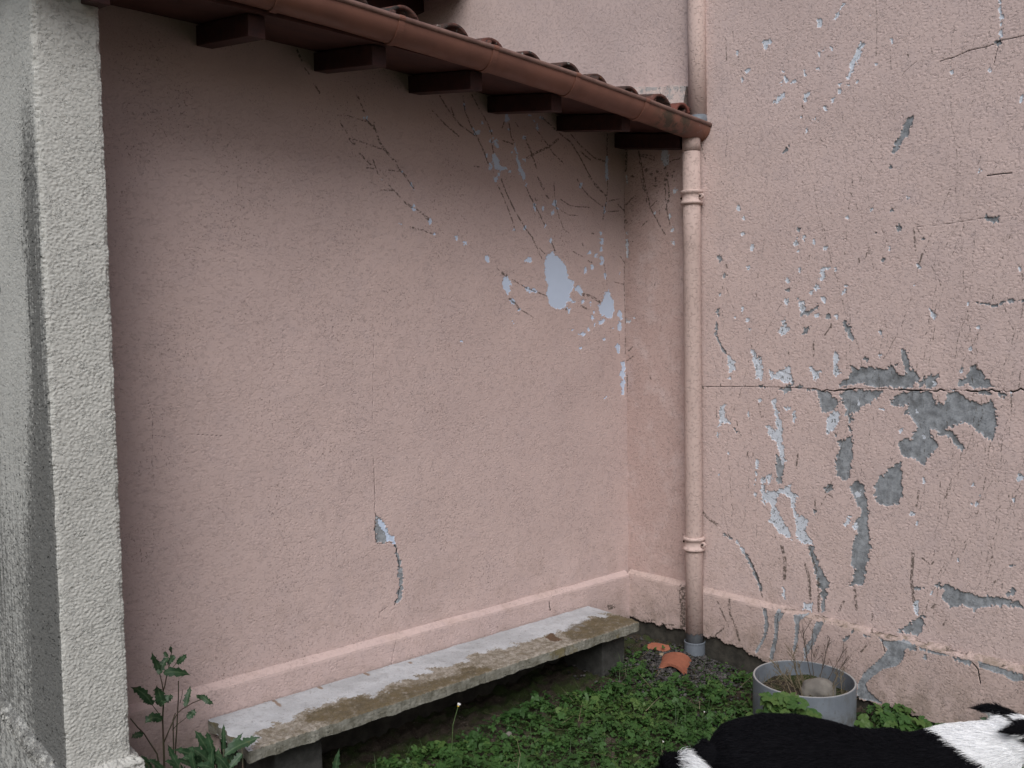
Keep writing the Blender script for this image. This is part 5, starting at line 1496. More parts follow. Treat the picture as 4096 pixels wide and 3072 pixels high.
D .0008 1.397 2.537 1.388 2.552
D .0007 1.383 2.578 1.378 2.603
D .0011 1.367 2.659 1.370 2.683
D .0006 1.375 2.698 1.374 2.714
D .0007 1.023 1.137 1.023 1.158
D .0014 1.020 1.183 1.018 1.216
D .0008 1.016 1.276 1.018 1.295
W 0 1.021 1.295 1.019 1.301 1.016 1.299 1.015 1.295 1.017 1.292 1.019 1.289
D .0014 1.019 1.343 1.021 1.374
D .0015 1.021 1.374 1.020 1.402
D .0013 1.027 1.434 1.026 1.465
D .0012 1.026 1.465 1.031 1.492
D .0012 1.031 1.492 1.033 1.520
D .0008 1.033 1.520 1.034 1.543
D .0009 1.034 1.543 1.033 1.570
D .0008 1.047 1.683 1.040 1.695
D .0011 1.040 1.695 1.039 1.715
D .0008 1.039 1.715 1.037 1.744
D .0012 1.037 1.765 1.034 1.788
D .0011 1.034 1.788 1.033 1.817
D .0010 1.033 1.817 1.028 1.842
D .0011 1.028 1.842 1.023 1.866
D .0008 1.014 1.953 1.009 1.976
D .0011 1.009 1.995 1.008 2.008
D .0016 1.604 0.441 1.601 0.474
D .0009 1.594 0.499 1.590 0.529
D .0016 1.590 0.529 1.588 0.557
D .0010 1.582 0.591 1.577 0.606
D .0008 1.577 0.606 1.574 0.632
D .0016 1.545 0.733 1.540 0.748
D .0008 1.540 0.748 1.526 0.781
D .0010 1.526 0.781 1.520 0.800
D .0006 1.416 0.955 1.400 0.986
D .0011 1.400 0.986 1.388 1.010
D .0012 1.358 1.061 1.338 1.091
D .0014 1.267 1.198 1.247 1.229
D .0013 1.240 1.254 1.232 1.277
D .0011 1.232 1.277 1.218 1.295
D .0011 1.218 1.295 1.203 1.324
D .0016 1.558 0.805 1.556 0.821
D .0012 1.556 0.821 1.552 0.841
D .0014 1.552 0.841 1.544 0.870
D .0014 1.540 0.897 1.543 0.912
D .0014 1.536 0.941 1.529 0.959
D .0011 1.529 0.959 1.524 0.987
W 0 1.524 1.001 1.521 1.006 1.518 1.010 1.515 1.001 1.518 0.994 1.521 0.997
D .0011 1.519 1.001 1.510 1.034
D .0014 1.510 1.034 1.506 1.062
D .0015 1.505 1.080 1.504 1.099
D .0012 1.504 1.099 1.501 1.113
D .0011 1.498 1.133 1.496 1.167
D .0013 1.496 1.167 1.497 1.196
D .0010 1.483 1.264 1.476 1.292
D .0011 1.476 1.292 1.470 1.310
D .0013 1.463 1.326 1.453 1.359
D .0013 1.438 1.405 1.439 1.417
D .0010 1.561 0.875 1.560 0.898
D .0008 1.557 0.924 1.550 0.954
D .0010 1.550 0.954 1.546 0.971
D .0010 1.546 0.971 1.540 1.003
D .0008 1.540 1.003 1.539 1.022
D .0014 1.539 1.041 1.534 1.075
D .0016 1.534 1.075 1.535 1.093
D .0014 1.538 1.120 1.544 1.154
D .0014 1.558 1.211 1.562 1.237
D .0007 1.571 1.250 1.582 1.283
D .0009 1.582 1.283 1.590 1.300
D .0014 1.590 1.300 1.596 1.327
D .0009 1.596 1.327 1.606 1.358
W 0 1.616 1.377 1.612 1.385 1.607 1.386 1.604 1.377 1.608 1.370 1.612 1.366
D .0008 1.622 1.408 1.627 1.433
D .0009 1.627 1.433 1.630 1.451
D .0011 1.630 1.451 1.625 1.479
D .0009 1.624 1.537 1.625 1.550
D .0016 1.604 1.738 1.604 1.757
D .0010 1.607 1.784 1.608 1.809
D .0009 1.611 1.823 1.612 1.844
D .0013 1.963 0.860 1.951 0.880
D .0011 1.951 0.880 1.944 0.902
D .0006 1.944 0.902 1.933 0.927
D .0009 1.933 0.927 1.921 0.958
D .0009 1.912 0.984 1.908 0.996
D .0012 1.908 0.996 1.909 1.010
D .0008 1.901 1.039 1.894 1.061
D .0012 1.877 1.143 1.870 1.174
D .0008 1.861 1.204 1.857 1.237
D .0010 1.846 1.289 1.840 1.305
D .0014 1.837 1.331 1.835 1.357
D .0008 1.835 1.357 1.836 1.380
D .0013 1.836 1.380 1.840 1.410
D .0010 1.840 1.410 1.837 1.442
W 0 1.836 1.471 1.834 1.480 1.830 1.479 1.827 1.471 1.830 1.462 1.834 1.461
D .0011 1.832 1.471 1.832 1.494
D .0015 1.832 1.494 1.826 1.527
D .0007 1.828 1.560 1.829 1.572
W 0 1.833 1.572 1.831 1.580 1.827 1.579 1.826 1.572 1.826 1.560 1.832 1.560
D .0015 1.587 0.812 1.590 0.842
D .0015 1.585 0.873 1.583 0.899
D .0006 1.583 0.899 1.583 0.933
D .0009 1.583 0.933 1.583 0.961
D .0011 1.583 0.961 1.582 0.976
D .0015 1.582 0.976 1.584 0.997
D .0010 1.583 1.050 1.585 1.066
D .0013 1.585 1.097 1.587 1.116
D .0011 1.595 1.142 1.598 1.171
D .0008 1.598 1.171 1.602 1.203
D .0009 1.602 1.203 1.611 1.228
W 0 1.615 1.288 1.612 1.298 1.608 1.297 1.606 1.288 1.607 1.279 1.612 1.281
D .0013 1.608 1.374 1.610 1.388
D .0009 1.624 1.478 1.619 1.503
D .0014 1.616 1.534 1.613 1.565
D .0015 1.610 1.579 1.607 1.599
D .0009 1.601 1.631 1.597 1.650
D .0016 1.594 1.665 1.590 1.688
D .0013 1.590 1.688 1.588 1.703
D .0014 1.588 1.703 1.580 1.727
D .0007 1.580 1.727 1.576 1.757
D .0006 1.564 1.796 1.555 1.818
D .0016 1.555 1.818 1.550 1.841
D .0014 1.544 1.869 1.537 1.885
D .0009 1.537 1.885 1.529 1.910
D .0015 1.529 1.910 1.524 1.930
D .0009 1.524 1.930 1.506 1.960
D .0014 1.506 1.960 1.500 1.980
D .0008 1.459 2.055 1.454 2.070
D .0013 1.398 2.166 1.379 2.194
D .0007 1.300 2.299 1.293 2.316
D .0013 1.255 2.370 1.226 2.401
D .0014 1.186 2.444 1.167 2.461
D .0008 1.146 2.480 1.115 2.513
D .0009 1.372 0.693 1.377 0.707
D .0008 1.377 0.707 1.381 0.720
D .0016 1.381 0.720 1.387 0.753
D .0015 1.387 0.753 1.390 0.771
D .0008 1.392 0.786 1.397 0.804
D .0008 1.397 0.835 1.407 0.868
D .0011 1.407 0.868 1.413 0.896
D .0006 1.413 0.929 1.410 0.955
D .0006 1.410 0.955 1.404 0.987
D .0007 1.410 1.008 1.409 1.039
D .0006 1.409 1.039 1.412 1.065
D .0009 1.414 1.117 1.414 1.149
D .0008 1.416 1.168 1.421 1.197
D .0015 1.428 1.260 1.429 1.279
D .0013 1.429 1.279 1.429 1.305
D .0014 1.429 1.305 1.432 1.327
D .0006 1.433 1.379 1.440 1.411
D .0010 1.444 1.437 1.449 1.457
D .0010 1.456 1.487 1.464 1.521
D .0013 1.464 1.521 1.472 1.554
D .0008 1.474 1.572 1.476 1.594
D .0010 1.476 1.594 1.485 1.625
D .0006 1.500 1.745 1.500 1.771
D .0008 1.500 1.771 1.502 1.802
D .0012 1.509 1.881 1.508 1.897
D .0012 1.508 1.920 1.514 1.943
D .0009 1.523 2.050 1.529 2.069
D .0008 1.529 2.069 1.530 2.092
D .0006 1.533 2.117 1.531 2.139
D .0013 1.769 1.371 1.776 1.392
D .0014 1.776 1.392 1.782 1.408
D .0012 1.782 1.408 1.783 1.422
D .0008 1.783 1.422 1.782 1.435
D .0013 1.782 1.435 1.785 1.464
D .0008 1.786 1.485 1.790 1.497
D .0010 1.795 1.524 1.799 1.547
D .0014 1.799 1.547 1.801 1.569
D .0011 1.801 1.569 1.806 1.600
D .0008 1.806 1.600 1.813 1.623
D .0006 1.820 1.654 1.829 1.679
D .0008 1.835 1.698 1.842 1.730
D .0015 1.860 1.837 1.869 1.864
D .0009 1.869 1.864 1.875 1.882
D .0008 1.875 1.882 1.877 1.905
D .0007 1.877 1.905 1.884 1.925
D .0015 1.884 1.925 1.886 1.942
D .0008 1.888 1.962 1.896 1.984
D .0013 1.896 1.984 1.905 2.003
D .0007 1.908 2.040 1.914 2.056
D .0016 1.929 2.087 1.940 2.110
D .0014 1.953 2.138 1.961 2.153
D .0012 1.961 2.153 1.976 2.180
D .0011 1.989 2.223 2.000 2.240
D .0011 2.070 2.360 2.084 2.382
D .0012 2.084 2.382 2.102 2.405
D .0014 2.102 2.405 2.117 2.429
D .0013 2.146 2.484 2.160 2.512
D .0013 2.177 2.543 2.194 2.566
D .0012 2.205 2.593 2.215 2.613
D .0009 1.973 1.181 1.975 1.213
D .0015 1.975 1.213 1.969 1.233
D .0016 1.969 1.233 1.964 1.263
D .0010 1.964 1.263 1.963 1.287
D .0013 1.958 1.319 1.960 1.351
D .0008 1.960 1.351 1.961 1.364
D .0013 1.959 1.416 1.962 1.440
D .0007 1.962 1.440 1.961 1.468
D .0015 1.965 1.494 1.962 1.528
D .0008 1.965 1.557 1.968 1.576
D .0007 1.965 1.594 1.961 1.608
D .0007 1.961 1.608 1.962 1.626
D .0015 1.962 1.626 1.964 1.649
D .0008 1.964 1.649 1.964 1.668
D .0011 1.964 1.668 1.970 1.690
D .0009 1.970 1.690 1.977 1.724
D .0014 1.977 1.724 1.980 1.745
D .0010 1.980 1.745 1.980 1.757
D .0008 1.981 1.771 1.982 1.796
D .0015 1.989 1.900 1.988 1.930
D .0013 1.981 1.963 1.983 1.996
D .0011 1.983 1.996 1.983 2.030
W 0 1.979 2.060 1.979 2.065 1.975 2.065 1.972 2.060 1.975 2.054 1.979 2.050
D .0015 1.973 2.089 1.970 2.103
D .0014 1.970 2.103 1.966 2.123
D .0008 1.966 2.123 1.963 2.144
D .0007 1.963 2.144 1.955 2.157
D .0015 1.953 2.178 1.957 2.211
D .0011 1.957 2.211 1.954 2.242
D .0013 1.940 2.381 1.943 2.396
D .0014 1.957 2.493 1.948 2.514
D .0011 1.948 2.514 1.950 2.546
D .0015 1.949 2.572 1.951 2.591
D .0012 1.077 1.098 1.077 1.121
D .0010 1.077 1.121 1.082 1.141
D .0014 1.082 1.141 1.084 1.164
D .0015 1.080 1.176 1.078 1.198
D .0010 1.068 1.227 1.074 1.241
D .0009 1.074 1.241 1.070 1.263
D .0012 1.065 1.284 1.057 1.298
D .0008 1.033 1.353 1.024 1.366
D .0013 1.014 1.391 0.999 1.414
D .0009 0.993 1.426 0.986 1.440
D .0011 0.974 1.470 0.965 1.485
D .0014 0.965 1.485 0.950 1.509
D .0011 0.950 1.509 0.940 1.539
D .0006 0.940 1.539 0.934 1.557
D .0008 0.924 1.613 0.921 1.630
W 0 0.925 1.630 0.924 1.638 0.919 1.635 0.916 1.630 0.919 1.622 0.923 1.623
D .0010 0.919 1.648 0.908 1.681
D .0006 0.908 1.681 0.889 1.711
D .0012 1.636 0.521 1.629 0.539
D .0008 1.629 0.539 1.628 0.551
D .0011 1.629 0.563 1.629 0.585
D .0010 1.629 0.585 1.622 0.614
D .0013 1.622 0.614 1.616 0.647
D .0010 1.616 0.647 1.610 0.661
D .0010 1.587 0.767 1.585 0.779
D .0008 1.567 0.849 1.562 0.874
D .0012 1.562 0.874 1.557 0.905
D .0012 1.557 0.918 1.559 0.931
D .0015 1.559 0.931 1.554 0.960
D .0015 1.547 0.977 1.536 0.990
D .0008 1.529 1.004 1.513 1.029
D .0007 1.513 1.029 1.503 1.046
D .0015 1.370 1.280 1.349 1.304
D .0010 1.349 1.304 1.327 1.330
D .0011 1.327 1.330 1.319 1.343
D .0016 1.151 0.746 1.154 0.779
D .0015 1.154 0.779 1.158 0.799
D .0012 1.158 0.799 1.164 0.819
D .0015 1.164 0.819 1.169 0.846
D .0008 1.175 0.865 1.174 0.889
D .0009 1.175 0.917 1.177 0.950
D .0015 1.177 0.950 1.178 0.963
D .0008 1.178 0.963 1.174 0.997
D .0011 1.173 1.010 1.176 1.028
D .0016 1.176 1.028 1.177 1.051
W 0 1.176 1.075 1.174 1.085 1.170 1.081 1.167 1.076 1.171 1.068 1.174 1.067
D .0011 1.174 1.135 1.179 1.155
D .0014 1.179 1.155 1.182 1.186
D .0013 1.182 1.212 1.182 1.238
D .0011 1.186 1.265 1.185 1.283
D .0014 1.185 1.283 1.179 1.310
D .0012 1.179 1.310 1.179 1.339
D .0007 1.186 1.410 1.187 1.435
D .0013 1.187 1.464 1.186 1.484
D .0012 1.186 1.484 1.185 1.511
D .0013 1.176 1.582 1.175 1.609
D .0010 1.176 1.657 1.178 1.675
D .0012 1.178 1.675 1.182 1.698
D .0013 1.182 1.698 1.179 1.722
D .0012 1.184 1.765 1.183 1.792
D .0009 1.202 1.919 1.205 1.939
D .0012 1.241 2.014 1.253 2.029
D .0009 1.264 2.062 1.279 2.096
D .0007 1.377 0.830 1.377 0.844
D .0007 1.377 0.844 1.370 0.869
D .0013 1.370 0.869 1.369 0.883
D .0006 1.367 0.943 1.363 0.967
D .0015 1.363 0.998 1.365 1.031
D .0016 1.359 1.081 1.354 1.110
D .0007 1.354 1.110 1.358 1.123
D .0014 1.358 1.123 1.355 1.147
D .0009 1.355 1.147 1.353 1.168
D .0010 1.337 1.282 1.326 1.313
D .0011 1.326 1.313 1.326 1.331
D .0009 1.326 1.331 1.319 1.347
D .0009 1.319 1.347 1.310 1.374
D .0013 1.283 1.434 1.263 1.464
D .0014 1.263 1.464 1.248 1.488
D .0006 1.234 1.506 1.220 1.522
D .0006 1.182 1.591 1.166 1.617
D .0013 1.166 1.617 1.144 1.648
D .0008 1.144 1.648 1.124 1.679
W 0 1.130 1.679 1.126 1.686 1.122 1.685 1.121 1.679 1.122 1.670 1.126 1.672
D .0012 1.124 1.679 1.118 1.692
D .0015 1.118 1.692 1.094 1.726
D .0014 1.094 1.726 1.083 1.741
D .0015 1.072 1.765 1.059 1.790
D .0007 1.059 1.790 1.052 1.805
D .0008 1.039 1.832 1.020 1.864
D .0006 0.919 2.053 0.912 2.071
D .0010 0.912 2.071 0.893 2.103
D .0006 1.447 0.559 1.435 0.591
D .0010 1.435 0.591 1.423 0.623
D .0009 1.423 0.623 1.415 0.640
D .0006 1.415 0.640 1.407 0.661
D .0008 1.407 0.694 1.400 0.718
D .0011 1.400 0.718 1.398 0.745
D .0013 1.382 0.790 1.369 0.815
D .0007 1.323 0.894 1.308 0.928
D .0006 1.301 0.950 1.283 0.972
D .0009 1.283 0.972 1.262 1.004
D .0014 1.236 1.032 1.223 1.050
D .0015 1.153 1.152 1.145 1.172
D .0015 1.138 1.281 1.137 1.297
D .0009 1.139 1.323 1.140 1.335
D .0011 1.140 1.335 1.137 1.347
D .0007 1.137 1.347 1.138 1.366
D .0009 1.139 1.389 1.135 1.415
D .0012 1.127 1.488 1.132 1.513
D .0009 1.132 1.513 1.132 1.536
D .0012 1.133 1.549 1.137 1.571
D .0006 1.137 1.571 1.143 1.594
D .0009 1.169 1.730 1.172 1.754
D .0014 1.204 1.846 1.207 1.873
D .0006 1.210 1.888 1.218 1.911
D .0006 1.247 1.992 1.256 2.012
D .0014 1.689 0.364 1.675 0.388
D .0014 1.666 0.404 1.658 0.418
D .0009 1.658 0.418 1.651 0.438
D .0014 1.651 0.438 1.643 0.456
D .0012 1.643 0.456 1.633 0.473
D .0008 1.633 0.473 1.622 0.504
D .0007 1.622 0.504 1.610 0.534
W 0 1.615 0.534 1.613 0.540 1.608 0.546 1.604 0.534 1.608 0.525 1.612 0.525
D .0012 1.602 0.550 1.585 0.582
D .0012 1.567 0.615 1.557 0.647
D .0011 1.557 0.647 1.547 0.670
D .0013 1.538 0.682 1.535 0.700
D .0013 1.535 0.700 1.525 0.727
D .0009 1.473 0.842 1.468 0.863
D .0007 1.468 0.863 1.459 0.878
D .0007 1.455 0.892 1.444 0.918
W 0 1.448 0.918 1.446 0.927 1.441 0.923 1.439 0.918 1.442 0.910 1.446 0.908
D .0016 1.444 0.918 1.433 0.950
D .0011 1.416 1.000 1.408 1.034
D .0009 1.394 1.084 1.389 1.110
D .0007 1.389 1.110 1.382 1.129
D .0007 1.037 0.389 1.039 0.410
D .0009 1.039 0.410 1.044 0.425
D .0013 1.044 0.425 1.045 0.448
W 0 1.050 0.448 1.048 0.455 1.042 0.459 1.039 0.448 1.043 0.436 1.047 0.435
D .0014 1.045 0.448 1.050 0.467
D .0013 1.050 0.482 1.055 0.516
D .0009 1.054 0.537 1.058 0.554
D .0013 1.058 0.554 1.052 0.584
D .0012 1.052 0.584 1.054 0.613
D .0011 1.054 0.613 1.048 0.640
D .0012 1.048 0.640 1.054 0.656
D .0014 1.054 0.656 1.057 0.673
W 0 1.065 0.696 1.063 0.707 1.058 0.705 1.057 0.696 1.059 0.686 1.063 0.689
D .0015 1.068 0.751 1.065 0.764
D .0009 1.058 0.794 1.066 0.812
D .0012 1.078 0.852 1.080 0.866
D .0013 1.089 1.012 1.087 1.037
D .0015 1.087 1.037 1.090 1.067
D .0009 1.090 1.067 1.097 1.094
D .0008 1.108 1.186 1.117 1.218
D .0016 1.143 1.339 1.150 1.363
D .0007 1.177 1.479 1.180 1.491
D .0010 2.298 0.488 2.300 0.515
D .0013 2.300 0.515 2.298 0.532
D .0006 2.298 0.532 2.301 0.560
D .0009 2.308 0.608 2.315 0.621
D .0008 2.315 0.621 2.323 0.642
D .0015 2.323 0.642 2.329 0.658
D .0013 2.327 0.671 2.341 0.697
D .0015 2.341 0.697 2.348 0.713
D .0007 2.348 0.713 2.357 0.742
D .0010 2.357 0.742 2.372 0.771
W 0 2.386 0.795 2.383 0.802 2.379 0.801 2.378 0.795 2.380 0.790 2.383 0.788
D .0011 2.381 0.795 2.395 0.825
D .0007 2.445 0.943 2.453 0.958
D .0015 2.453 0.958 2.461 0.983
D .0015 2.461 0.983 2.472 1.007
D .0010 2.490 1.043 2.496 1.067
D .0010 2.496 1.067 2.506 1.089
D .0009 2.506 1.089 2.515 1.108
D .0012 2.515 1.108 2.521 1.120
D .0009 2.521 1.120 2.531 1.144
D .0014 2.531 1.144 2.538 1.171
D .0008 2.549 1.211 2.561 1.242
D .0009 2.569 1.260 2.574 1.275
D .0009 2.596 1.364 2.602 1.383
D .0016 2.606 1.399 2.604 1.412
D .0009 2.604 1.412 2.610 1.430
D .0014 2.612 1.444 2.610 1.472
D .0009 2.599 1.547 2.602 1.575
D .0007 2.602 1.575 2.604 1.593
D .0012 2.604 1.608 2.608 1.638
D .0013 2.609 1.653 2.610 1.686
D .0016 2.610 1.792 2.604 1.815
D .0007 2.615 1.890 2.616 1.905
D .0008 2.610 2.008 2.609 2.024
D .0009 2.609 2.024 2.601 2.039
D .0008 2.601 2.039 2.602 2.067
D .0007 2.591 2.127 2.590 2.153
D .0016 2.582 2.220 2.581 2.245
D .0015 2.581 2.245 2.579 2.257
D .0010 2.585 2.328 2.589 2.352
D .0009 2.589 2.352 2.589 2.380
D .0015 2.588 2.407 2.590 2.433
D .0015 2.590 2.433 2.582 2.461
D .0014 2.582 2.461 2.581 2.484
D .0012 2.581 2.484 2.584 2.518
D .0013 2.580 2.573 2.575 2.594
D .0009 2.563 2.639 2.562 2.661
D .0015 1.442 1.135 1.441 1.156
D .0008 1.441 1.195 1.440 1.211
D .0008 1.440 1.211 1.443 1.235
D .0009 1.443 1.235 1.448 1.268
D .0008 1.448 1.268 1.457 1.301
D .0012 1.458 1.321 1.458 1.350
D .0015 1.465 1.379 1.468 1.408
D .0007 1.467 1.457 1.471 1.479
W 0 1.479 1.507 1.479 1.516 1.474 1.516 1.472 1.507 1.475 1.500 1.479 1.501
D .0007 1.480 1.536 1.481 1.552
D .0010 1.481 1.552 1.481 1.571
D .0011 1.477 1.587 1.483 1.619
D .0013 1.483 1.619 1.482 1.641
D .0010 1.482 1.641 1.489 1.662
D .0016 1.490 1.720 1.494 1.742
D .0013 1.501 1.770 1.503 1.795
D .0016 1.503 1.795 1.502 1.807
D .0008 1.505 1.839 1.509 1.860
D .0012 1.520 1.905 1.519 1.920
D .0011 1.532 2.095 1.534 2.121
D .0012 1.527 2.182 1.526 2.214
D .0013 1.528 2.242 1.532 2.271
D .0009 1.535 2.286 1.540 2.310
D .0011 1.541 2.327 1.551 2.354
D .0007 1.551 2.354 1.549 2.380
D .0015 1.551 2.405 1.554 2.421
D .0011 1.554 2.421 1.554 2.443
D .0011 1.554 2.464 1.558 2.487
W 0 1.560 2.561 1.557 2.568 1.553 2.566 1.552 2.561 1.553 2.552 1.558 2.556
D .0007 1.555 2.561 1.555 2.583
W 0 1.559 2.583 1.557 2.590 1.554 2.589 1.552 2.583 1.553 2.577 1.556 2.576
D .0008 1.555 2.583 1.552 2.616
D .0008 1.552 2.658 1.554 2.691
D .0009 1.554 2.691 1.543 2.723
D .0010 1.543 2.723 1.548 2.736
D .0013 1.518 2.821 1.514 2.838
D .0015 1.514 2.838 1.501 2.859
D .0009 2.497 0.690 2.489 0.716
D .0013 2.489 0.716 2.488 0.729
D .0010 2.488 0.729 2.488 0.763
D .0012 2.470 0.817 2.467 0.836
D .0013 2.469 0.856 2.469 0.883
D .0015 2.469 0.883 2.466 0.897
D .0016 2.466 0.897 2.463 0.927
D .0015 2.463 0.927 2.462 0.947
D .0012 2.459 0.968 2.453 0.983
D .0009 2.453 0.983 2.447 1.011
D .0012 2.447 1.011 2.443 1.023
D .0009 2.443 1.023 2.431 1.052
D .0013 2.423 1.084 2.416 1.113
D .0011 2.391 1.192 2.383 1.225
D .0009 2.383 1.225 2.380 1.245
D .0012 2.354 1.372 2.357 1.385
D .0014 2.357 1.385 2.349 1.413
D .0012 2.331 1.484 2.325 1.510
D .0014 2.325 1.510 2.326 1.526
D .0014 2.310 1.588 2.306 1.602
D .0011 2.276 1.786 2.277 1.812
D .0014 2.277 1.812 2.277 1.826
D .0016 2.491 1.320 2.482 1.344
D .0009 2.477 1.379 2.469 1.405
D .0010 2.467 1.438 2.467 1.454
D .0012 2.458 1.494 2.448 1.524
D .0008 2.448 1.524 2.444 1.549
D .0007 2.444 1.549 2.444 1.570
D .0008 2.442 1.610 2.440 1.622
D .0016 2.427 1.732 2.420 1.762
D .0014 2.420 1.762 2.423 1.776
D .0014 2.416 1.832 2.416 1.853
D .0010 2.395 1.932 2.390 1.946
D .0013 2.390 1.946 2.385 1.969
D .0012 2.385 1.969 2.384 1.981
D .0007 2.384 1.981 2.380 2.012
D .0015 2.383 2.159 2.381 2.173
D .0007 2.381 2.173 2.374 2.201
D .0009 2.374 2.201 2.371 2.229
D .0010 2.367 2.244 2.363 2.273
D .0008 2.360 2.312 2.352 2.336
D .0009 1.062 0.442 1.061 0.473
D .0014 1.063 0.513 1.068 0.528
D .0014 1.068 0.528 1.074 0.552
D .0016 1.071 0.578 1.069 0.592
D .0010 1.069 0.592 1.063 0.620
D .0012 1.063 0.620 1.065 0.646
D .0009 1.061 0.668 1.057 0.683
W 0 1.062 0.683 1.059 0.689 1.054 0.690 1.053 0.683 1.055 0.674 1.059 0.675
D .0010 1.057 0.683 1.051 0.717
D .0010 1.042 0.752 1.037 0.769
D .0012 1.037 0.769 1.034 0.786
D .0010 1.026 0.844 1.021 0.859
D .0016 1.016 0.873 1.009 0.897
D .0009 1.009 0.897 1.002 0.926
D .0015 0.987 0.978 0.977 1.010
D .0008 0.977 1.010 0.978 1.042
D .0014 0.978 1.042 0.975 1.059
D .0014 0.960 1.122 0.954 1.147
D .0014 0.954 1.147 0.950 1.176
D .0006 0.948 1.192 0.947 1.210
D .0010 0.944 1.234 0.945 1.263
D .0014 0.945 1.263 0.948 1.283
D .0007 0.948 1.283 0.950 1.299
D .0014 0.950 1.299 0.945 1.319
D .0007 0.945 1.319 0.944 1.333
D .0014 0.944 1.333 0.944 1.345
D .0012 0.944 1.345 0.948 1.369
D .0012 0.951 1.388 0.955 1.418
D .0014 0.961 1.452 0.964 1.470
D .0007 0.964 1.470 0.964 1.498
D .0009 0.975 1.605 0.980 1.633
D .0007 0.987 1.691 0.989 1.723
D .0009 0.987 1.738 0.987 1.755
D .0014 1.223 0.866 1.229 0.892
D .0016 1.235 0.921 1.237 0.940
D .0010 1.237 0.940 1.245 0.968
D .0015 1.254 0.992 1.262 1.015
D .0012 1.263 1.049 1.263 1.063
D .0009 1.263 1.063 1.263 1.085
D .0010 1.263 1.085 1.268 1.112
D .0013 1.270 1.146 1.273 1.159
D .0016 1.273 1.159 1.274 1.193
D .0006 1.274 1.193 1.270 1.207
W 0 1.274 1.255 1.272 1.265 1.268 1.263 1.266 1.255 1.268 1.244 1.272 1.249
D .0014 1.270 1.255 1.265 1.277
D .0015 1.257 1.297 1.251 1.329
D .0008 1.251 1.329 1.249 1.352
W 0 1.252 1.352 1.250 1.359 1.247 1.358 1.245 1.352 1.247 1.345 1.251 1.346
D .0012 1.235 1.422 1.233 1.443
D .0013 1.233 1.443 1.230 1.467
D .0011 1.230 1.467 1.226 1.496
D .0008 1.226 1.496 1.222 1.517
D .0011 1.222 1.517 1.221 1.543
D .0008 1.220 1.557 1.213 1.588
D .0008 1.213 1.588 1.216 1.607
D .0014 1.219 1.630 1.211 1.652
D .0012 1.206 1.685 1.198 1.718
D .0007 1.192 1.766 1.187 1.784
D .0009 1.182 1.808 1.176 1.836
D .0014 1.166 1.898 1.161 1.924
W 0 1.156 1.977 1.155 1.986 1.151 1.985 1.149 1.977 1.152 1.970 1.155 1.973
D .0008 1.153 1.977 1.149 2.003
D .0007 1.144 2.080 1.144 2.105
D .0009 1.138 2.132 1.139 2.163
D .0012 1.138 2.251 1.142 2.267
D .0012 1.142 2.267 1.140 2.301
D .0014 1.119 2.369 1.111 2.401
D .0015 1.111 2.401 1.109 2.419
D .0010 1.118 2.484 1.119 2.508
D .0008 1.113 2.568 1.108 2.583
D .0009 1.108 2.583 1.106 2.602
D .0015 1.106 2.602 1.100 2.624
D .0008 1.100 2.624 1.096 2.657
D .0012 1.064 2.781 1.059 2.814
D .0010 1.059 2.814 1.061 2.830
D .0013 1.061 2.830 1.059 2.864
D .0008 1.050 2.945 1.047 2.963
D .0012 1.095 1.202 1.106 1.226
D .0008 1.106 1.226 1.116 1.248
D .0010 1.116 1.248 1.123 1.276
D .0008 1.123 1.276 1.128 1.299
D .0008 1.128 1.299 1.135 1.325
D .0013 1.135 1.325 1.147 1.355
D .0014 1.147 1.355 1.162 1.386
D .0009 1.162 1.386 1.174 1.418
D .0010 1.174 1.418 1.177 1.431
D .0012 1.177 1.431 1.186 1.449
D .0010 1.221 1.539 1.222 1.555
D .0016 1.258 1.639 1.266 1.662
D .0011 1.266 1.662 1.271 1.683
D .0009 1.271 1.683 1.278 1.698
D .0011 1.278 1.698 1.283 1.721
D .0009 1.291 1.749 1.294 1.763
D .0014 1.294 1.763 1.292 1.783
W 0 1.307 1.804 1.305 1.812 1.300 1.810 1.297 1.804 1.299 1.795 1.304 1.792
D .0007 1.302 1.804 1.316 1.831
D .0009 1.316 1.831 1.327 1.855
D .0010 2.582 0.597 2.584 0.609
D .0016 2.584 0.609 2.589 0.643
D .0011 2.593 0.661 2.595 0.674
D .0009 2.595 0.674 2.602 0.693
D .0014 2.602 0.693 2.608 0.715
D .0008 2.608 0.715 2.614 0.740
D .0015 2.614 0.769 2.616 0.796
D .0015 2.619 0.808 2.623 0.840
D .0008 2.623 0.840 2.629 0.867
D .0010 2.629 0.867 2.634 0.894
W 0 2.640 0.894 2.637 0.900 2.632 0.904 2.631 0.894 2.633 0.885 2.636 0.885
D .0006 2.625 0.957 2.623 0.986
D .0015 2.629 1.029 2.631 1.051
W 0 2.646 1.085 2.643 1.094 2.638 1.094 2.635 1.085 2.638 1.075 2.642 1.076
D .0007 2.640 1.085 2.639 1.110
D .0009 2.639 1.138 2.645 1.165
D .0009 2.645 1.165 2.648 1.178
D .0015 2.648 1.178 2.649 1.212
D .0014 2.649 1.212 2.648 1.232
D .0011 2.649 1.254 2.647 1.282
D .0008 2.647 1.282 2.648 1.302
D .0009 2.648 1.323 2.648 1.346
D .0015 2.648 1.406 2.652 1.432
D .0012 1.330 1.186 1.331 1.217
D .0010 1.327 1.236 1.325 1.266
D .0013 1.325 1.266 1.324 1.300
D .0013 1.324 1.300 1.324 1.318
D .0009 1.324 1.318 1.328 1.339
W 0 1.332 1.339 1.330 1.349 1.326 1.345 1.323 1.339 1.326 1.331 1.329 1.333
D .0014 1.328 1.339 1.323 1.372
D .0008 1.320 1.410 1.318 1.442
D .0006 1.317 1.471 1.314 1.485
D .0006 1.310 1.538 1.305 1.551
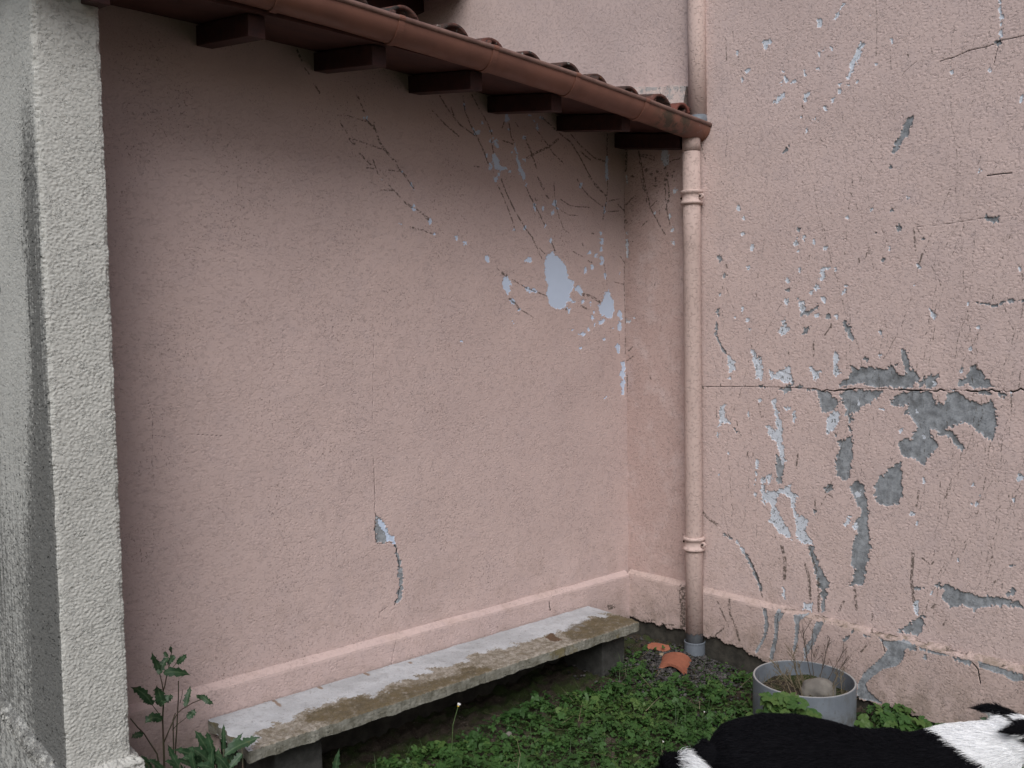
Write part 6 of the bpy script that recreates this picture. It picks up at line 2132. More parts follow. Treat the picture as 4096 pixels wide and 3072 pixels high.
D .0011 1.305 1.551 1.307 1.568
D .0008 1.307 1.568 1.302 1.590
D .0009 1.297 1.619 1.293 1.632
D .0015 1.293 1.632 1.290 1.660
D .0013 1.290 1.660 1.287 1.683
D .0010 1.264 1.764 1.256 1.785
D .0011 1.256 1.785 1.253 1.805
D .0011 1.253 1.805 1.244 1.829
D .0009 1.244 1.829 1.237 1.858
D .0010 1.229 1.882 1.225 1.898
D .0014 1.225 1.898 1.216 1.929
D .0012 1.202 2.007 1.196 2.019
D .0015 1.178 2.088 1.179 2.108
D .0010 1.179 2.125 1.177 2.138
D .0007 1.178 2.189 1.177 2.214
D .0008 1.177 2.237 1.175 2.252
D .0011 1.174 2.273 1.172 2.286
D .0012 1.172 2.286 1.170 2.301
D .0013 1.170 2.301 1.170 2.317
D .0010 1.170 2.317 1.163 2.336
D .0009 1.163 2.336 1.156 2.365
D .0010 1.156 2.365 1.148 2.380
D .0009 1.138 2.415 1.128 2.447
D .0014 1.121 2.477 1.119 2.490
D .0011 1.111 2.517 1.104 2.537
W 0 1.108 2.537 1.106 2.544 1.101 2.543 1.100 2.537 1.102 2.527 1.106 2.528
D .0008 1.097 2.554 1.095 2.581
D .0008 1.095 2.581 1.094 2.609
D .0015 1.082 2.675 1.077 2.703''',
'PA': '''K .0027 2.966 0.283 2.969 0.259 2.973 0.238
K .0005 2.989 0.319 2.991 0.281
K .0008 2.077 0.305 2.057 0.245 2.049 0.204
K .0006 2.124 0.370 2.162 0.369 2.228 0.360
D .0031 2.066 0.340 2.148 0.332
D .0019 2.142 0.349 2.227 0.349
D .0022 2.832 0.346 2.871 0.349 2.897 0.349
D 0 3.430 0.152 3.412 0.150 3.385 0.152 3.368 0.164 3.354 0.174 3.360 0.183 3.391 0.179 3.427 0.172 3.439 0.159''',
'PC': '''D .0044 2.626 0.287 2.590 0.225 2.563 0.178
D .0056 2.558 0.309 2.553 0.241 2.522 0.187 2.496 0.110
D .0039 2.646 0.111 2.590 0.164
D .0084 1.953 0.340 1.906 0.342 1.868 0.340
D .0097 1.850 0.328 1.782 0.336 1.749 0.334
D .0051 1.667 0.333 1.626 0.330
D .0064 1.542 0.327 1.509 0.332 1.473 0.329
D .0028 2.271 0.324 2.175 0.338
D .0028 2.128 0.327 2.052 0.334
D .0037 2.370 0.353 2.303 0.349
D .0038 1.892 0.229 1.864 0.270
G 0 2.378 0.311 2.353 0.309 2.341 0.231 2.362 0.166 2.404 0.088 2.417 0.092 2.370 0.179 2.362 0.255
G 0 2.295 0.322 2.262 0.307 2.287 0.265 2.295 0.183 2.320 0.081 2.337 0.073 2.328 0.138 2.312 0.194 2.312 0.282
G 0 2.214 0.311 2.143 0.335 2.183 0.290 2.190 0.202 2.206 0.147 2.218 0.152 2.206 0.220 2.206 0.277
G 0 2.105 0.308 2.063 0.318 2.090 0.255 2.112 0.207 2.135 0.166 2.159 0.117 2.163 0.173 2.128 0.225
G 0 1.978 0.262 1.945 0.291 1.942 0.278 1.970 0.250
G 0 1.816 0.309 1.775 0.306 1.709 0.323 1.657 0.313 1.657 0.294 1.702 0.292 1.708 0.251 1.735 0.211 1.795 0.181 1.835 0.143 1.870 0.100 1.863 0.074 1.835 0.056 1.794 0.035 1.912 0.026 1.905 0.089 1.877 0.145 1.808 0.224 1.775 0.266 1.802 0.293
G 0 1.648 0.312 1.563 0.309 1.526 0.309 1.551 0.300 1.644 0.301
G 0 1.517 0.308 1.443 0.309 1.449 0.289 1.508 0.298
G 0 1.420 0.315 1.329 0.310 1.291 0.308 1.257 0.309 1.257 0.288 1.290 0.273 1.329 0.288 1.414 0.292
G 0 1.885 0.309 1.850 0.304 1.878 0.295
G 0 1.613 0.277 1.618 0.271 1.623 0.268 1.628 0.269 1.632 0.274 1.629 0.281 1.625 0.288 1.618 0.287 1.616 0.282
G 0 1.925 0.303 1.929 0.299 1.935 0.297 1.938 0.301 1.937 0.307 1.935 0.312 1.931 0.314 1.925 0.314 1.923 0.309
K .0021 1.440 0.304 1.420 0.285 1.410 0.232
K .0014 2.295 0.300 2.303 0.232
K .0016 1.802 0.299 1.788 0.256
D 0 2.861 0.319 2.820 0.321 2.820 0.099 2.853 0.097
D 0 2.891 0.104 2.912 0.096 2.938 0.091 2.963 0.088 2.963 0.093 2.944 0.101 2.915 0.108 2.889 0.113 2.866 0.114
D 0 3.021 0.099 3.044 0.091 3.069 0.087 3.098 0.082 3.083 0.090 3.075 0.096 3.049 0.103 3.025 0.107 3.006 0.107''',
}
BENCH_BROWN = [(1.49, 2.924), (1.531, 2.989), (1.59, 2.996), (1.629, 2.983), (1.682, 2.993), (1.739, 3.007), (1.772, 2.976), (1.77, 2.97), (1.838, 2.955), (1.906, 2.983), (1.977, 2.961), (2.054, 2.946), (2.144, 2.914), (2.195, 2.92), (2.226, 2.974), (2.296, 2.944), (2.322, 2.883), (2.327, 2.843), (2.35, 2.84), (2.0, 2.83), (1.6, 2.83)]
BENCH_BROWN2 = [(2.867, 2.994), (2.949, 3.031), (3.092, 3.04), (3.188, 3.022), (3.254, 2.959), (3.235, 2.853), (3.3, 2.84), (2.9, 2.83), (2.801, 2.88), (2.815, 2.932)]
BENCH_ROUGH = [(1.251, 2.843), (1.331, 2.966), (1.369, 2.983), (1.454, 2.968), (1.504, 3.004), (1.599, 3.012), (1.659, 3.036), (1.698, 3.02), (1.745, 3.017), (1.779, 2.986), (1.775, 2.978), (1.845, 2.966), (1.927, 3.008), (1.966, 3.009), (2.031, 3.007), (2.108, 3.009), (2.143, 3.038), (2.173, 3.016), (2.228, 3.007), (2.266, 3.007), (2.357, 3.038), (2.445, 3.034), (2.516, 3.007), (2.575, 3.012), (2.668, 3.007), (2.712, 3.009), (2.863, 2.998), (2.922, 2.964), (3.105, 3.052), (3.3, 3.0), (3.3, 2.82), (1.2, 2.82)]
BENCH_SPOT = [(2.744, 2.988), (2.802, 3.016), (2.814, 3.005), (2.794, 2.972), (2.784, 2.912), (2.75, 2.92), (2.735, 2.94)]
BENCH_RUST = [[(1.507, 3.225), (1.503, 3.162)], [(1.702, 3.226), (1.697, 3.153)], [(1.908, 3.232), (1.909, 3.149)], [(1.698, 3.223), (1.694, 3.157)], [(2.111, 3.154), (2.113, 3.137)], [(1.503, 3.162), (1.501, 3.113)]]
STEMS = [(0.00202, [(1.04, 3.05, 0.147), (1.041, 3.05, 0.19), (1.041, 3.05, 0.258), (1.041, 3.05, 0.316), (1.046, 3.05, 0.366), (1.047, 3.05, 0.412)]), (0.00101, [(1.047, 3.05, 0.412), (1.044, 3.05, 0.44), (1.038, 3.05, 0.471), (1.035, 3.05, 0.491)]), (0.00113, [(1.047, 3.05, 0.412), (1.054, 3.05, 0.431), (1.061, 3.05, 0.465), (1.07, 3.05, 0.493), (1.079, 3.05, 0.534), (1.077, 3.05, 0.559)]), (0.00151, [(1.021, 3.04, 0.157), (1.015, 3.04, 0.207), (0.996, 3.04, 0.246), (0.975, 3.04, 0.29), (0.955, 3.04, 0.318), (0.934, 3.04, 0.353)]), (0.00088, [(1.044, 3.06, 0.311), (1.033, 3.06, 0.334), (1.013, 3.06, 0.369), (1.008, 3.06, 0.379)]), (0.00126, [(1.036, 3.03, 0.245), (1.054, 3.03, 0.28), (1.071, 3.03, 0.31), (1.085, 3.03, 0.331), (1.105, 3.03, 0.341), (1.138, 3.03, 0.351), (1.165, 3.03, 0.354), (1.179, 3.03, 0.353)]), (0.00151, [(1.088, 3.08, 0.12), (1.091, 3.08, 0.191), (1.097, 3.08, 0.245), (1.103, 3.08, 0.313), (1.108, 3.08, 0.364), (1.11, 3.08, 0.421)]), (0.00151, [(1.079, 3.07, 0.126), (1.081, 3.07, 0.198), (1.083, 3.07, 0.294), (1.092, 3.07, 0.316)]), (0.00076, [(1.072, 3.05, 0.268), (1.088, 3.05, 0.282), (1.11, 3.05, 0.292), (1.124, 3.05, 0.299)]), (0.00076, [(1.069, 3.05, 0.474), (1.085, 3.05, 0.486), (1.099, 3.05, 0.501), (1.108, 3.05, 0.516)]), (0.00063, [(1.102, 3.05, 0.355), (1.109, 3.05, 0.378), (1.113, 3.05, 0.399)])]
TLEAVES = [(0.018, [(1.032, 3.04, 0.489), (1.024, 3.04, 0.518), (1.008, 3.04, 0.559)]), (0.018, [(1.028, 3.03, 0.479), (1.047, 3.03, 0.512), (1.076, 3.03, 0.526)]), (0.0218, [(1.04, 3.02, 0.482), (1.082, 3.02, 0.488), (1.138, 3.02, 0.454)]), (0.0154, [(1.094, 3.05, 0.495), (1.105, 3.05, 0.508), (1.113, 3.05, 0.528)]), (0.0244, [(1.002, 3.03, 0.382), (0.985, 3.03, 0.43), (0.934, 3.03, 0.463)]), (0.0256, [(1.033, 3.02, 0.379), (1.027, 3.02, 0.421), (1.022, 3.02, 0.453)]), (0.018, [(1.043, 3.04, 0.378), (1.057, 3.04, 0.39), (1.07, 3.04, 0.392)]), (0.0244, [(1.032, 3.03, 0.323), (0.992, 3.03, 0.358), (0.964, 3.03, 0.337)]), (0.0154, [(1.168, 3.03, 0.37), (1.187, 3.03, 0.348), (1.205, 3.03, 0.336)]), (0.0154, [(1.114, 3.04, 0.341), (1.131, 3.04, 0.369), (1.141, 3.04, 0.403)]), (0.0192, [(1.12, 3.04, 0.301), (1.14, 3.04, 0.303), (1.15, 3.04, 0.32)]), (0.0154, [(1.088, 3.04, 0.523), (1.078, 3.04, 0.518), (1.066, 3.04, 0.496)]), (0.0154, [(0.969, 3.03, 0.293), (0.949, 3.03, 0.304), (0.934, 3.03, 0.298)]), (0.0115, [(1.184, 3.05, 0.346), (1.168, 3.05, 0.356), (1.157, 3.05, 0.365)]), (0.0231, [(1.024, 3.03, 0.376), (1.017, 3.03, 0.394), (1.059, 3.03, 0.409)]), (0.0103, [(1.077, 3.05, 0.537), (1.076, 3.05, 0.551), (1.077, 3.05, 0.564)]), (0.0103, [(1.066, 3.05, 0.524), (1.065, 3.05, 0.535), (1.061, 3.05, 0.541)])]
CLUMP = [(0.0297, [(1.166, 2.9, 0.183), (1.12, 2.9, 0.262), (1.093, 2.9, 0.31)]), (0.0149, [(1.181, 2.88, 0.226), (1.178, 2.88, 0.272), (1.183, 2.88, 0.313)]), (0.0223, [(1.169, 2.86, 0.215), (1.206, 2.86, 0.249), (1.24, 2.86, 0.27)]), (0.0372, [(1.158, 2.83, 0.251), (1.22, 2.83, 0.255), (1.284, 2.83, 0.249)]), (0.0248, [(1.209, 2.8, 0.25), (1.189, 2.8, 0.219), (1.161, 2.8, 0.191)]), (0.0273, [(1.139, 2.92, 0.188), (1.082, 2.92, 0.238), (1.026, 2.92, 0.26)]), (0.0248, [(1.118, 2.9, 0.191), (1.082, 2.9, 0.229), (1.046, 2.9, 0.233)]), (0.0273, [(1.15, 2.88, 0.188), (1.099, 2.88, 0.252), (1.058, 2.88, 0.271)]), (0.0273, [(1.155, 2.86, 0.204), (1.121, 2.86, 0.276), (1.117, 2.86, 0.314)]), (0.0223, [(1.137, 2.85, 0.197), (1.099, 2.85, 0.221), (1.072, 2.85, 0.213)]), (0.0198, [(1.099, 2.92, 0.19), (1.063, 2.92, 0.218), (1.032, 2.92, 0.22)]), (0.0198, [(1.073, 2.95, 0.177), (1.033, 2.95, 0.212), (1.007, 2.95, 0.215)]), (0.0198, [(1.013, 2.97, 0.19), (0.984, 2.97, 0.221), (0.959, 2.97, 0.227)]), (0.0198, [(0.975, 2.97, 0.203), (0.952, 2.97, 0.237), (0.935, 2.97, 0.25)]), (0.0223, [(1.173, 2.84, 0.194), (1.188, 2.84, 0.229), (1.213, 2.84, 0.237)]), (0.0223, [(1.173, 2.82, 0.191), (1.15, 2.82, 0.23), (1.119, 2.82, 0.251)]), (0.0198, [(1.04, 2.9, 0.217), (1.016, 2.9, 0.251), (1.002, 2.9, 0.292)]), (0.0248, [(1.128, 2.86, 0.189), (1.124, 2.86, 0.23), (1.139, 2.86, 0.265)]), (0.0223, [(1.155, 2.83, 0.188), (1.138, 2.83, 0.225), (1.142, 2.83, 0.261)]), (0.0198, [(0.957, 2.95, 0.221), (0.935, 2.95, 0.244), (0.92, 2.95, 0.244)]), (0.0223, [(1.084, 2.88, 0.199), (1.067, 2.88, 0.236), (1.076, 2.88, 0.27)])]
AY, CX = 3.226, 3.577           # wall planes: low wall (y), tall house wall (x)
PA, PC = 3.196, 3.547           # plinth faces

def zl(x):                      # height of the gutter lip: the old eave sags towards the corner
    xs = [0.4, 1.25, 1.604, 1.92, 2.234, 2.68, 3.11, 3.57, 4.0]; zs = [2.735, 2.722, 2.711, 2.695, 2.679, 2.652, 2.615, 2.570, 2.545]
    return float(np.interp(x, xs, zs))
def zr(x):                      # underside of the rafters where they leave the wall
    return float(np.interp(x, [0.4, 1.32, 1.79, 2.24, 2.68, 3.12, 3.55], [2.655, 2.648, 2.639, 2.625, 2.605, 2.580, 2.545]))
PITCH_R = 0.18

def grid_faces(nz, nu, flip=False):
    i = np.arange(nz-1)[:, None]*nu + np.arange(nu-1)[None, :]
    q = np.stack([i, i+1, i+nu+1, i+nu], -1).reshape(-1, 4)
    return q[:, ::-1] if flip else q

def wall_grid(us, zs, place, key, amp, mottled, depth=0.0022, flip=False, fade=None):
    U, Zz = np.meshgrid(us, zs)
    L = sdf_layers(MARKS[key], us, zs) if key else {k: np.full(U.shape, -0.03) for k in 'WGDK'}
    rag = sample(T_rag, U, Zz)*0.0024 + sample(T_rag2, U, Zz)*0.0030*(1.0 if mottled else 0.75)
    for k in 'WG': L[k] = L[k] + rag
    peel = np.maximum(smoothstep(-0.001, 0.002, L['W']), smoothstep(-0.001, 0.002, L['G']))
    h = stucco(U, Zz)*amp
    if fade is not None: h = h*fade(U, Zz)
    h = h*(1-peel*(0.62 if mottled else 0.96)) - depth*peel*(0.6+0.4*smoothstep(-0.001, 0.002, L['G']))
    h = h + sample(T_big, U, Zz)*0.0012 - 0.006*smoothstep(-0.0005, 0.0012, L['K'])
    V = place(U, Zz, h)
    return V.reshape(-1, 3), grid_faces(len(zs), len(us), flip), {k: v for k, v in L.items()}

# ------------------------------------------------------------------ tall house: wall with the peeling paint, plinth, eave
house = empty('tall_house', (CX, 2.0, 0), 'tall pink roughcast house, its wall peeling in grey patches down to a chipped plinth', 'house')
us = np.concatenate([np.arange(-3.0, 0.85, 0.06), np.arange(0.85, 3.26, DS), np.arange(3.26, 5.4, 0.006), np.arange(5.4, 8.0, 0.06)])
zs = np.concatenate([np.arange(0.27, 3.25, DS), np.arange(3.25, 3.76, 0.005), np.arange(3.76, 4.4, 0.03)])
def bubble(U, Zz): return np.where((U < 0.8) | (U > 5.3), 0.0, 1.0)
V, Q, A = wall_grid(us, zs, lambda U, Z, h: np.stack([CX - h, U, Z], -1), 'C', 0.0016, True, depth=0.0036, flip=True, fade=bubble)
link('wall', np_mesh('wall', V, Q, None, A), M_pinkC, house)
mb = MB(); mb.box((CX+0.008, -3.0, -0.3), (CX+0.30, 8.0, 4.38)); mb.build('wall_core', M_found, house)

def plinth_mesh(us, place, key, ztop, zbot, flip, proud=0.030):
    """bevelled top, roughcast face, broken lower edge"""
    zs = np.concatenate([np.arange(-0.10, ztop-0.0005, DS), np.linspace(ztop, ztop+0.022, 9), [ztop+0.030]])
    U, Zz = np.meshgrid(us, zs)
    L = sdf_layers(MARKS[key], us, zs)
    rag = sample(T_rag, U, Zz)*0.0016
    for k in 'WG': L[k] = L[k] + rag
    zb = zbot(us)[None, :] + 0.005*sample(T_mid, us, us*0+0.4)[None, :] + 0.0022*sample(T_rag, us, us*0+0.9)[None, :]
    low = Zz < zb
    bev = np.clip((Zz-ztop)/0.022, 0, 1)
    peel = np.maximum(smoothstep(-0.001, 0.002, L['W']), smoothstep(-0.001, 0.002, L['G']))
    h = stucco(U+0.31, Zz+0.17)*0.0017*(1-0.7*peel)*(1-bev)*(Zz < ztop-0.004) - 0.003*peel - 0.006*smoothstep(-0.0005, 0.0012, L['K'])
    hole = smoothstep(0.0, 0.004, L['D'])*(bev > 0.02)
    h = h - 0.010*hole
    off = proud*(1-bev) - 0.004*(bev >= 1)
    off = np.where(low, 0.002, off+h)
    Zp = np.where(low, np.maximum(Zz, -0.10), Zz) - 0.004*hole
    V = place(U, Zp, off)
    return np_mesh('plinth', V.reshape(-1, 3), grid_faces(len(zs), len(us), flip), None, L)

us = np.concatenate([np.arange(-3.0, 0.85, 0.06), np.arange(0.85, AY-0.02, DS)])
zbC = lambda u: np.interp(u, [-3, 1.2, 1.585, 1.91, 2.10, 2.37, 2.471, 2.642, 2.71, 2.95, 3.2], [0.0, 0.01, 0.022, 0.023, 0.035, 0.06, 0.087, 0.102, 0.101, 0.086, 0.071])
link('plinth', plinth_mesh(us, lambda U, Z, h: np.stack([CX - h, U, Z], -1), 'PC', 0.314, zbC, True), M_plinth, house)
mb = MB(); mb.box((CX-0.016, -3.0, -0.35), (CX+0.006, AY, 0.16))
mb.build('foundation', M_found, house)
# eave of its rear part, seen past the tiles
mb = MB(); mb.box8([(2.95, 4.42, 3.74), (CX, 4.42, 3.83), (CX, 8, 3.83), (2.95, 8, 3.74), (2.95, 4.42, 3.765), (CX, 4.42, 3.855), (CX, 8, 3.855), (2.95, 8, 3.765)])
mb.build('soffit', M_soffit, house)
for y in (4.58, 5.02, 5.50, 6.0, 6.5):
    mb = MB(); mb.box8([(3.02, y-0.04, 3.66), (CX, y-0.04, 3.725), (CX, y+0.04, 3.725), (3.02, y+0.04, 3.66), (3.02, y-0.04, 3.748), (CX, y-0.04, 3.828), (CX, y+0.04, 3.828), (3.02, y+0.04, 3.748)])
    mb.build('rafter', M_wood, house)

# ------------------------------------------------------------------ lean-to: low wall, plinth, rafters, boards, tiles
lean = empty('lean_to', (2.2, AY, 0), 'low pink lean-to wall under a tiled eave, a jagged crack above the bench', 'lean-to')
us = np.arange(0.80, CX+0.002, DS); zs = np.arange(0.27, 2.84, DS)
def soft(U, Zz): return 0.55 + 0.45*smoothstep(2.5, 1.4, Zz) + 0.15*sample(T_mid, U, Zz)
V, Q, A = wall_grid(us, zs, lambda U, Z, h: np.stack([U, AY - h, Z], -1), 'A', 0.0013, False, depth=0.0026, fade=soft)
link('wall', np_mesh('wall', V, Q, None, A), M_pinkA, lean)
mb = MB(); mb.box((0.72, AY+0.008, -0.3), (CX+0.008, AY+0.2, 2.84)); mb.build('wall_core', M_found, lean)
us = np.arange(0.80, CX-0.028, DS)
zbA = lambda u: np.interp(u, [1.29, 1.30, 3.17, 3.24], [-0.3, 0.146, 0.146, 0.07])
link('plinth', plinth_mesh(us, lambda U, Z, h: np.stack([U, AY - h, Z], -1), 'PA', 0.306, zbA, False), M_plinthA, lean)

mb = MB(); mb.box((1.27, AY-0.018, -0.35), (3.20, AY+0.006, 0.150)); mb.box((3.20, AY-0.017, -0.35), (CX-0.020, AY+0.006, 0.06)); mb.build('foundation', M_found, lean)  # long dark box puts the shade below the bench into the wall colour
RX = [0.86, 1.345, 1.812, 2.256, 2.688, 3.122, 3.538]
for x in RX:
    w = 0.030 if x < 3.5 else 0.036
    z0 = zr(x); y1, y0 = AY+0.02, 2.803
    zt = z0 - PITCH_R*(AY-y0)
    mb = MB(); mb.box8([(x-w, y0, zt), (x+w, y0, zt), (x+w, y1, z0), (x-w, y1, z0), (x-w, y0, zt+0.072), (x+w, y0, zt+0.072), (x+w, y1, z0+0.072), (x-w, y1, z0+0.072)])
    mb.build('rafter', M_wood, lean, bevel=DS)
# boards above the rafters (one sheet following the sag)
xs = np.linspace(0.64, CX-0.002, 40); mb = MB()
ys = [2.765, 2.88, 3.0, 3.12, AY+0.02]
V = []; F = []
for x in xs:
    for y in ys: V.append((x, y, zr(x)+0.0735 - PITCH_R*(AY-y)))
    for y in ys: V.append((x, y, zr(x)+0.0735+0.02 - PITCH_R*(AY-y)))
n = len(ys)
for i in range(len(xs)-1):
    for j in range(n-1):
        a = i*2*n+j; b = (i+1)*2*n+j
        F.append((a, b, b+1, a+1)); F.append((a+n, a+n+1, b+n+1, b+n))
    a = i*2*n; b = (i+1)*2*n
    F.append((a, a+n, b+n, b))
mb.add(V, F); mb.build('soffit', M_soffit, lean)

g = NG('old_clay_tile')
c = g.mix(g.step(g.noise(9, 5, 0.65), 0.35, 0.65), (0.115, 0.048, 0.038), (0.055, 0.034, 0.029))
c = g.mix(g.step(g.noise(26, 5, 0.7), 0.48, 0.62), c, (0.030, 0.027, 0.026))
c = g.mix(g.math('MULTIPLY', g.step(g.noise(38, 4, 0.7), 0.62, 0.67), 0.75), c, (0.30, 0.31, 0.29))
c = g.mix(g.math('MULTIPLY', g.step(g.noise(17, 4, 0.7), 0.66, 0.70), 0.8), c, (0.36, 0.18, 0.03))
M_tile = g.done(c, 0.85, g.bump(g.noise(90, 4), 0.002, 0.8), 0.25)
mb = MB()
mb.box8([(2.90, 4.40, 3.78), (6.5, 4.40, 4.55), (6.5, 8, 4.55), (2.90, 8, 3.78), (2.90, 4.40, 3.84), (6.5, 4.40, 4.61), (6.5, 8, 4.61), (2.90, 8, 3.84)])
mb.build('roof', M_tile, house)

def arc_tile(mb, x, y0, L, zc, r0, r1, up=True, th=0.013, jit=0.0, slope=PITCH_R, yaw=0.0):
    """a curved canal tile, closed at its rims; zc = crest (or trough) height at y0"""
    N = 12; secs = []
    for (t, r) in ((0.0, r0), (1.0, r1)):
        y = y0 + L*t; z = zc + L*slope*t; xx = x + yaw*L*t
        ring = []
        for rr in (r, r-th):
            for k in range(N+1):
                a = math.pi*(0.06 + 0.88*k/N)
                dz = rr*math.sin(a) - r
                ring.append((xx + rr*math.cos(a), y, z + (dz if up else -dz)))
        secs.append(ring)
    n = N+1; b = len(mb.v)
    mb.v += secs[0] + secs[1]
    m = 2*n
    for k in range(N):
        for o, fl in ((0, False), (n, True)):
            f = (b+o+k, b+o+k+1, b+m+o+k+1, b+m+o+k); mb.f.append(f if fl else f[::-1])
        for s_ in (0, m): mb.f.append((b+s_+k, b+s_+k+1, b+s_+n+k+1, b+s_+n+k))
    for k in (0, N): mb.f.append((b+k, b+n+k, b+m+n+k, b+m+k))
tcx = [1.87, 2.087, 2.285, 2.48, 2.674, 2.868, 3.067, 3.265, 3.479]; tcz = [2.767, 2.748, 2.738, 2.725, 2.712, 2.699, 2.681, 2.673, 2.652]
tiles = MB(); rr = random.Random(3)
xcols = [0.62, 0.83, 1.04, 1.25, 1.46, 1.665] + tcx
for i, x in enumerate(xcols):
    zc = float(np.interp(x, [0.6]+tcx, [2.80]+tcz))
    for c_ in range(9):
        y0 = 2.735 + 0.33*c_ + rr.uniform(-0.012, 0.012) - (0.02 if i % 3 == 1 and c_ == 0 else 0)
        arc_tile(tiles, x + rr.uniform(-0.006, 0.006), y0, 0.42, zc + 0.006 + PITCH_R*(y0-2.75) + rr.uniform(-0.004, 0.004), 0.074, 0.062, True, yaw=rr.uniform(-0.02, 0.02))
        if i < len(xcols)-1:
            xm = (x + xcols[i+1])/2
            arc_tile(tiles, xm, y0-0.01, 0.42, zc-0.085 + PITCH_R*(y0-2.76), 0.070, 0.080, False)
tiles.build('roof_tiles', M_tile, lean, smooth=True)
# a redder half tile slipped in at the end of the row
g = NG('red_clay_tile')
M_redtile = g.done(g.mix(g.step(g.noise(14, 4), 0.4, 0.7), (0.16, 0.052, 0.040), (0.10, 0.038, 0.030)), 0.8, g.bump(g.noise(120, 3), 0.001, 0.6), 0.3)
# mortar fillet where the tiles meet the tall wall
mb = MB(); yf = np.linspace(2.80, 5.6, 60); V = []; F = []
for i, y in enumerate(yf):
    zt = 2.776 + 0.185*(y-2.797) + 0.004*math.sin(y*31) ; j = 0.004*math.sin(y*47+1)
    V += [(CX+0.004, y, zt+0.004), (CX-0.028+j, y, zt-0.002), (CX-0.062+j, y, zt-0.135), (CX+0.004, y, zt-0.145)]
for i in range(len(yf)-1):
    a = i*4
    F += [(a, a+4, a+5, a+1), (a+1, a+5, a+6, a+2), (a+2, a+6, a+7, a+3)]
F.append((0, 1, 2, 3)); mb.add(V, F)
g = NG('flaking_mortar')
c = g.mix(g.step(g.noise(30, 5, 0.7), 0.46, 0.58), (0.55, 0.45, 0.42), (0.36, 0.34, 0.335))
c = g.mix(g.step(g.noise(75, 4, 0.7), 0.60, 0.66), c, (0.10, 0.085, 0.08))
c = g.mix(g.step(g.sep()[1], 2.803, 2.798), c, (0.09, 0.055, 0.045))
M_mortar = g.done(c, 0.9, g.bump(g.noise(120, 4, 0.65), 0.006, 1.0), 0.2)
mb.build('mortar_fillet', M_mortar, lean)

# ------------------------------------------------------------------ pale wall end on the left
pale = empty('side_wall', (0.79, AY, 0), 'off-white roughcast wall end at the left with grey streaks running down its side', 'wall')
def pale_material():
    g = NG('off_white_roughcast')
    base = (0.495, 0.493, 0.468)
    c = g.mix(g.step(g.noise(5, 4), 0.4, 0.7), base, tuple(x*0.92 for x in base))
    d = g.math('ADD', g.attr('dirt'), g.math('MULTIPLY', g.math('SUBTRACT', g.noise(75, 4, 0.72, 0.0, g.map((1, 0.35, 1))), 0.5), 2.2))
    c = g.mix(g.math('MULTIPLY', g.step(d, 0.25, 0.95, 0, 0.80), g.step(g.attr('dirt'), 0.0, 0.25)), c, (0.085, 0.085, 0.082))
    c = g.mix(g.math('MULTIPLY', g.step(g.noise(110, 3, 0.6, 0.0, g.map((1, 0.35, 1))), 0.60, 0.66), g.step(g.attr('dirt'), 0.05, 0.5)), c, (0.04, 0.04, 0.038))
    return g.done(c, 0.9, curl_bump(g, 0.0017, None, 0.35), 0.2)
M_pale = pale_material()
X0, X1, Y0 = 0.695, 0.881, 2.881
zs = np.concatenate([np.arange(-0.1, 2.74, DS)])
# one skin: side face (far -> corner) then front face (corner -> right) then return to the low wall
sA = np.concatenate([np.arange(-3.2, -0.9, 0.05), np.arange(-0.9, 0.0, DS)]); sB = np.arange(0.0, X1-X0, DS); sC = np.arange(X1-X0, X1-X0+0.36, 0.006)
S_ = np.concatenate([sA, sB, sC]); U, Zz = np.meshgrid(S_, zs)
h = (stucco(U+5.1, Zz*1.02)*0.0014 + sample(T_rag, U, Zz)*0.0004 + sample(T_fine, U, Zz)*0.0004)
h *= 0.75 + 0.35*smoothstep(2.4, 1.9, Zz)*(U > 0) + 0.25*smoothstep(0.9, 0.2, Zz)
rc = 0.006
X = np.where(U < 0, X0 - h, np.where(U < X1-X0, X0+U, X1 + h)); Y = np.where(U < 0, Y0-U, np.where(U < X1-X0, Y0 - h, Y0 + (U-(X1-X0))))
chip = 0.003 + 0.0013*np.clip(sample(T_mid, Zz, Zz*0+0.3)+0.5*sample(T_rag, Zz, Zz*0+0.8), -0.8, 2.5)
cr = smoothstep(0.016, 0.0, np.abs(U)); X = X + cr*chip; Y = Y + cr*chip
cr = smoothstep(0.016, 0.0, np.abs(U-(X1-X0))); X = X - cr*chip; Y = Y + cr*chip
dirt = np.zeros_like(U)
side = U < 0
streak = sample(T_streak, U, Zz)
dist = -U
cen = 0.10 + 0.05*smoothstep(1.6, 0.6, Zz); wid = 0.11 + 0.14*smoothstep(1.9, 0.5, Zz)
dirt += side*np.exp(-((dist-cen)/wid)**2)*(0.95*smoothstep(2.55, 2.0, Zz)+0.02)
dirt += side*(0.42*smoothstep(1.7, 0.5, Zz) + 0.05 + 0.10*streak*smoothstep(2.5, 1.8, Zz) + 0.30*smoothstep(0.35, 0.9, dist)*smoothstep(1.6, 0.9, Zz))
for (yy, zz, ry, rz) in ((3.52, 1.742, 0.035, 0.012), (3.46, 1.765, 0.03, 0.010), (3.57, 1.722, 0.03, 0.014)): dirt += side*2.2*np.exp(-((Y0-U-yy)/ry)**2-((Zz-zz+0.35*(Y0-U-yy))/rz)**2)
dirt += (~side)*(0.07*np.exp(-(U/0.02)**2)*smoothstep(2.5, 1.5, Zz))
V = np.stack([X, Y, Zz], -1)
link('roughcast', np_mesh('roughcast', V.reshape(-1, 3), grid_faces(len(zs), len(S_)), None, {'dirt': dirt}), M_pale, pale)
mb = MB(); mb.box((X0+0.012, Y0+0.012, -0.2), (X1-0.012, 6.0, 2.72)); mb.build('wall_core', M_found, pale)
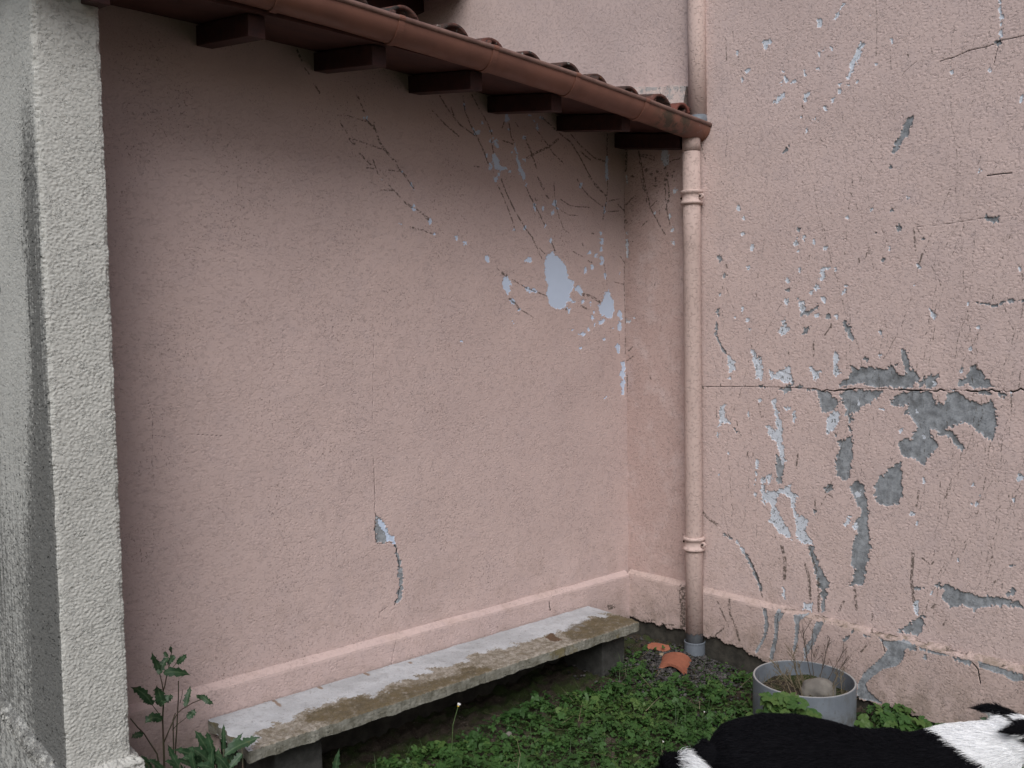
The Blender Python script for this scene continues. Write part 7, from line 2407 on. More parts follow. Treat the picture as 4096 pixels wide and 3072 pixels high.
# projecting plinth with an exposed gravel top edge
S2 = np.concatenate([np.arange(-3.2, -1.2, 0.05), np.arange(-1.2, X1-X0+0.36, DS)])
prof = [(-0.12, 0.028)] + [(z, 0.028) for z in np.arange(-0.1, 0.278, 0.004)] + [(0.282, 0.0275), (0.287, 0.025), (0.291, 0.021), (0.295, 0.016), (0.298, 0.011), (0.301, 0.005), (0.303, -0.004)]
pz = np.array([p[0] for p in prof]); po = np.array([p[1] for p in prof])
U, Zz = np.meshgrid(S2, pz); OFF = po[:, None] + 0*U
peb = smoothstep(0.24, 0.27, Zz)
hh = stucco(U+2.2, Zz+0.4)*0.0025 + peb*(sample(T_rag, U, Zz)*0.0026 + sample(T_fine, U*0.8, Zz)*0.0010)
OFF = OFF + hh
sgn_l = U < 0; sgn_m = (U >= 0) & (U < X1-X0)
W_ = X1-X0
X = np.where(sgn_l, X0-OFF, np.where(sgn_m, X0 - OFF + (U/W_)*(W_+2*OFF), X1+OFF)); Y = np.where(sgn_l, Y0 - OFF - U*(1+0*U), np.where(sgn_m, Y0-OFF, Y0 - OFF + (U-W_)))
dirt = np.where(sgn_l, 0.50 + 0.25*peb, 0.22) + 0.1*sample(T_mid, U, Zz)*sgn_l
link('plinth', np_mesh('plinth', np.stack([X, Y, Zz], -1).reshape(-1, 3), grid_faces(len(pz), len(S2)), None, {'dirt': dirt}), M_pale, pale)
# ------------------------------------------------------------------ gutter with brackets
gut = empty('gutter', (2.1, 2.737, zl(2.1)-0.07), 'brown half-round gutter sagging along the low tiled eave, mossy at its end by the pipe', 'gutter')
g = NG('brown_painted_metal')
x_, y_, z_ = g.sep()[0], g.sep()[1], g.sep()[2]
c = g.mix(g.step(g.noise(5, 5, 0.6), 0.35, 0.7), (0.205, 0.090, 0.064), (0.155, 0.068, 0.050))
c = g.mix(g.step(g.noise(60, 4, 0.7), 0.60, 0.72), c, (0.20, 0.095, 0.07))
moss = g.math('MULTIPLY', g.math('MULTIPLY', g.step(x_, 3.14, 3.26), g.step(x_, 3.47, 3.40)), g.step(g.noise(16, 5, 0.7), 0.40, 0.56))
c = g.mix(g.math('MULTIPLY', moss, 0.85), c, (0.045, 0.04, 0.026))
chip = g.math('MULTIPLY', g.step(x_, 3.25, 3.35), g.step(g.noise(34, 4, 0.7), 0.64, 0.67))
c = g.mix(chip, c, (0.26, 0.28, 0.30))
M_gut = g.done(c, g.step(g.noise(12, 3), 0.3, 0.7, 0.42, 0.62), g.bump(g.noise(7, 3), 0.004, 0.5), 0.45)
M_lip = plain('weathered_gutter_lip', (0.21, 0.125, 0.105), (0.13, 0.072, 0.06), 16, 0.5, 60, 0.0006, 0.45)
def gutter_skin(xs, r0, r1, mb, a0=-5, a1=185, seg=22, dy=0.0):
    b = len(mb.v); m = 2*(seg+1)
    for x in xs:
        for r in (r0, r1):
            for k in range(seg+1):
                a = math.radians(a0 + (a1-a0)*k/seg)
                mb.v.append((x, 2.737 - r*math.cos(a) + dy, zl(x) - 0.006 - r*math.sin(a)*1.02))
    for i in range(len(xs)-1):
        for k in range(seg):
            p = b+i*m+k; q = b+(i+1)*m+k
            mb.f += [(p, q, q+1, p+1), (p+seg+1, p+seg+2, q+seg+2, q+seg+1)]
        p = b+i*m; q = b+(i+1)*m
        mb.f += [(p, p+seg+1, q+seg+1, q), (p+seg, q+seg, q+2*seg+1, p+2*seg+1)]
    for i in (0, len(xs)-1):
        for k in range(seg):
            p = b+i*m+k; mb.f.append((p, p+1, p+seg+2, p+seg+1))
mb = MB(); xs = list(np.linspace(0.60, CX-0.006, 60)); gutter_skin(xs, 0.065, 0.0632, mb)
mb.build('trough', M_gut, gut, smooth=True)
mb = MB(); mb.tube([(x, 2.672, zl(x)-0.002) for x in xs], 0.0095, 10); mb.build('rolled_lip', M_lip, gut, smooth=True)
for x in (1.375, 1.822, 2.246, 2.684, 3.113):
    mb = MB(); gutter_skin([x-0.013, x+0.013], 0.0690, 0.0650, mb, -2, 180)
    mb.tube([(x-0.012, 2.671, zl(x-0.012)-0.002), (x+0.012, 2.671, zl(x+0.012)-0.002)], 0.0105, 10)
    mb.box((x-0.012, 2.800, zl(x)-0.012), (x+0.012, 2.803, zl(x)+0.0))
    mb.build('gutter_bracket', M_gut, gut, smooth=False)
mb = MB(); x = CX-0.008
pts = [(x, 2.737-0.066*math.cos(math.radians(a)), zl(x)-0.006-0.0675*math.sin(math.radians(a))) for a in range(-4, 186, 10)]
mb.add(pts + [(x+0.003, p[1], p[2]) for p in pts], [tuple(range(len(pts))), tuple(reversed(range(len(pts), 2*len(pts))))] + [(i, i+len(pts), (i+1) % len(pts)+len(pts), (i+1) % len(pts)) for i in range(len(pts))])
mb.build('end_cap', M_gut, gut)

# red half tile lying at the end of the roof edge, in front of the fillet
mb = MB(); arc_tile(mb, 3.40, 2.70, 0.30, 2.652, 0.055, 0.050, True, yaw=0.25)
tag(mb.build('loose_tile', M_redtile, None, smooth=True), 'brighter red half tile slipped in at the gutter end beside the upper pipe', 'tile')

# ------------------------------------------------------------------ downpipes
def pipe_material(name, zcut=None, k=1.0):
    g = NG(name)
    c = g.mix(g.step(g.noise(7, 4), 0.35, 0.7), (0.495*k, 0.382*k, 0.352*k), (0.455*k, 0.348*k, 0.32*k))
    c = g.mix(g.math('MULTIPLY', g.step(g.noise(60, 4, 0.6), 0.66, 0.74), 0.35), c, (0.25, 0.19, 0.17))
    h = g.math('ADD', g.step(g.noise(75, 2, 0.5, 0.8), 0.36, 0.44), g.math('MULTIPLY', g.noise(240, 3), 0.3))
    if zcut is not None:
        z = g.sep()[2]
        m = g.step(g.math('ADD', z, g.math('MULTIPLY', g.math('SUBTRACT', g.noise(45, 4, 0.7), 0.5), 0.07)), zcut+0.002, zcut-0.002)
        c = g.mix(m, c, g.mix(g.noise(60, 4), (0.19, 0.22, 0.26), (0.34, 0.36, 0.39)))
        h = g.math('MULTIPLY', h, g.math('SUBTRACT', 1.0, m))
    return g.done(c, 0.75, g.bump(h, 0.0020, 1.0), 0.25)
M_pipe = pipe_material('painted_pipe', 0.108)
M_pipeU = pipe_material('painted_pipe_upper', None, 1.16)
M_pvc = plain('grey_plastic', (0.155, 0.175, 0.205), (0.125, 0.143, 0.168), 14, 0.5, 90, 0.0004, 0.4)
M_rust = plain('rusty_screw', (0.06, 0.03, 0.022), (0.03, 0.02, 0.016), 90, 0.8)
pipe = empty('downpipe', (3.527, 2.751, 0), 'pink painted downpipe below the gutter with a grey socket at its foot', 'downpipe')
def pc(z): return (3.527, 2.751 + (z-1.3)*0.001, z)
mb = MB(); zz = [0.03, 0.5, 1.0, 1.5, 2.0, 2.448]
mb.tube([pc(z) for z in zz], 0.0423, 40); mb.build('lower_length', M_pipe, pipe, smooth=True)
mb = MB(); mb.tube([pc(2.452), pc(zl(3.5)-0.055)], 0.0430, 40); mb.build('outlet_length', M_pipe, pipe, smooth=True)
for z0 in (2.232, 0.553):
    mb = MB(); c0 = pc(z0)
    prof = [(0.0423, -0.034), (0.0510, -0.033), (0.0545, -0.026), (0.0510, -0.018), (0.0455, -0.015), (0.0455, 0.015), (0.0510, 0.018), (0.0545, 0.026), (0.0510, 0.033), (0.0423, 0.034)]
    mb.lathe(prof, c0, 40)
    cl = mb.build('pipe_clamp', M_pipeU, pipe, smooth=True)
    # lugs with their screw, on the sides towards the wall
    for sy in (-1, 1):
        mb = MB(); p = Vector(c0) + Vector((0.000, sy*0.056, 0.002))
        mb.tube([p+Vector((-0.007, 0, 0)), p+Vector((0.007, 0, 0))], 0.013, 14); lug = mb.build('clamp_lug', M_pipeU, cl, bevel=0.0015)
        mb = MB(); mb.tube([p+Vector((-0.011, 0, 0)), p+Vector((-0.006, 0, 0))], 0.0055, 6); mb.build('screw', M_rust, cl)
mb = MB(); c0 = pc(0)
mb.lathe([(0.046, -0.05), (0.046, 0.004), (0.0505, 0.005), (0.0505, 0.058), (0.0520, 0.060), (0.0520, 0.066), (0.0490, 0.068), (0.0470, 0.060), (0.0455, 0.03), (0.043, 0.03)], c0, 44)
mb.build('socket', M_pvc, pipe, smooth=False)
up = empty('upper_downpipe', (CX-0.03, 2.745, 2.62), 'pink roughcast pipe coming down the tall wall to end behind the gutter', 'downpipe')
mb = MB(); mb.tube([(CX-0.025, 2.732, 2.585), (CX-0.025, 2.736, 3.0), (CX-0.025, 2.745, 4.30)], 0.043, 40); mb.build('pipe', M_pipeU, up, smooth=True)
mb = MB(); mb.tube([(CX-0.028, 2.728, 2.56), (CX-0.028, 2.731, 2.615)], 0.044, 32); mb.build('bare_end', M_pvc, up, smooth=True)

# ------------------------------------------------------------------ bench: concrete slab on blocks
BX0, BX1, BY0, BY1, BZ = 1.258, 3.232, 2.848, 3.190, 0.210
bench = empty('concrete_bench', (2.2, 3.0, 0), 'long low concrete slab bench on blocks, stained brown along its front edge', 'bench')
bu = np.arange(BX0, BX1+0.0025, 0.005); bv = np.arange(BY0, BY1+0.002, 0.004)
U, Vv = np.meshgrid(bu, bv)
def poly_sdf(pts, U, Vv):
    P = np.stack([U.ravel(), Vv.ravel()], 1); pts = np.array(pts); dd = np.full(len(P), 9.0); ins = np.zeros(len(P), bool)
    for a, b in zip(pts, np.roll(pts, -1, 0)):
        dd = np.minimum(dd, seg_dist(P, a, b)); c_ = ((a[1] > P[:, 1]) != (b[1] > P[:, 1])) & (P[:, 0] < (b[0]-a[0])*(P[:, 1]-a[1])/((b[1]-a[1]) or 1e-9)+a[0]); ins ^= c_
    return np.where(ins, dd, -dd).reshape(U.shape)
brown = np.maximum(poly_sdf(BENCH_BROWN, U, Vv), poly_sdf(BENCH_BROWN2, U, Vv)); rough = poly_sdf(BENCH_ROUGH, U, Vv); spot = poly_sdf(BENCH_SPOT, U, Vv)
rust = np.full(U.shape, -1.0)
for line in BENCH_RUST:
    a, b = np.array(line[0]), np.array(line[1]); rust = np.maximum(rust, (0.006 - seg_dist(np.stack([U.ravel(), Vv.ravel()], 1), a, b)).reshape(U.shape))
brown += sample(T_rag, U, Vv)*0.004 + sample(T_mid, U, Vv)*0.006; rough += sample(T_rag, U, Vv)*0.006 + sample(T_mid, U, Vv)*0.012
hz = BZ + sample(T_fine, U, Vv)*0.0005 + sample(T_mid, U, Vv)*0.0006 - 0.0022*smoothstep(-0.004, 0.004, np.maximum(rough, brown)) + 0.0014*sample(T_rag, U, Vv)*smoothstep(-0.01, 0.01, rough)
# top sheet plus sides, edges worn
nv, nu = U.shape
ed = np.minimum(np.minimum(U-BX0, BX1-U), np.minimum(Vv-BY0, BY1-Vv))
hz -= 0.004*np.clip(1-ed/0.008, 0, 1)**2
cx = U + np.where(U < BX0+0.05, 0.005*sample(T_mid, Vv, Vv*0+0.2)*np.clip(1-(U-BX0)/0.05, 0, 1), 0) + np.where(U > BX1-0.03, 0.004*sample(T_mid, Vv, Vv*0+0.7)*np.clip(1-(BX1-U)/0.03, 0, 1), 0)
cy = Vv + np.where(Vv < BY0+0.02, 0.0009*(sample(T_rag, U, U*0+0.3)+sample(T_mid, U, U*0+0.5))*np.clip(1-(Vv-BY0)/0.02, 0, 1), 0)
top = np.stack([cx, cy, hz], -1)
V = [top.reshape(-1, 3)]; Q = [grid_faces(nv, nu)]
atts = {k: [a.ravel()] for k, a in (('brown', brown), ('rough', rough), ('spot', spot), ('rust', rust))}
base = nv*nu
TH = 0.046; nz = 14
def skirt(ring):
    global base
    ring = np.asarray(ring); n = len(ring); zz = np.linspace(0, 1, nz)
    arr = np.repeat(ring[None], nz, 0).copy(); arr[:, :, 2] = ring[None, :, 2]*(1-zz[:, None]) + (BZ-TH)*zz[:, None]
    rg = sample(T_rag, ring[:, 0][None, :] + 0*zz[:, None], ring[:, 1][None, :]+zz[:, None]*TH)*0.0006 + sample(T_fine, ring[:, 0][None, :] + 0*zz[:, None], ring[:, 1][None, :]+zz[:, None]*TH)*0.0005
    bell = np.sin(np.pi*zz)[:, None]**0.5
    d = np.gradient(ring[:, :2], axis=0); nn = np.stack([d[:, 1], -d[:, 0]], 1); nn /= np.maximum(np.linalg.norm(nn, axis=1, keepdims=True), 1e-9)
    arr[:, :, :2] += (rg*bell)[:, :, None]*nn[None]
    arr[-1, :, 2] += 0.002*sample(T_mid, ring[:, 0], ring[:, 1])
    V.append(arr.reshape(-1, 3)); Q.append(grid_faces(nz, n) + base); base += nz*n
    for k in atts: atts[k].append(np.full(nz*n, -1.0 if k != 'rough' else 0.05))
skirt(top[0]); skirt(top[:, -1]); skirt(top[::-1, 0]); skirt(top[-1, ::-1])
V.append(np.array([[BX0+0.004, BY0+0.003, BZ-TH+0.001], [BX1-0.004, BY0+0.003, BZ-TH+0.001], [BX1-0.004, BY1, BZ-TH+0.001], [BX0+0.004, BY1, BZ-TH+0.001]])); Q.append(np.array([[0, 3, 2, 1]])+base)
for k in atts: atts[k].append(np.full(4, -1.0))
g = NG('weathered_concrete')
fn = g.noise(55, 5, 0.68); lo = g.noise(6, 5, 0.65)
c = g.mix(g.step(lo, 0.35, 0.68), (0.48, 0.495, 0.525), (0.37, 0.38, 0.40))
c = g.mix(g.math('MULTIPLY', g.step(fn, 0.52, 0.70), 0.5), c, (0.20, 0.195, 0.19))
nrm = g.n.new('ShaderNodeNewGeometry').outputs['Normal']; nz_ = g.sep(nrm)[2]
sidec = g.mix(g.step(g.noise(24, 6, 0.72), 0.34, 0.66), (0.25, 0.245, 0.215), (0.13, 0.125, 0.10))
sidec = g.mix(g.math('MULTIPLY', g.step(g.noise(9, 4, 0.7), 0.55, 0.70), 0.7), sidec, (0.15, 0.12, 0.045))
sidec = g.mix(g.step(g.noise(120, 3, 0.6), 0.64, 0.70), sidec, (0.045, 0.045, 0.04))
jit = g.math('MULTIPLY', g.math('SUBTRACT', g.noise(48, 5, 0.7), 0.5), 0.05)
rm = g.step(g.math('ADD', g.attr('rough'), jit), -0.006, 0.010)
rc_ = g.mix(g.step(g.noise(40, 6, 0.72), 0.36, 0.62), (0.33, 0.30, 0.265), (0.17, 0.145, 0.11))
c = g.mix(rm, c, rc_)
bm_ = g.step(g.math('ADD', g.attr('brown'), jit), -0.012, 0.022)
c = g.mix(g.math('MULTIPLY', g.math('MULTIPLY', bm_, 0.86), g.step(g.noise(30, 5, 0.7), 0.30, 0.52, 0.45, 1.0)), c, g.mix(g.step(g.noise(18, 5, 0.7), 0.3, 0.7), (0.120, 0.090, 0.046), (0.080, 0.063, 0.036)))
c = g.mix(g.step(g.attr('spot'), -0.002, 0.003), c, (0.11, 0.07, 0.045))
c = g.mix(g.math('MULTIPLY', g.step(g.math('ADD', g.attr('rust'), g.math('MULTIPLY', jit, 0.35)), -0.003, 0.003), 0.75), c, (0.20, 0.115, 0.055))
c = g.mix(g.step(g.noise(170, 2), 0.70, 0.74), c, (0.05, 0.045, 0.04))
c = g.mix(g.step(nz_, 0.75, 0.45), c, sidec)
M_conc = g.done(c, 0.88, g.bump(g.noise(130, 5, 0.7), 0.0022, 0.9), 0.25)
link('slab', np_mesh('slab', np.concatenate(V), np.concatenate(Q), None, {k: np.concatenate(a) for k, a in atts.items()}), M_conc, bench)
M_block = plain('old_concrete_block', (0.065, 0.065, 0.062), (0.036, 0.036, 0.034), 20, 0.95, 70, 0.004, speck=(140, 0.64, 0.7, (0.03, 0.03, 0.028)))
for (x0, x1, y0) in ((1.385, 1.572, 2.93), (3.045, 3.20, 2.915)):
    mb = MB(); mb.box((x0, y0, -0.15), (x1, 3.185, BZ-TH-0.001)); mb.build('support_block', M_block, bench, bevel=0.006)

# ------------------------------------------------------------------ ground
def gz(x, y):
    """ground height"""
    x = np.asarray(x, float); y = np.asarray(y, float)
    z = -0.035 + 0.018*np.sin(x*2.3+0.6)*np.cos(y*1.9) + 0.008*np.sin(x*9+y*4) + 0.006*np.sin(y*11-x*5)
    z = z + 0.038*np.exp(-((x-3.45)**2 + (y-2.75)**2)/0.14) + 0.03*smoothstep(3.2, 3.55, x)*smoothstep(2.3, 1.6, y)
    z = z - 0.03*smoothstep(2.80, 2.95, y)*smoothstep(3.25, 3.1, x)
    return z
xs = np.concatenate([[-400, -150, -60, -25, -12, -6], np.arange(-3, 0.4, 0.3), np.arange(0.4, 3.62, 0.014), [3.9, 4.5, 6, 12, 30, 100, 400]])
ys = np.concatenate([[-400, -150, -60, -25, -12, -6], np.arange(-3, 0.5, 0.3), np.arange(0.5, 3.26, 0.014), [3.6, 4.5, 6, 12, 30, 100, 400]])
U, Vv = np.meshgrid(xs, ys)
near = (U > 0.3) & (U < 3.6) & (Vv > 0.4) & (Vv < 3.3)
Z = gz(U, Vv) + near*(sample(T_rag, U, Vv, 0.006)*0.004 + sample(T_mid, U, Vv)*0.006)
g = NG('bare_soil')
c = g.mix(g.step(g.noise(26, 6, 0.7), 0.35, 0.65), (0.036, 0.027, 0.021), (0.066, 0.053, 0.042))
c = g.mix(g.math('MULTIPLY', g.step(g.noise(7, 5, 0.7), 0.42, 0.60), 0.85), c, (0.032, 0.052, 0.014))
c = g.mix(g.math('MULTIPLY', g.step(g.noise(150, 3, 0.6), 0.62, 0.68), 0.6), c, (0.17, 0.155, 0.14))
M_soil = g.done(c, 0.95, g.bump(g.noise(90, 5, 0.7), 0.008, 1.0), 0.15)
tag(link('ground', np_mesh('ground', np.stack([U, Vv, Z], -1).reshape(-1, 3), grid_faces(len(ys), len(xs))), M_soil), kind='structure')

# ------------------------------------------------------------------ leaf carpet, grass, straw, gravel
def leaf_material(name, a, b, c3, rough=0.55):
    g = NG(name)
    v = g.attr('tone')
    c = g.mix(g.step(v, 0.0, 0.6), a, b); c = g.mix(g.step(v, 0.62, 1.0), c, c3)
    c = g.mix(g.math('MULTIPLY', g.step(g.noise(160, 3), 0.45, 0.75), 0.35), c, tuple(x*0.6 for x in a))
    m = g.done(c, rough, None, 0.35)
    tr = g.n.new('ShaderNodeBsdfTranslucent'); g._set(tr.inputs['Color'], c)
    mx = g.n.new('ShaderNodeMixShader'); mx.inputs[0].default_value = 0.18
    out = g.n['Material Output']
    g.l.new(g.p.outputs[0], mx.inputs[1]); g.l.new(tr.outputs[0], mx.inputs[2]); g.l.new(mx.outputs[0], out.inputs['Surface'])
    return m
M_leaf = leaf_material('low_leaf', (0.027, 0.068, 0.017), (0.044, 0.105, 0.025), (0.080, 0.138, 0.035))
M_grass = leaf_material('grass_blade', (0.024, 0.055, 0.015), (0.042, 0.085, 0.024), (0.075, 0.11, 0.04))
M_straw = leaf_material('dry_straw', (0.13, 0.105, 0.062), (0.22, 0.18, 0.115), (0.32, 0.27, 0.19), 0.8)

def lobed_leaf(nlobe=5, n=20):
    """outline of a round scalloped leaf in the xy plane, stalk notch at -x; fan with slight folds"""
    pts = [(0, 0, 0.0)]
    for k in range(n+1):
        a = math.pi*(-0.90 + 1.80*k/n)
        r = 0.5*(0.80 + 0.20*abs(math.cos(nlobe*a/2*1.12)))*(1 + 0.05*math.cos(3*a))
        r *= 1 - 0.07*((k % 2))
        z = 0.07*abs(math.sin(nlobe*a/2*1.12)) - 0.10*(r/0.5)**2*0.8
        pts.append((r*math.cos(a), r*math.sin(a), z))
    tris = [(0, k, k+1) for k in range(1, n+1)]
    return np.array(pts), np.array(tris)
LV, LT = lobed_leaf()
def cover(x, y):
    """how thickly the leaves grow at a spot"""
    d = np.ones_like(x)
    d *= smoothstep(2.96, 2.80, y + 0.05*np.sin(x*9) + 0.02*smoothstep(2.2, 3.2, x))          # thins out under the bench
    gx = (x-3.36)/0.21; gy = (y-2.70)/0.18
    d *= smoothstep(0.75, 1.35, np.sqrt(gx**2+gy**2) + 0.15*np.sin(x*23+y*17))                  # gravel by the pipe
    d *= 1 - 0.80*np.exp(-(((x-3.27)/0.10)**2+((y-2.30)/0.10)**2))
    d *= 1 - 0.60*np.exp(-(((x-2.42)/0.13)**2+((y-2.66)/0.08)**2))
    d *= smoothstep(3.53, 3.44, x)
    pl = np.sqrt((x-3.295)**2+(y-2.005)**2)
    d *= smoothstep(0.205, 0.225, pl)
    return d
def scatter_leaves(n, size, zlo, zhi, region, seed, tone_shift=0.0):
    r = np.random.default_rng(seed); out_v = []; out_t = []; tone = []; b = 0
    x = r.uniform(region[0], region[1], n); y = r.uniform(region[2], region[3], n)
    keep = r.random(n) < cover(x, y)*(0.55+0.45*smoothstep(-1.0, 0.6, sample(T_mid, x, y, 0.004)))
    x, y = x[keep], y[keep]; n = len(x)
    mound = 0.5+0.5*np.tanh(sample(T_mid, x*0.6, y*0.6, 0.003)*0.9)
    z = gz(x, y) + zlo + (zhi-zlo)*mound*r.uniform(0.35, 1.0, n)
    s = size*r.uniform(0.55, 1.25, n)*(0.75+0.5*mound)
    yaw = r.uniform(0, 2*math.pi, n); tilt = r.normal(0, 0.34, n); tilt2 = r.normal(0, 0.34, n)
    cy, sy = np.cos(yaw), np.sin(yaw)
    P = LV[None]*s[:, None, None]; P[..., 2] *= r.uniform(0.3, 2.2, n)[:, None]
    X = P[..., 0]*cy[:, None]-P[..., 1]*sy[:, None]; Y = P[..., 0]*sy[:, None]+P[..., 1]*cy[:, None]
    Zz = P[..., 2] + X*np.tan(np.clip(tilt, -1, 1))[:, None] + Y*np.tan(np.clip(tilt2, -1, 1))[:, None]
    V = np.stack([X+x[:, None], Y+y[:, None], Zz+z[:, None]], -1)
    m = len(LV)
    T = (LT[None] + (np.arange(n)*m)[:, None, None]).reshape(-1, 3)
    tn = np.clip(0.45 + 0.22*r.standard_normal(n) + 0.15*sample(T_big, x*0.8, y*0.8) + tone_shift, 0, 1)
    return V.reshape(-1, 3), T, np.repeat(tn, m)
parts = [scatter_leaves(13000, 0.031, 0.008, 0.060, (0.9, 3.54, 0.7, 2.98), 11), scatter_leaves(75000, 0.0145, 0.002, 0.050, (0.9, 3.54, 0.7, 3.0), 12, 0.08)]
# a few bigger leaves heaped against the ring planter
r_ = np.random.default_rng(5)
def heap(cx_, cy_, n, spread, z0, z1, size, seed):
    r = np.random.default_rng(seed); x = r.normal(cx_, spread, n); y = r.normal(cy_, spread, n)
    z = gz(x, y) + r.uniform(z0, z1, n); s = size*r.uniform(0.7, 1.25, n); yaw = r.uniform(0, 6.28, n)
    P = LV[None]*s[:, None, None]; X = P[..., 0]*np.cos(yaw)[:, None]-P[..., 1]*np.sin(yaw)[:, None]; Y = P[..., 0]*np.sin(yaw)[:, None]+P[..., 1]*np.cos(yaw)[:, None]
    Zz = P[..., 2]*r.uniform(0.5, 2, n)[:, None] + X*r.normal(0.28, 0.3, n)[:, None] + Y*r.normal(0.28, 0.3, n)[:, None]
    m = len(LV)
    return np.stack([X+x[:, None], Y+y[:, None], Zz+z[:, None]], -1).reshape(-1, 3), (LT[None]+(np.arange(n)*m)[:, None, None]).reshape(-1, 3), np.repeat(np.clip(r.normal(0.80, 0.2, n), 0, 1), m)
parts += [heap(3.055, 1.950, 230, 0.030, 0.06, 0.215, 0.046, 21), heap(3.085, 1.870, 180, 0.030, 0.05, 0.17, 0.046, 22), heap(3.47, 1.70, 110, 0.05, 0.0, 0.07, 0.045, 23), heap(3.02, 2.00, 80, 0.04, 0.03, 0.12, 0.044, 24), heap(3.44, 1.58, 60, 0.05, 0.0, 0.05, 0.04, 25)]
V = []; T = []; A = []; b = 0
for v, t, a in parts: V.append(v); T.append(t+b); A.append(a); b += len(v)
tag(link('leafy_ground_cover', np_mesh('leafy_ground_cover', np.concatenate(V), None, np.concatenate(T), {'tone': np.concatenate(A)}), M_leaf), 'dense carpet of low scalloped green leaves between bench, dog and wall', 'ground cover', kind='stuff')

def blades(n, region, L, w, seed, lean_=0.5, dens=None, lie=0.0):
    r = np.random.default_rng(seed); x = r.uniform(region[0], region[1], n); y = r.uniform(region[2], region[3], n)
    if dens is not None:
        k = r.random(n) < dens(x, y); x, y = x[k], y[k]; n = len(x)
    z = gz(x, y) + (r.uniform(0.0, 0.05, n) if lie else 0)
    ln = L*r.uniform(0.4, 1.3, n); yaw = r.uniform(0, 6.28, n); le = np.abs(r.normal(lean_, 0.3, n))
    if lie: le = r.normal(1.45, 0.22, n)
    d = np.stack([np.cos(yaw)*np.sin(le), np.sin(yaw)*np.sin(le), np.cos(le)], -1); side = np.stack([-np.sin(yaw), np.cos(yaw), 0*yaw], -1)
    p0 = np.stack([x, y, z-0.005], -1); bend = np.stack([np.cos(yaw), np.sin(yaw), 0*yaw], -1)*r.uniform(0, 0.4, n)[:, None]; 
    out = []
    for t, ww in ((0, 1.0), (0.45, 0.8), (0.8, 0.5)):
        c_ = p0 + d*(ln*t)[:, None] + bend*(ln*t*t)[:, None]; out += [c_ - side*(w*ww/2), c_ + side*(w*ww/2)]
    out.append(p0 + d*ln[:, None] + bend*ln[:, None])
    V = np.stack(out, 1).reshape(-1, 3); o = (np.arange(n)*7)[:, None]
    Q = np.concatenate([o+np.array([[0, 1, 3, 2]]), o+np.array([[2, 3, 5, 4]])]); T = o+np.array([[4, 5, 6]])
    return V, Q, T, np.repeat(np.clip(r.normal(0.5, 0.25, n), 0, 1), 7)
v, q, t, a = blades(4200, (0.9, 3.5, 0.8, 2.92), 0.085, 0.0028, 31, 0.55, lambda x, y: 0.75*cover(x, y)*smoothstep(-0.5, 1.2, sample(T_mid, x*0.5+1, y*0.5))+0.05*(y < 2.85))
tag(link('grass', np_mesh('grass', v, q, t, {'tone': a}), M_grass), 'thin grass blades growing through the leafy ground cover', 'grass', kind='stuff')
def sd(x, y):
    return 0.10 + 0.9*np.exp(-(((x-3.24)/0.16)**2+((y-2.32)/0.14)**2)) + 0.8*np.exp(-(((x-2.42)/0.20)**2+((y-2.64)/0.12)**2)) + 0.5*np.exp(-(((x-3.12)/0.15)**2+((y-2.62)/0.10)**2))
v, q, t, a = blades(1500, (0.95, 3.52, 0.9, 2.95), 0.11, 0.0022, 32, 0.5, sd, lie=1)
tag(link('straw_litter', np_mesh('straw_litter', v, q, t, {'tone': a}), M_straw), 'dry straw and stems lying loose among the green leaves', 'straw', kind='stuff')
# gravel
ico = bmesh.new(); bmesh.ops.create_icosphere(ico, subdivisions=1, radius=0.5); IV = np.array([v_.co[:] for v_ in ico.verts]); IT = np.array([[v_.index for v_ in f.verts] for f in ico.faces]); ico.free()
def stones(n, dens, region, s0, s1, seed):
    r = np.random.default_rng(seed); x = r.uniform(region[0], region[1], n); y = r.uniform(region[2], region[3], n); k = r.random(n) < dens(x, y); x, y = x[k], y[k]; n = len(x)
    s = r.uniform(s0, s1, n)*(1+0.5*(r.random(n) < 0.08))
    P = IV[None]*(1+0.28*r.standard_normal((n, len(IV), 1)))*s[:, None, None]; P[..., 2] *= 0.7; yaw = r.uniform(0, 6.28, n)
    X = P[..., 0]*np.cos(yaw)[:, None]*1.3-P[..., 1]*np.sin(yaw)[:, None]; Y = P[..., 0]*np.sin(yaw)[:, None]*1.3+P[..., 1]*np.cos(yaw)[:, None]
    V = np.stack([X+x[:, None], Y+y[:, None], P[..., 2]+(gz(x, y)+s*0.25+0.006)[:, None]], -1)
    return V.reshape(-1, 3), (IT[None]+(np.arange(n)*len(IV))[:, None, None]).reshape(-1, 3), np.repeat(np.clip(r.normal(0.42, 0.26, n), 0, 1), len(IV))
gd = lambda x, y: np.clip(np.exp(-(((x-3.34)/0.28)**2+((y-2.66)/0.26)**2)**2)+0.05, 0, 1)
v, t, a = stones(5200, gd, (2.9, 3.54, 2.2, 3.15), 0.006, 0.016, 41)
g = NG('grey_gravel'); tn = g.attr('tone')
c = g.mix(g.step(tn, 0.1, 0.9), (0.020, 0.019, 0.020), (0.095, 0.09, 0.088)); c = g.mix(g.step(g.noise(120, 3), 0.5, 0.7), c, (0.07, 0.066, 0.064))
M_grav = g.done(c, 0.85, None, 0.3)
tag(link('gravel', np_mesh('gravel', v, None, t, {'tone': a}), M_grav, smooth=False), 'dark fine gravel around the foot of the pink pipe', 'gravel', kind='stuff')
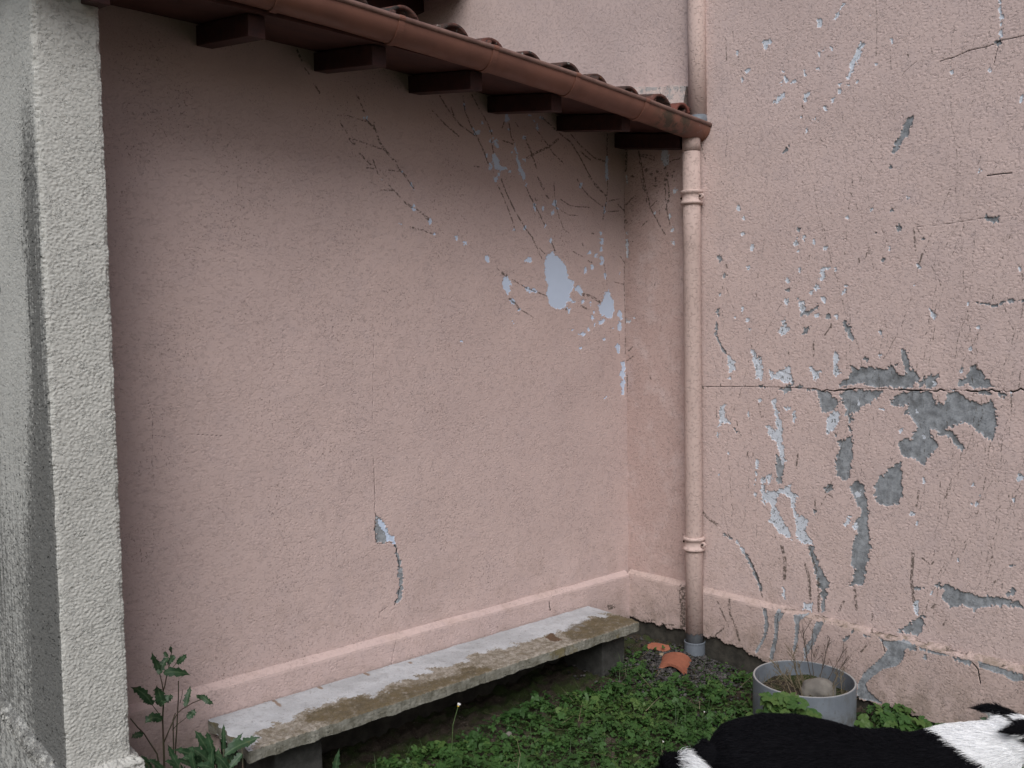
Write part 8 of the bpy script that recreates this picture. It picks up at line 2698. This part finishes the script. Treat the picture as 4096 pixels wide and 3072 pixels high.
# ------------------------------------------------------------------ weeds
g = NG('thistle_leaf')
c = g.mix(g.step(g.noise(40, 4), 0.35, 0.7), (0.020, 0.050, 0.022), (0.036, 0.076, 0.034))
c = g.mix(g.math('MULTIPLY', g.step(g.attr('rib'), 0.80, 0.95), 0.7), c, (0.085, 0.13, 0.07))
c = g.mix(g.math('MULTIPLY', g.step(g.noise(30, 3), 0.62, 0.72), 0.6), c, (0.10, 0.09, 0.035))
M_thl = g.done(c, 0.5, g.bump(g.noise(220, 3), 0.001, 0.5), 0.4)
M_ths = plain('thistle_stem', (0.052, 0.060, 0.030), (0.060, 0.034, 0.030), 14, 0.6)

def toothed_leaf(p0, p1, p2, w, seed, lobes=5, face=None):
    """thistle leaf along a curve p0-p1-p2 with jagged lobes, folded a little at the midrib"""
    r = random.Random(seed); p0, p1, p2 = Vector(p0), Vector(p1), Vector(p2)
    toc = face or Vector((-0.65, -0.70, 0.30))
    N = lobes*6; V = []; F = []; rib = []
    for i in range(N+1):
        t = i/N; c = p0*(1-t)**2 + p1*2*t*(1-t) + p2*t*t
        d = ((p1-p0)*(1-t)+(p2-p1)*t).normalized()
        s = d.cross(toc).normalized(); nrm = s.cross(d)
        prof = (0.22 + 0.78*math.sin(math.pi*min(1, t*0.78+0.20))**0.8)*(1 if t < 0.8 else (1-t)/0.2*0.9+0.1)
        ph = (t*lobes) % 1.0
        tooth = 0.62 + 0.38*(1-ph) if t > 0.08 else 0.4
        if i % 3 == 1: tooth *= 1.13
        cup = 0.22
        for sg in (-1, 1):
            hw = w/2*prof*tooth*r.uniform(0.82, 1.12)
            back = d*(-hw*0.35*(1-ph))
            V.append(c + s*sg*hw + nrm*hw*cup + back*0 + nrm*w*0.10*math.sin(t*9+seed)); rib.append(0)
        V.append(c - nrm*0.001); rib.append(1)
    for i in range(N):
        a = i*3; b = a+3
        F += [(a, a+2, b+2, b), (a+2, a+1, b+1, b+2)]
    return V, F, rib
def leaf_obj(name, args, parent, mat=M_thl):
    V, F, rib = toothed_leaf(*args)
    me = np_mesh(name, [tuple(v) for v in V], F, None, {'rib': rib}); return link(name, me, mat, parent)
base = Vector((1.04, 3.05, 0.0))
th = empty('sow_thistle', base, 'tall branching thistle weed with jagged leaves growing beside the pale wall end', 'weed')
mb = MB()
rj = random.Random(9)
for rad, pts in STEMS:
    P_ = [Vector(p) for p in pts]
    if P_[0].z < 0.17: P_.insert(0, Vector((P_[0].x*0.5+base.x*0.5, P_[0].y, -0.04)))
    n = len(P_); mb.tube(P_, [rad*1.9*(1-0.35*i/max(1, n-1)) for i in range(n)], 7)
mb.build('stem', M_ths, th, smooth=True)
for i, (w, pts) in enumerate(TLEAVES):
    off = Vector((rj.uniform(-0.01, 0.01), rj.uniform(-0.03, 0.02), 0))
    leaf_obj('leaf', (Vector(pts[0]), Vector(pts[1])+off*0.7, Vector(pts[2])+off, w*1.5, i+1, 4), th)
cl = empty('thistle_clump', (1.17, 2.88, 0), 'low clump of jagged thistle leaves spilling over the near bench corner', 'weed')
for i, (w, pts) in enumerate(CLUMP):
    leaf_obj('leaf', (Vector(pts[0])-Vector((0, 0, 0.02)), Vector(pts[1]), Vector(pts[2]), w*1.15, 40+i, 5, Vector((-0.45+0.3*math.sin(i*2.1), -0.5, 0.75))), cl)
mb = MB()
for i, (w, pts) in enumerate(CLUMP): mb.tube([(pts[0][0], pts[0][1], -0.04), (pts[0][0], pts[0][1], pts[0][2]*0.5), pts[0]], [0.004, 0.003, 0.002], 6)
mb.build('stalk', M_ths, cl, smooth=True)
sl = leaf_obj('young_thistle', (Vector((1.548, 2.80, -0.04)), Vector((1.550, 2.81, 0.06)), Vector((1.563, 2.79, 0.135)), 0.032, 77, 6, Vector((-0.6, -0.75, 0.1))), None)
tag(sl, 'single upright toothed leaf standing below the bench beside its near block', 'weed')
wl_ = empty('wall_foot_weed', (3.50, 1.33, 0.0), 'small leafy sprig at the foot of the peeling wall behind the dog', 'weed')
mb = MB(); mb.tube([(3.50, 1.33, -0.03), (3.50, 1.335, 0.06), (3.49, 1.34, 0.115)], [0.0022, 0.0018, 0.001], 6); mb.build('stem', M_ths, wl_)
for i, q in enumerate(((0.03, 0.03, 0.155), (-0.02, 0.0, 0.15), (-0.01, -0.05, 0.125), (0.02, 0.05, 0.12))):
    leaf_obj('leaf', (Vector((3.49, 1.34, 0.10)), Vector((3.49+q[0]*0.4, 1.34+q[1]*0.4, q[2])), Vector((3.485+q[0]*0.3, 1.34+q[1], q[2])), 0.026, 90+i, 3), wl_)

# daisies
M_white = plain('white_petal', (0.80, 0.79, 0.80), (0.70, 0.69, 0.72), 80, 0.6)
M_green = plain('green_stalk', (0.10, 0.15, 0.06), (0.07, 0.11, 0.04), 60, 0.6)
M_yel = plain('yellow_centre', (0.55, 0.38, 0.04), (0.42, 0.28, 0.03), 90, 0.7)
def daisy(base, tip, r, label):
    d = empty('daisy', base, label, 'flower', 'white daisies in the ground cover'); base = Vector(base); tip = Vector(tip)
    mb = MB(); mb.tube([base-Vector((0, 0, 0.03)), base*0.5+tip*0.5+Vector((-0.008, 0, 0.012)), tip], [0.0014, 0.0013, 0.0012], 6); mb.build('stalk', M_green, d)
    mb = MB(); ax = Vector((0.35, -0.2, 0.9)).normalized(); u = ax.orthogonal().normalized(); v = ax.cross(u)
    for k in range(13):
        a = 2*math.pi*k/13; o = u*math.cos(a)+v*math.sin(a); s = ax.cross(o)
        mb.add([tip+o*0.0015-s*0.001, tip+o*0.0015+s*0.001, tip+o*r*0.6+ax*r*0.75+s*r*0.2, tip+o*r*0.7+ax*r*1.3, tip+o*r*0.6+ax*r*0.75-s*r*0.2], [(0, 1, 2, 3, 4)])
    mb.build('petals', M_white, d)
    mb = MB(); mb.tube([tip, tip+ax*r*0.5], [r*0.45, r*0.35], 10); mb.build('flower_centre', M_yel, d)
daisy((2.025, 2.75, 0.0), (2.063, 2.75, 0.158), 0.010, 'tallest white daisy, half closed on a bent stalk before the dark gap under the bench')
for (x, y, lb) in ((2.62, 2.20, 'tiny white daisy among the leaves, farthest left of the small flowers'), (2.98, 2.28, 'tiny white daisy among the leaves below the curved tile shard'), (2.88, 2.12, 'tiny white daisy among the leaves, nearest the dog tail')):
    daisy((x, y, float(gz(x, y))+0.02), (x+0.004, y, float(gz(x, y))+0.062), 0.0045, lb)

# dry stem lying on the leaves
M_stem = plain('dry_reddish_stem', (0.20, 0.085, 0.055), (0.13, 0.06, 0.045), 60, 0.7)
mb = MB(); mb.tube([(2.52, 2.045, 0.035), (2.60, 2.02, 0.04), (2.70, 1.985, 0.032)], [0.0022, 0.003, 0.0034], 8)
tag(mb.build('dry_stem', M_stem, None, smooth=True), 'reddish dry stem lying across the green leaves left of the dog', 'stem')

# ------------------------------------------------------------------ tile shards and pebble by the pipe
g = NG('broken_terracotta')
c = g.mix(g.step(g.noise(22, 4), 0.35, 0.7), (0.30, 0.110, 0.066), (0.24, 0.085, 0.052)); c = g.mix(g.math('MULTIPLY', g.step(g.noise(60, 4, 0.7), 0.58, 0.68), 0.5), c, (0.20, 0.09, 0.06))
M_terra = g.done(c, 0.8, g.bump(g.noise(150, 4), 0.0012, 0.7), 0.3)
def shard(center, u, v, W, L, rad, th, seed, name, label, lift=0.0):
    """piece of a curved tile: axis along u, arch across v, ragged outline"""
    r = random.Random(seed); u = Vector(u).normalized(); v = Vector(v); v = (v - u*v.dot(u)).normalized(); w = u.cross(v); w = w if w.z > 0 else -w
    c = Vector(center); N, K = 14, 12; V = []; F = []
    for s in (0, 1):
        for i in range(N+1):
            for k in range(K+1):
                a = (k/K-0.5)*W/rad; l = (i/N-0.5)*L
                if i in (0, N): l += (0.007*math.sin(k*0.55+seed)+r.uniform(-0.0015, 0.0015))*(1 if i else -1)
                if k in (0, K): a += 0.04*math.sin(i*0.5+seed)+r.uniform(-0.012, 0.012)
                rr = rad - th*s
                V.append(c + u*l + v*rr*math.sin(a) + w*(rr*math.cos(a)-rad+lift))
    n = (N+1)*(K+1); f = lambda s, i, k: s*n + i*(K+1)+k
    for i in range(N):
        for k in range(K):
            F += [(f(0, i, k), f(0, i+1, k), f(0, i+1, k+1), f(0, i, k+1)), (f(1, i, k), f(1, i, k+1), f(1, i+1, k+1), f(1, i+1, k))]
    for i in range(N):
        for k in (0, K): F.append((f(0, i, k), f(0, i+1, k), f(1, i+1, k), f(1, i, k)))
    for k in range(K):
        for i in (0, N): F.append((f(0, i, k), f(0, i, k+1), f(1, i, k+1), f(1, i, k)))
    mb = MB(); mb.add(V, F); return tag(mb.build(name, M_terra, None, smooth=False), label, 'tile shard', 'broken tile pieces by the pipe')
shard((3.305, 2.700, 0.050), (0.86, 0.50, 0.06), (0.5, -0.86, 0.0), 0.165, 0.150, 0.085, 0.013, 2, 'tile_shard', 'larger curved orange tile shard lying hump up on the gravel')
shard((3.415, 2.885, 0.030), (0.40, -0.92, 0.0), (0.80, 0.45, 0.45), 0.050, 0.105, 0.09, 0.013, 5, 'tile_shard', 'smaller flat dark orange tile shard farther back on the gravel')
def pebble(loc, r, sc, mat, seed, name, label, cat, rot=0.0):
    bm = bmesh.new(); bmesh.ops.create_icosphere(bm, subdivisions=4, radius=1)
    rr = random.Random(seed); ph = [rr.uniform(0, 6) for _ in range(6)]
    for v in bm.verts:
        p = v.co; k = 1 + 0.07*math.sin(3*p.x+ph[0])*math.cos(2*p.y+ph[1]) + 0.05*math.sin(5*p.z+4*p.x+ph[2]) + 0.03*math.sin(9*p.y+ph[3])*math.sin(8*p.x+ph[4])
        q = Vector((p.x*sc[0], p.y*sc[1], p.z*sc[2]))*r*k
        v.co = Vector((q.x*math.cos(rot)-q.y*math.sin(rot), q.x*math.sin(rot)+q.y*math.cos(rot), q.z)) + Vector(loc)
    me = bpy.data.meshes.new(name); bm.to_mesh(me); bm.free(); return tag(link(name, me, mat, None), label, cat)
M_peb = plain('ochre_pebble', (0.30, 0.24, 0.16), (0.22, 0.18, 0.13), 60, 0.7)
M_stone = plain('grey_field_stone', (0.20, 0.185, 0.165), (0.125, 0.115, 0.105), 14, 0.9, 60, 0.003)
pebble((3.352, 2.815, 0.022), 0.012, (1.3, 0.9, 0.8), M_peb, 3, 'pebble', 'small yellowish pebble between the two tile shards', 'pebble')
pebble((2.30, 2.73, -0.02), 0.013, (1.2, 0.9, 0.8), M_stone, 4, 'pebble', 'small pale pebble on the bare soil under the bench front', 'pebble')

# ------------------------------------------------------------------ ring planter
PCN = Vector((3.300, 2.010, 0.150)); RR = 0.205
FH = Vector((math.cos(YAW), math.sin(YAW), 0)); RH = Vector((math.sin(YAW), -math.cos(YAW), 0))
TILT = Matrix.Rotation(math.radians(0.6), 3, FH)
pl = empty('ring_planter', PCN, 'shallow grey plastic ring planter tilted against the chipped plinth, holding weeds and a stone', 'planter')
def tl(V): return [tuple(PCN + TILT @ Vector(v)) for v in V]
mb = MB(); mb.lathe([(RR, -0.20), (RR, -0.002), (RR-0.002, 0.0), (RR-0.007, 0.0), (RR-0.009, -0.002), (RR-0.009, -0.20)], (0, 0, 0), 96); mb.v = tl(mb.v)
g = NG('grey_pvc_ring')
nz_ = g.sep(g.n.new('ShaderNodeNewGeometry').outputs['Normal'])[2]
c = g.mix(g.step(g.noise(9, 5, 0.65), 0.35, 0.7), (0.175, 0.198, 0.232), (0.138, 0.157, 0.186))
c = g.mix(g.math('MULTIPLY', g.step(g.noise(70, 4, 0.7), 0.60, 0.68), 0.55), c, (0.10, 0.095, 0.085))
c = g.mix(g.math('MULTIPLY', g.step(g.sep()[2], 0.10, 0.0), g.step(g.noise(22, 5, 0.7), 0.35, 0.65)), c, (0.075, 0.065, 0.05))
c = g.mix(g.math('MULTIPLY', g.step(g.noise(16, 5, 0.72, 0.0, g.map((1, 1, 0.3))), 0.52, 0.70), 0.45), c, (0.10, 0.10, 0.095))
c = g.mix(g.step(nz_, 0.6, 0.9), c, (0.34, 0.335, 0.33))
M_ring = g.done(c, 0.55, g.bump(g.noise(60, 3), 0.0006, 0.6), 0.35)
mb.build('ring', M_ring, pl, smooth=False)
mb = MB(); n = 40; V = []; F = []
for i in range(13):
    for k in range(n):
        a = 2*math.pi*k/n; r0 = (RR-0.010)*i/12
        V.append((r0*math.cos(a), r0*math.sin(a), -0.068 + 0.010*math.sin(r0*30+a*3) + 0.006*math.sin(a*7+r0*60)))
for i in range(12):
    for k in range(n): F.append((i*n+k, (i+1)*n+k, (i+1)*n+(k+1) % n, i*n+(k+1) % n))
mb.add(tl(V), F); mb.build('soil', M_soil, pl, smooth=True)
def pw(x, y, z): return PCN + TILT @ (RH*x + FH*y + Vector((0, 0, z)))
st = pebble(pw(0.055, -0.01, -0.048), 0.078, (1.0, 0.62, 0.60), M_stone, 8, 'field_stone', 'rounded grey-brown stone lying in the ring planter', 'stone', rot=-0.72)
M_twig = plain('dark_dry_twig', (0.050, 0.040, 0.032), (0.085, 0.065, 0.05), 90, 0.8)
def twig(mb, base, tip, r, rnd, depth=0, branches=6):
    base, tip = Vector(base), Vector(tip); d = tip-base; L = d.length
    mid = base.lerp(tip, 0.5) + Vector((rnd.uniform(-1, 1), rnd.uniform(-1, 1), rnd.uniform(-0.3, 0.6)))*L*0.06
    mb.tube([base, mid, tip], [r, r*0.75, r*0.35], 5, caps=False)
    if depth < 2:
        for k in range(branches):
            t = rnd.uniform(0.35, 0.95); p = base.lerp(tip, t)
            dirv = (d.normalized()*0.75 + Vector((rnd.uniform(-1, 1), rnd.uniform(-1, 1), rnd.uniform(-0.2, 0.7)))*0.65).normalized()
            twig(mb, p, p + dirv*L*rnd.uniform(0.16, 0.36), r*0.55, rnd, depth+1, max(2, branches-3))
rt = random.Random(12)
def weed(name, label, specs, mat, br):
    e = empty(name, pw(specs[0][0], specs[0][1], -0.065), label, 'dry weed')
    for (x, y, tx, ty, tz, r) in specs:
        mb = MB(); twig(mb, pw(x, y, -0.072), pw(tx, ty, tz), r*1.35, rt, 0, br); mb.build('twig', mat, e)
weed('wiry_weed', 'dark wiry dead weed rising at the right of the ring planter against the wall', [(0.07, 0.10, 0.035, 0.13, 0.155, 0.0016), (0.08, 0.10, 0.085, 0.15, 0.165, 0.0014), (0.09, 0.09, 0.15, 0.13, 0.125, 0.0015), (0.10, 0.06, 0.20, 0.10, 0.075, 0.0014), (0.11, 0.02, 0.215, 0.09, 0.06, 0.0012)], M_twig, 8)
M_tan = plain('tan_dry_weed', (0.115, 0.092, 0.058), (0.17, 0.14, 0.095), 80, 0.8)
weed('feathery_weed', 'tan feathery dead weeds at the left of the ring planter', [(-0.055, -0.03, -0.105, 0.06, 0.055, 0.0020), (-0.04, -0.06, -0.075, 0.02, 0.045, 0.0018), (0.0, 0.02, -0.035, 0.06, 0.095, 0.0020), (0.01, 0.0, -0.015, 0.03, 0.06, 0.0016), (-0.03, -0.09, -0.04, -0.05, 0.03, 0.0016), (0.10, -0.06, 0.13, -0.02, 0.02, 0.0015), (0.15, -0.03, 0.16, 0.03, 0.02, 0.0014)], M_tan, 9)
# straw and moss on the soil of the planter
V = []; Q = []; rs = np.random.default_rng(77); A = []
for k in range(520):
    a = rs.uniform(0, 6.28); r0 = (RR-0.02)*math.sqrt(rs.random()); p = PCN + TILT @ Vector((r0*math.cos(a), r0*math.sin(a), -0.066))
    yaw = rs.uniform(0, 6.28); el = abs(rs.normal(0.35, 0.4)); L = rs.uniform(0.02, 0.07); d = Vector((math.cos(yaw)*math.cos(el), math.sin(yaw)*math.cos(el), math.sin(el)))*L; s = d.cross(Vector((0.3, -0.6, 0.8))).normalized()*0.0011
    b = len(V); V += [tuple(p-s), tuple(p+s), tuple(p+d+s*0.4), tuple(p+d-s*0.4)]; Q.append((b, b+1, b+2, b+3)); A += [rs.uniform(0, 0.7)]*4
tag(link('planter_litter', np_mesh('planter_litter', V, Q, None, {'tone': A}), M_straw), 'dry stalks littering the soil inside the ring planter', 'litter', kind='stuff')

# ------------------------------------------------------------------ dog
DD = 2.50
O2 = Vector((0, 0, 0))
def dw(s, t, z): return RH*s + FH*(DD+t) + Vector((0, 0, z))       # s along the dog, t away from the camera
def loft(mb, st, seg=24):
    """st: list of (centre (s,t,z), half width, half height) rings; ring plane follows the path"""
    pts = [dw(*c) for c, w, h in st]; n = len(pts); b = len(mb.v)
    for i, p in enumerate(pts):
        t = (pts[min(i+1, n-1)]-pts[max(i-1, 0)]).normalized()
        side = FH - t*FH.dot(t)
        side = side.normalized() if side.length > 0.2 else RH
        upv = side.cross(t).normalized(); upv = upv if upv.z > 0 or abs(upv.z) < 0.2 else -upv
        for k in range(seg):
            a = 2*math.pi*k/seg; mb.v.append(tuple(p + side*st[i][1]*math.cos(a) + upv*st[i][2]*math.sin(a)))
    for i in range(n-1):
        for k in range(seg):
            k2 = (k+1) % seg; mb.f.append((b+i*seg+k, b+i*seg+k2, b+(i+1)*seg+k2, b+(i+1)*seg+k))
    mb.f.append(tuple(b+k for k in reversed(range(seg)))); mb.f.append(tuple(b+(n-1)*seg+k for k in range(seg)))
mb = MB()
F_ = 0.014      # depth of the coat over the skin
tops = [(0.545, 0.440, 0.055, 0.075), (0.568, 0.468, 0.085, 0.105), (0.60, 0.490, 0.102, 0.125), (0.65, 0.505, 0.112, 0.135), (0.71, 0.517, 0.115, 0.138), (0.78, 0.514, 0.115, 0.138), (0.85, 0.498, 0.118, 0.138), (0.92, 0.476, 0.122, 0.142), (1.0, 0.466, 0.125, 0.152), (1.07, 0.468, 0.122, 0.158), (1.15, 0.462, 0.112, 0.150), (1.205, 0.478, 0.095, 0.128), (1.26, 0.487, 0.084, 0.106), (1.33, 0.490, 0.074, 0.088), (1.39, 0.492, 0.068, 0.075)]
loft(mb, [((s, 0, z-F_-h), w-F_*0.6, h) for s, z, w, h in tops])
loft(mb, [((1.36, 0.0, 0.425), 0.060, 0.060), ((1.42, 0.0, 0.425), 0.068, 0.066), ((1.47, 0.0, 0.418), 0.066, 0.062), ((1.51, 0.0, 0.405), 0.050, 0.046), ((1.55, 0.0, 0.392), 0.036, 0.035), ((1.60, 0.0, 0.382), 0.029, 0.028), ((1.625, 0.0, 0.378), 0.020, 0.020)])
for t in (-0.072, 0.072):       # legs, with stifle, hock and pastern
    k = 0.05 if t > 0 else -0.03
    loft(mb, [((0.62, t*0.85, 0.38), 0.055, 0.080), ((0.66+k, t, 0.30), 0.050, 0.066), ((0.655+k, t, 0.235), 0.036, 0.046), ((0.58+k, t, 0.165), 0.022, 0.027), ((0.545+k, t, 0.125), 0.018, 0.021), ((0.555+k, t, 0.06), 0.016, 0.018), ((0.56+k, t, 0.018), 0.018, 0.020)], 14)
    loft(mb, [((0.555+k, t, 0.008), 0.020, 0.016), ((0.60+k, t, 0.002), 0.023, 0.013), ((0.625+k, t, -0.002), 0.016, 0.008)], 14)
    k = -k*0.8
    loft(mb, [((1.12, t*0.9, 0.36), 0.042, 0.075), ((1.09+k*0.4, t, 0.27), 0.036, 0.050), ((1.10+k*0.7, t, 0.20), 0.025, 0.030), ((1.11+k, t, 0.13), 0.020, 0.022), ((1.11+k, t, 0.07), 0.017, 0.019), ((1.12+k, t, 0.018), 0.018, 0.020)], 14)
    loft(mb, [((1.11+k, t, 0.006), 0.020, 0.015), ((1.15+k, t, 0.001), 0.023, 0.013), ((1.175+k, t, -0.003), 0.016, 0.008)], 14)
    loft(mb, [((1.425, t*0.62, 0.462), 0.016, 0.022), ((1.385, t*0.95, 0.482), 0.010, 0.020), ((1.345, t*1.05, 0.486), 0.006, 0.012), ((1.318, t*1.08, 0.482), 0.003, 0.004)], 12)      # ears laid back
TAIL = [((0.555, 0.0, 0.410), 0.036, 0.036), ((0.495, -0.01, 0.370), 0.034, 0.034), ((0.452, -0.02, 0.318), 0.034, 0.034), ((0.420, -0.035, 0.292), 0.036, 0.036), ((0.400, -0.05, 0.315), 0.037, 0.037), ((0.396, -0.065, 0.362), 0.035, 0.035), ((0.412, -0.08, 0.404), 0.031, 0.031), ((0.438, -0.095, 0.418), 0.029, 0.029), ((0.466, -0.11, 0.400), 0.032, 0.034), ((0.484, -0.12, 0.352), 0.032, 0.034), ((0.500, -0.125, 0.300), 0.022, 0.024), ((0.508, -0.125, 0.262), 0.006, 0.006)]
loft(mb, TAIL, 16)
raw = mb.build('dog_raw', None, None)
md = raw.modifiers.new('r', 'REMESH'); md.mode = 'VOXEL'; md.voxel_size = 0.007
md = raw.modifiers.new('s', 'SMOOTH'); md.factor = 0.5; md.iterations = 7
dg = bpy.context.evaluated_depsgraph_get(); dg.update()
me = bpy.data.meshes.new_from_object(raw.evaluated_get(dg), depsgraph=dg)
bpy.data.objects.remove(raw, do_unlink=True)
nv = len(me.vertices); co = np.empty(nv*3, np.float32); me.vertices.foreach_get('co', co); co = co.reshape(-1, 3)
no = np.empty(nv*3, np.float32); me.vertices.foreach_get('normal', no); no = no.reshape(-1, 3)
rh = np.array(RH[:]); fh = np.array(FH[:])
def coat(P, r=None):
    """1 where the coat is white: collar, chest, muzzle stripe, feet, tail tip"""
    s = P@rh; t = P@fh - DD; z = P[:, 2]
    j = 0.0 if r is None else r.normal(0, 0.007, len(P))
    collar = (s + j > 1.168 + np.clip(0.462-z, -0.03, 0.4)*1.45) & (s + j*0.5 < 1.398 + np.clip(0.455-z, -0.05, 0.12)*0.30 + 0.02*(z < 0.40)) & (z > 0.10)
    blaze = (s > 1.40) & (np.abs(t + j*0.3) < 0.014) | (s > 1.555)
    feet = z + j < 0.10
    td = (s < 0.535) & (t < -0.06) & (s + j*0.8 > 0.436 - 0.10*(z-0.40))
    ear = (z > 0.474) & (np.abs(t) > 0.052) & (s > 1.29)
    return ((collar & ~ear) | blaze | feet | td).astype(float)
at = me.attributes.new('white', 'FLOAT', 'POINT'); at.data.foreach_set('value', coat(co).astype(np.float32))
g = NG('dog_coat')
c = g.mix(g.attr('white'), g.mix(g.noise(14, 4), (0.0040, 0.0042, 0.0060), (0.007, 0.0068, 0.009)), (0.86, 0.86, 0.88))
M_dog = g.done(c, 0.8, g.bump(g.noise(160, 4), 0.002, 0.7), 0.10)
dog = link('dog', me, M_dog, None)
tag(dog, 'black dog with a white collar of fur and white tail tip walking past the planter', 'dog')
# coat: fine tapering hairs rooted in the skin
tri = []
for p in me.polygons:
    v = p.vertices
    for k in range(1, len(v)-1): tri.append((v[0], v[k], v[k+1]))
tri = np.array(tri); ar = np.linalg.norm(np.cross(co[tri[:, 1]]-co[tri[:, 0]], co[tri[:, 2]]-co[tri[:, 0]]), axis=1)
cz = co[tri].mean(1)
tailm = ((cz@rh) < 0.54) & ((cz@fh - DD) < 0.03)
ar *= np.where(cz[:, 2] > 0.25, 1.0, 0.25)*np.where(tailm, 2.2, 1.0)*np.where((cz@rh) > 1.44, 0.4, 1.0)
r = np.random.default_rng(99); NH = 140000
ti = r.choice(len(tri), NH, p=ar/ar.sum()); a = r.random(NH); b = r.random(NH); fl = a+b > 1; a[fl] = 1-a[fl]; b[fl] = 1-b[fl]
w3 = np.stack([1-a-b, a, b], 1)
P = (co[tri[ti]]*w3[:, :, None]).sum(1); N_ = (no[tri[ti]]*w3[:, :, None]).sum(1); N_ /= np.linalg.norm(N_, axis=1, keepdims=True)
s = P@rh; t = P@fh - DD; z = P[:, 2]
flow = -rh[None]*1.0 + np.array([0, 0, -1.0])[None]*np.clip((0.47-z)*2.2, 0, 1)[:, None]
tp = np.array([dw(*c_)[:] for c_, w_, h_ in TAIL]); td_ = np.gradient(tp, axis=0); td_ /= np.linalg.norm(td_, axis=1, keepdims=True)
near_t = np.linalg.norm(P[:, None, :]-tp[None], axis=2); ni = near_t.argmin(1); istail = (near_t.min(1) < 0.06) & (s < 0.535)
flow = np.where(istail[:, None], td_[ni]*1.0, flow)
flow = flow - N_*(flow*N_).sum(1, keepdims=True); flow /= np.maximum(np.linalg.norm(flow, axis=1, keepdims=True), 1e-6)
clump = r.normal(0, 1, NH)
neck = (s > 1.15) & (s < 1.42)
wv0 = coat(P); lift = np.where(istail, 0.36, 0.34) - 0.10*wv0*neck
D0 = flow + N_*lift[:, None] + r.normal(0, 0.13, (NH, 3)) + clump[:, None]*rh[None]*0.0; D0 /= np.linalg.norm(D0, axis=1, keepdims=True)
D1 = flow + N_*(lift*0.25)[:, None] + r.normal(0, 0.12, (NH, 3)); D1 /= np.linalg.norm(D1, axis=1, keepdims=True)
L = np.where(istail, 0.024 + 0.020*wv0, np.where(neck, 0.024, 0.022))*r.uniform(0.55, 1.2, NH)*np.where(s > 1.44, 0.35, 1)*np.where(z < 0.2, 0.45, 1)
sd_ = np.cross(D0, r.normal(0, 1, (NH, 3))); sd_ /= np.linalg.norm(sd_, axis=1, keepdims=True); hw = (0.00048*r.uniform(0.7, 1.3, NH))[:, None]
P1 = P + D0*(L*0.5)[:, None]; P2 = P1 + D1*(L*0.5)[:, None]
V = np.stack([P - sd_*hw, P + sd_*hw, P1 - sd_*hw*0.8, P1 + sd_*hw*0.8, P2], 1).reshape(-1, 3); o = (np.arange(NH)*5)[:, None]
wv = coat(P, r)
g = NG('dog_hair')
c = g.mix(g.attr('white'), g.mix(g.attr('tone'), (0.0032, 0.0034, 0.0052), (0.0085, 0.0080, 0.0105)), g.mix(g.attr('tone'), (0.84, 0.85, 0.88), (0.92, 0.93, 0.94)))
M_hair = g.done(c, 0.8, None, 0.10)
link('coat', np_mesh('coat', V, o+np.array([[0, 1, 3, 2]]), o+np.array([[2, 3, 4]]), {'white': np.repeat(wv, 5), 'tone': np.repeat(r.random(NH), 5)}), M_hair, dog)
# eyes and nose
M_eye = plain('dark_eye', (0.010, 0.007, 0.005), (0.014, 0.010, 0.007), 50, 0.15, spec=0.6)
for t in (-0.044, 0.044):
    mb = MB(); c0 = dw(1.502, t, 0.428); mb.lathe([(0.0001, -0.009), (0.0055, -0.007), (0.0085, -0.002), (0.0085, 0.002), (0.0055, 0.007), (0.0001, 0.009)], tuple(c0), 14); mb.build('eye', M_eye, dog, smooth=True)
mb = MB(); c0 = dw(1.636, 0, 0.388); mb.lathe([(0.0001, -0.010), (0.008, -0.008), (0.012, 0.0), (0.009, 0.007), (0.0001, 0.009)], tuple(c0), 16); mb.build('nose', M_eye, dog, smooth=True)
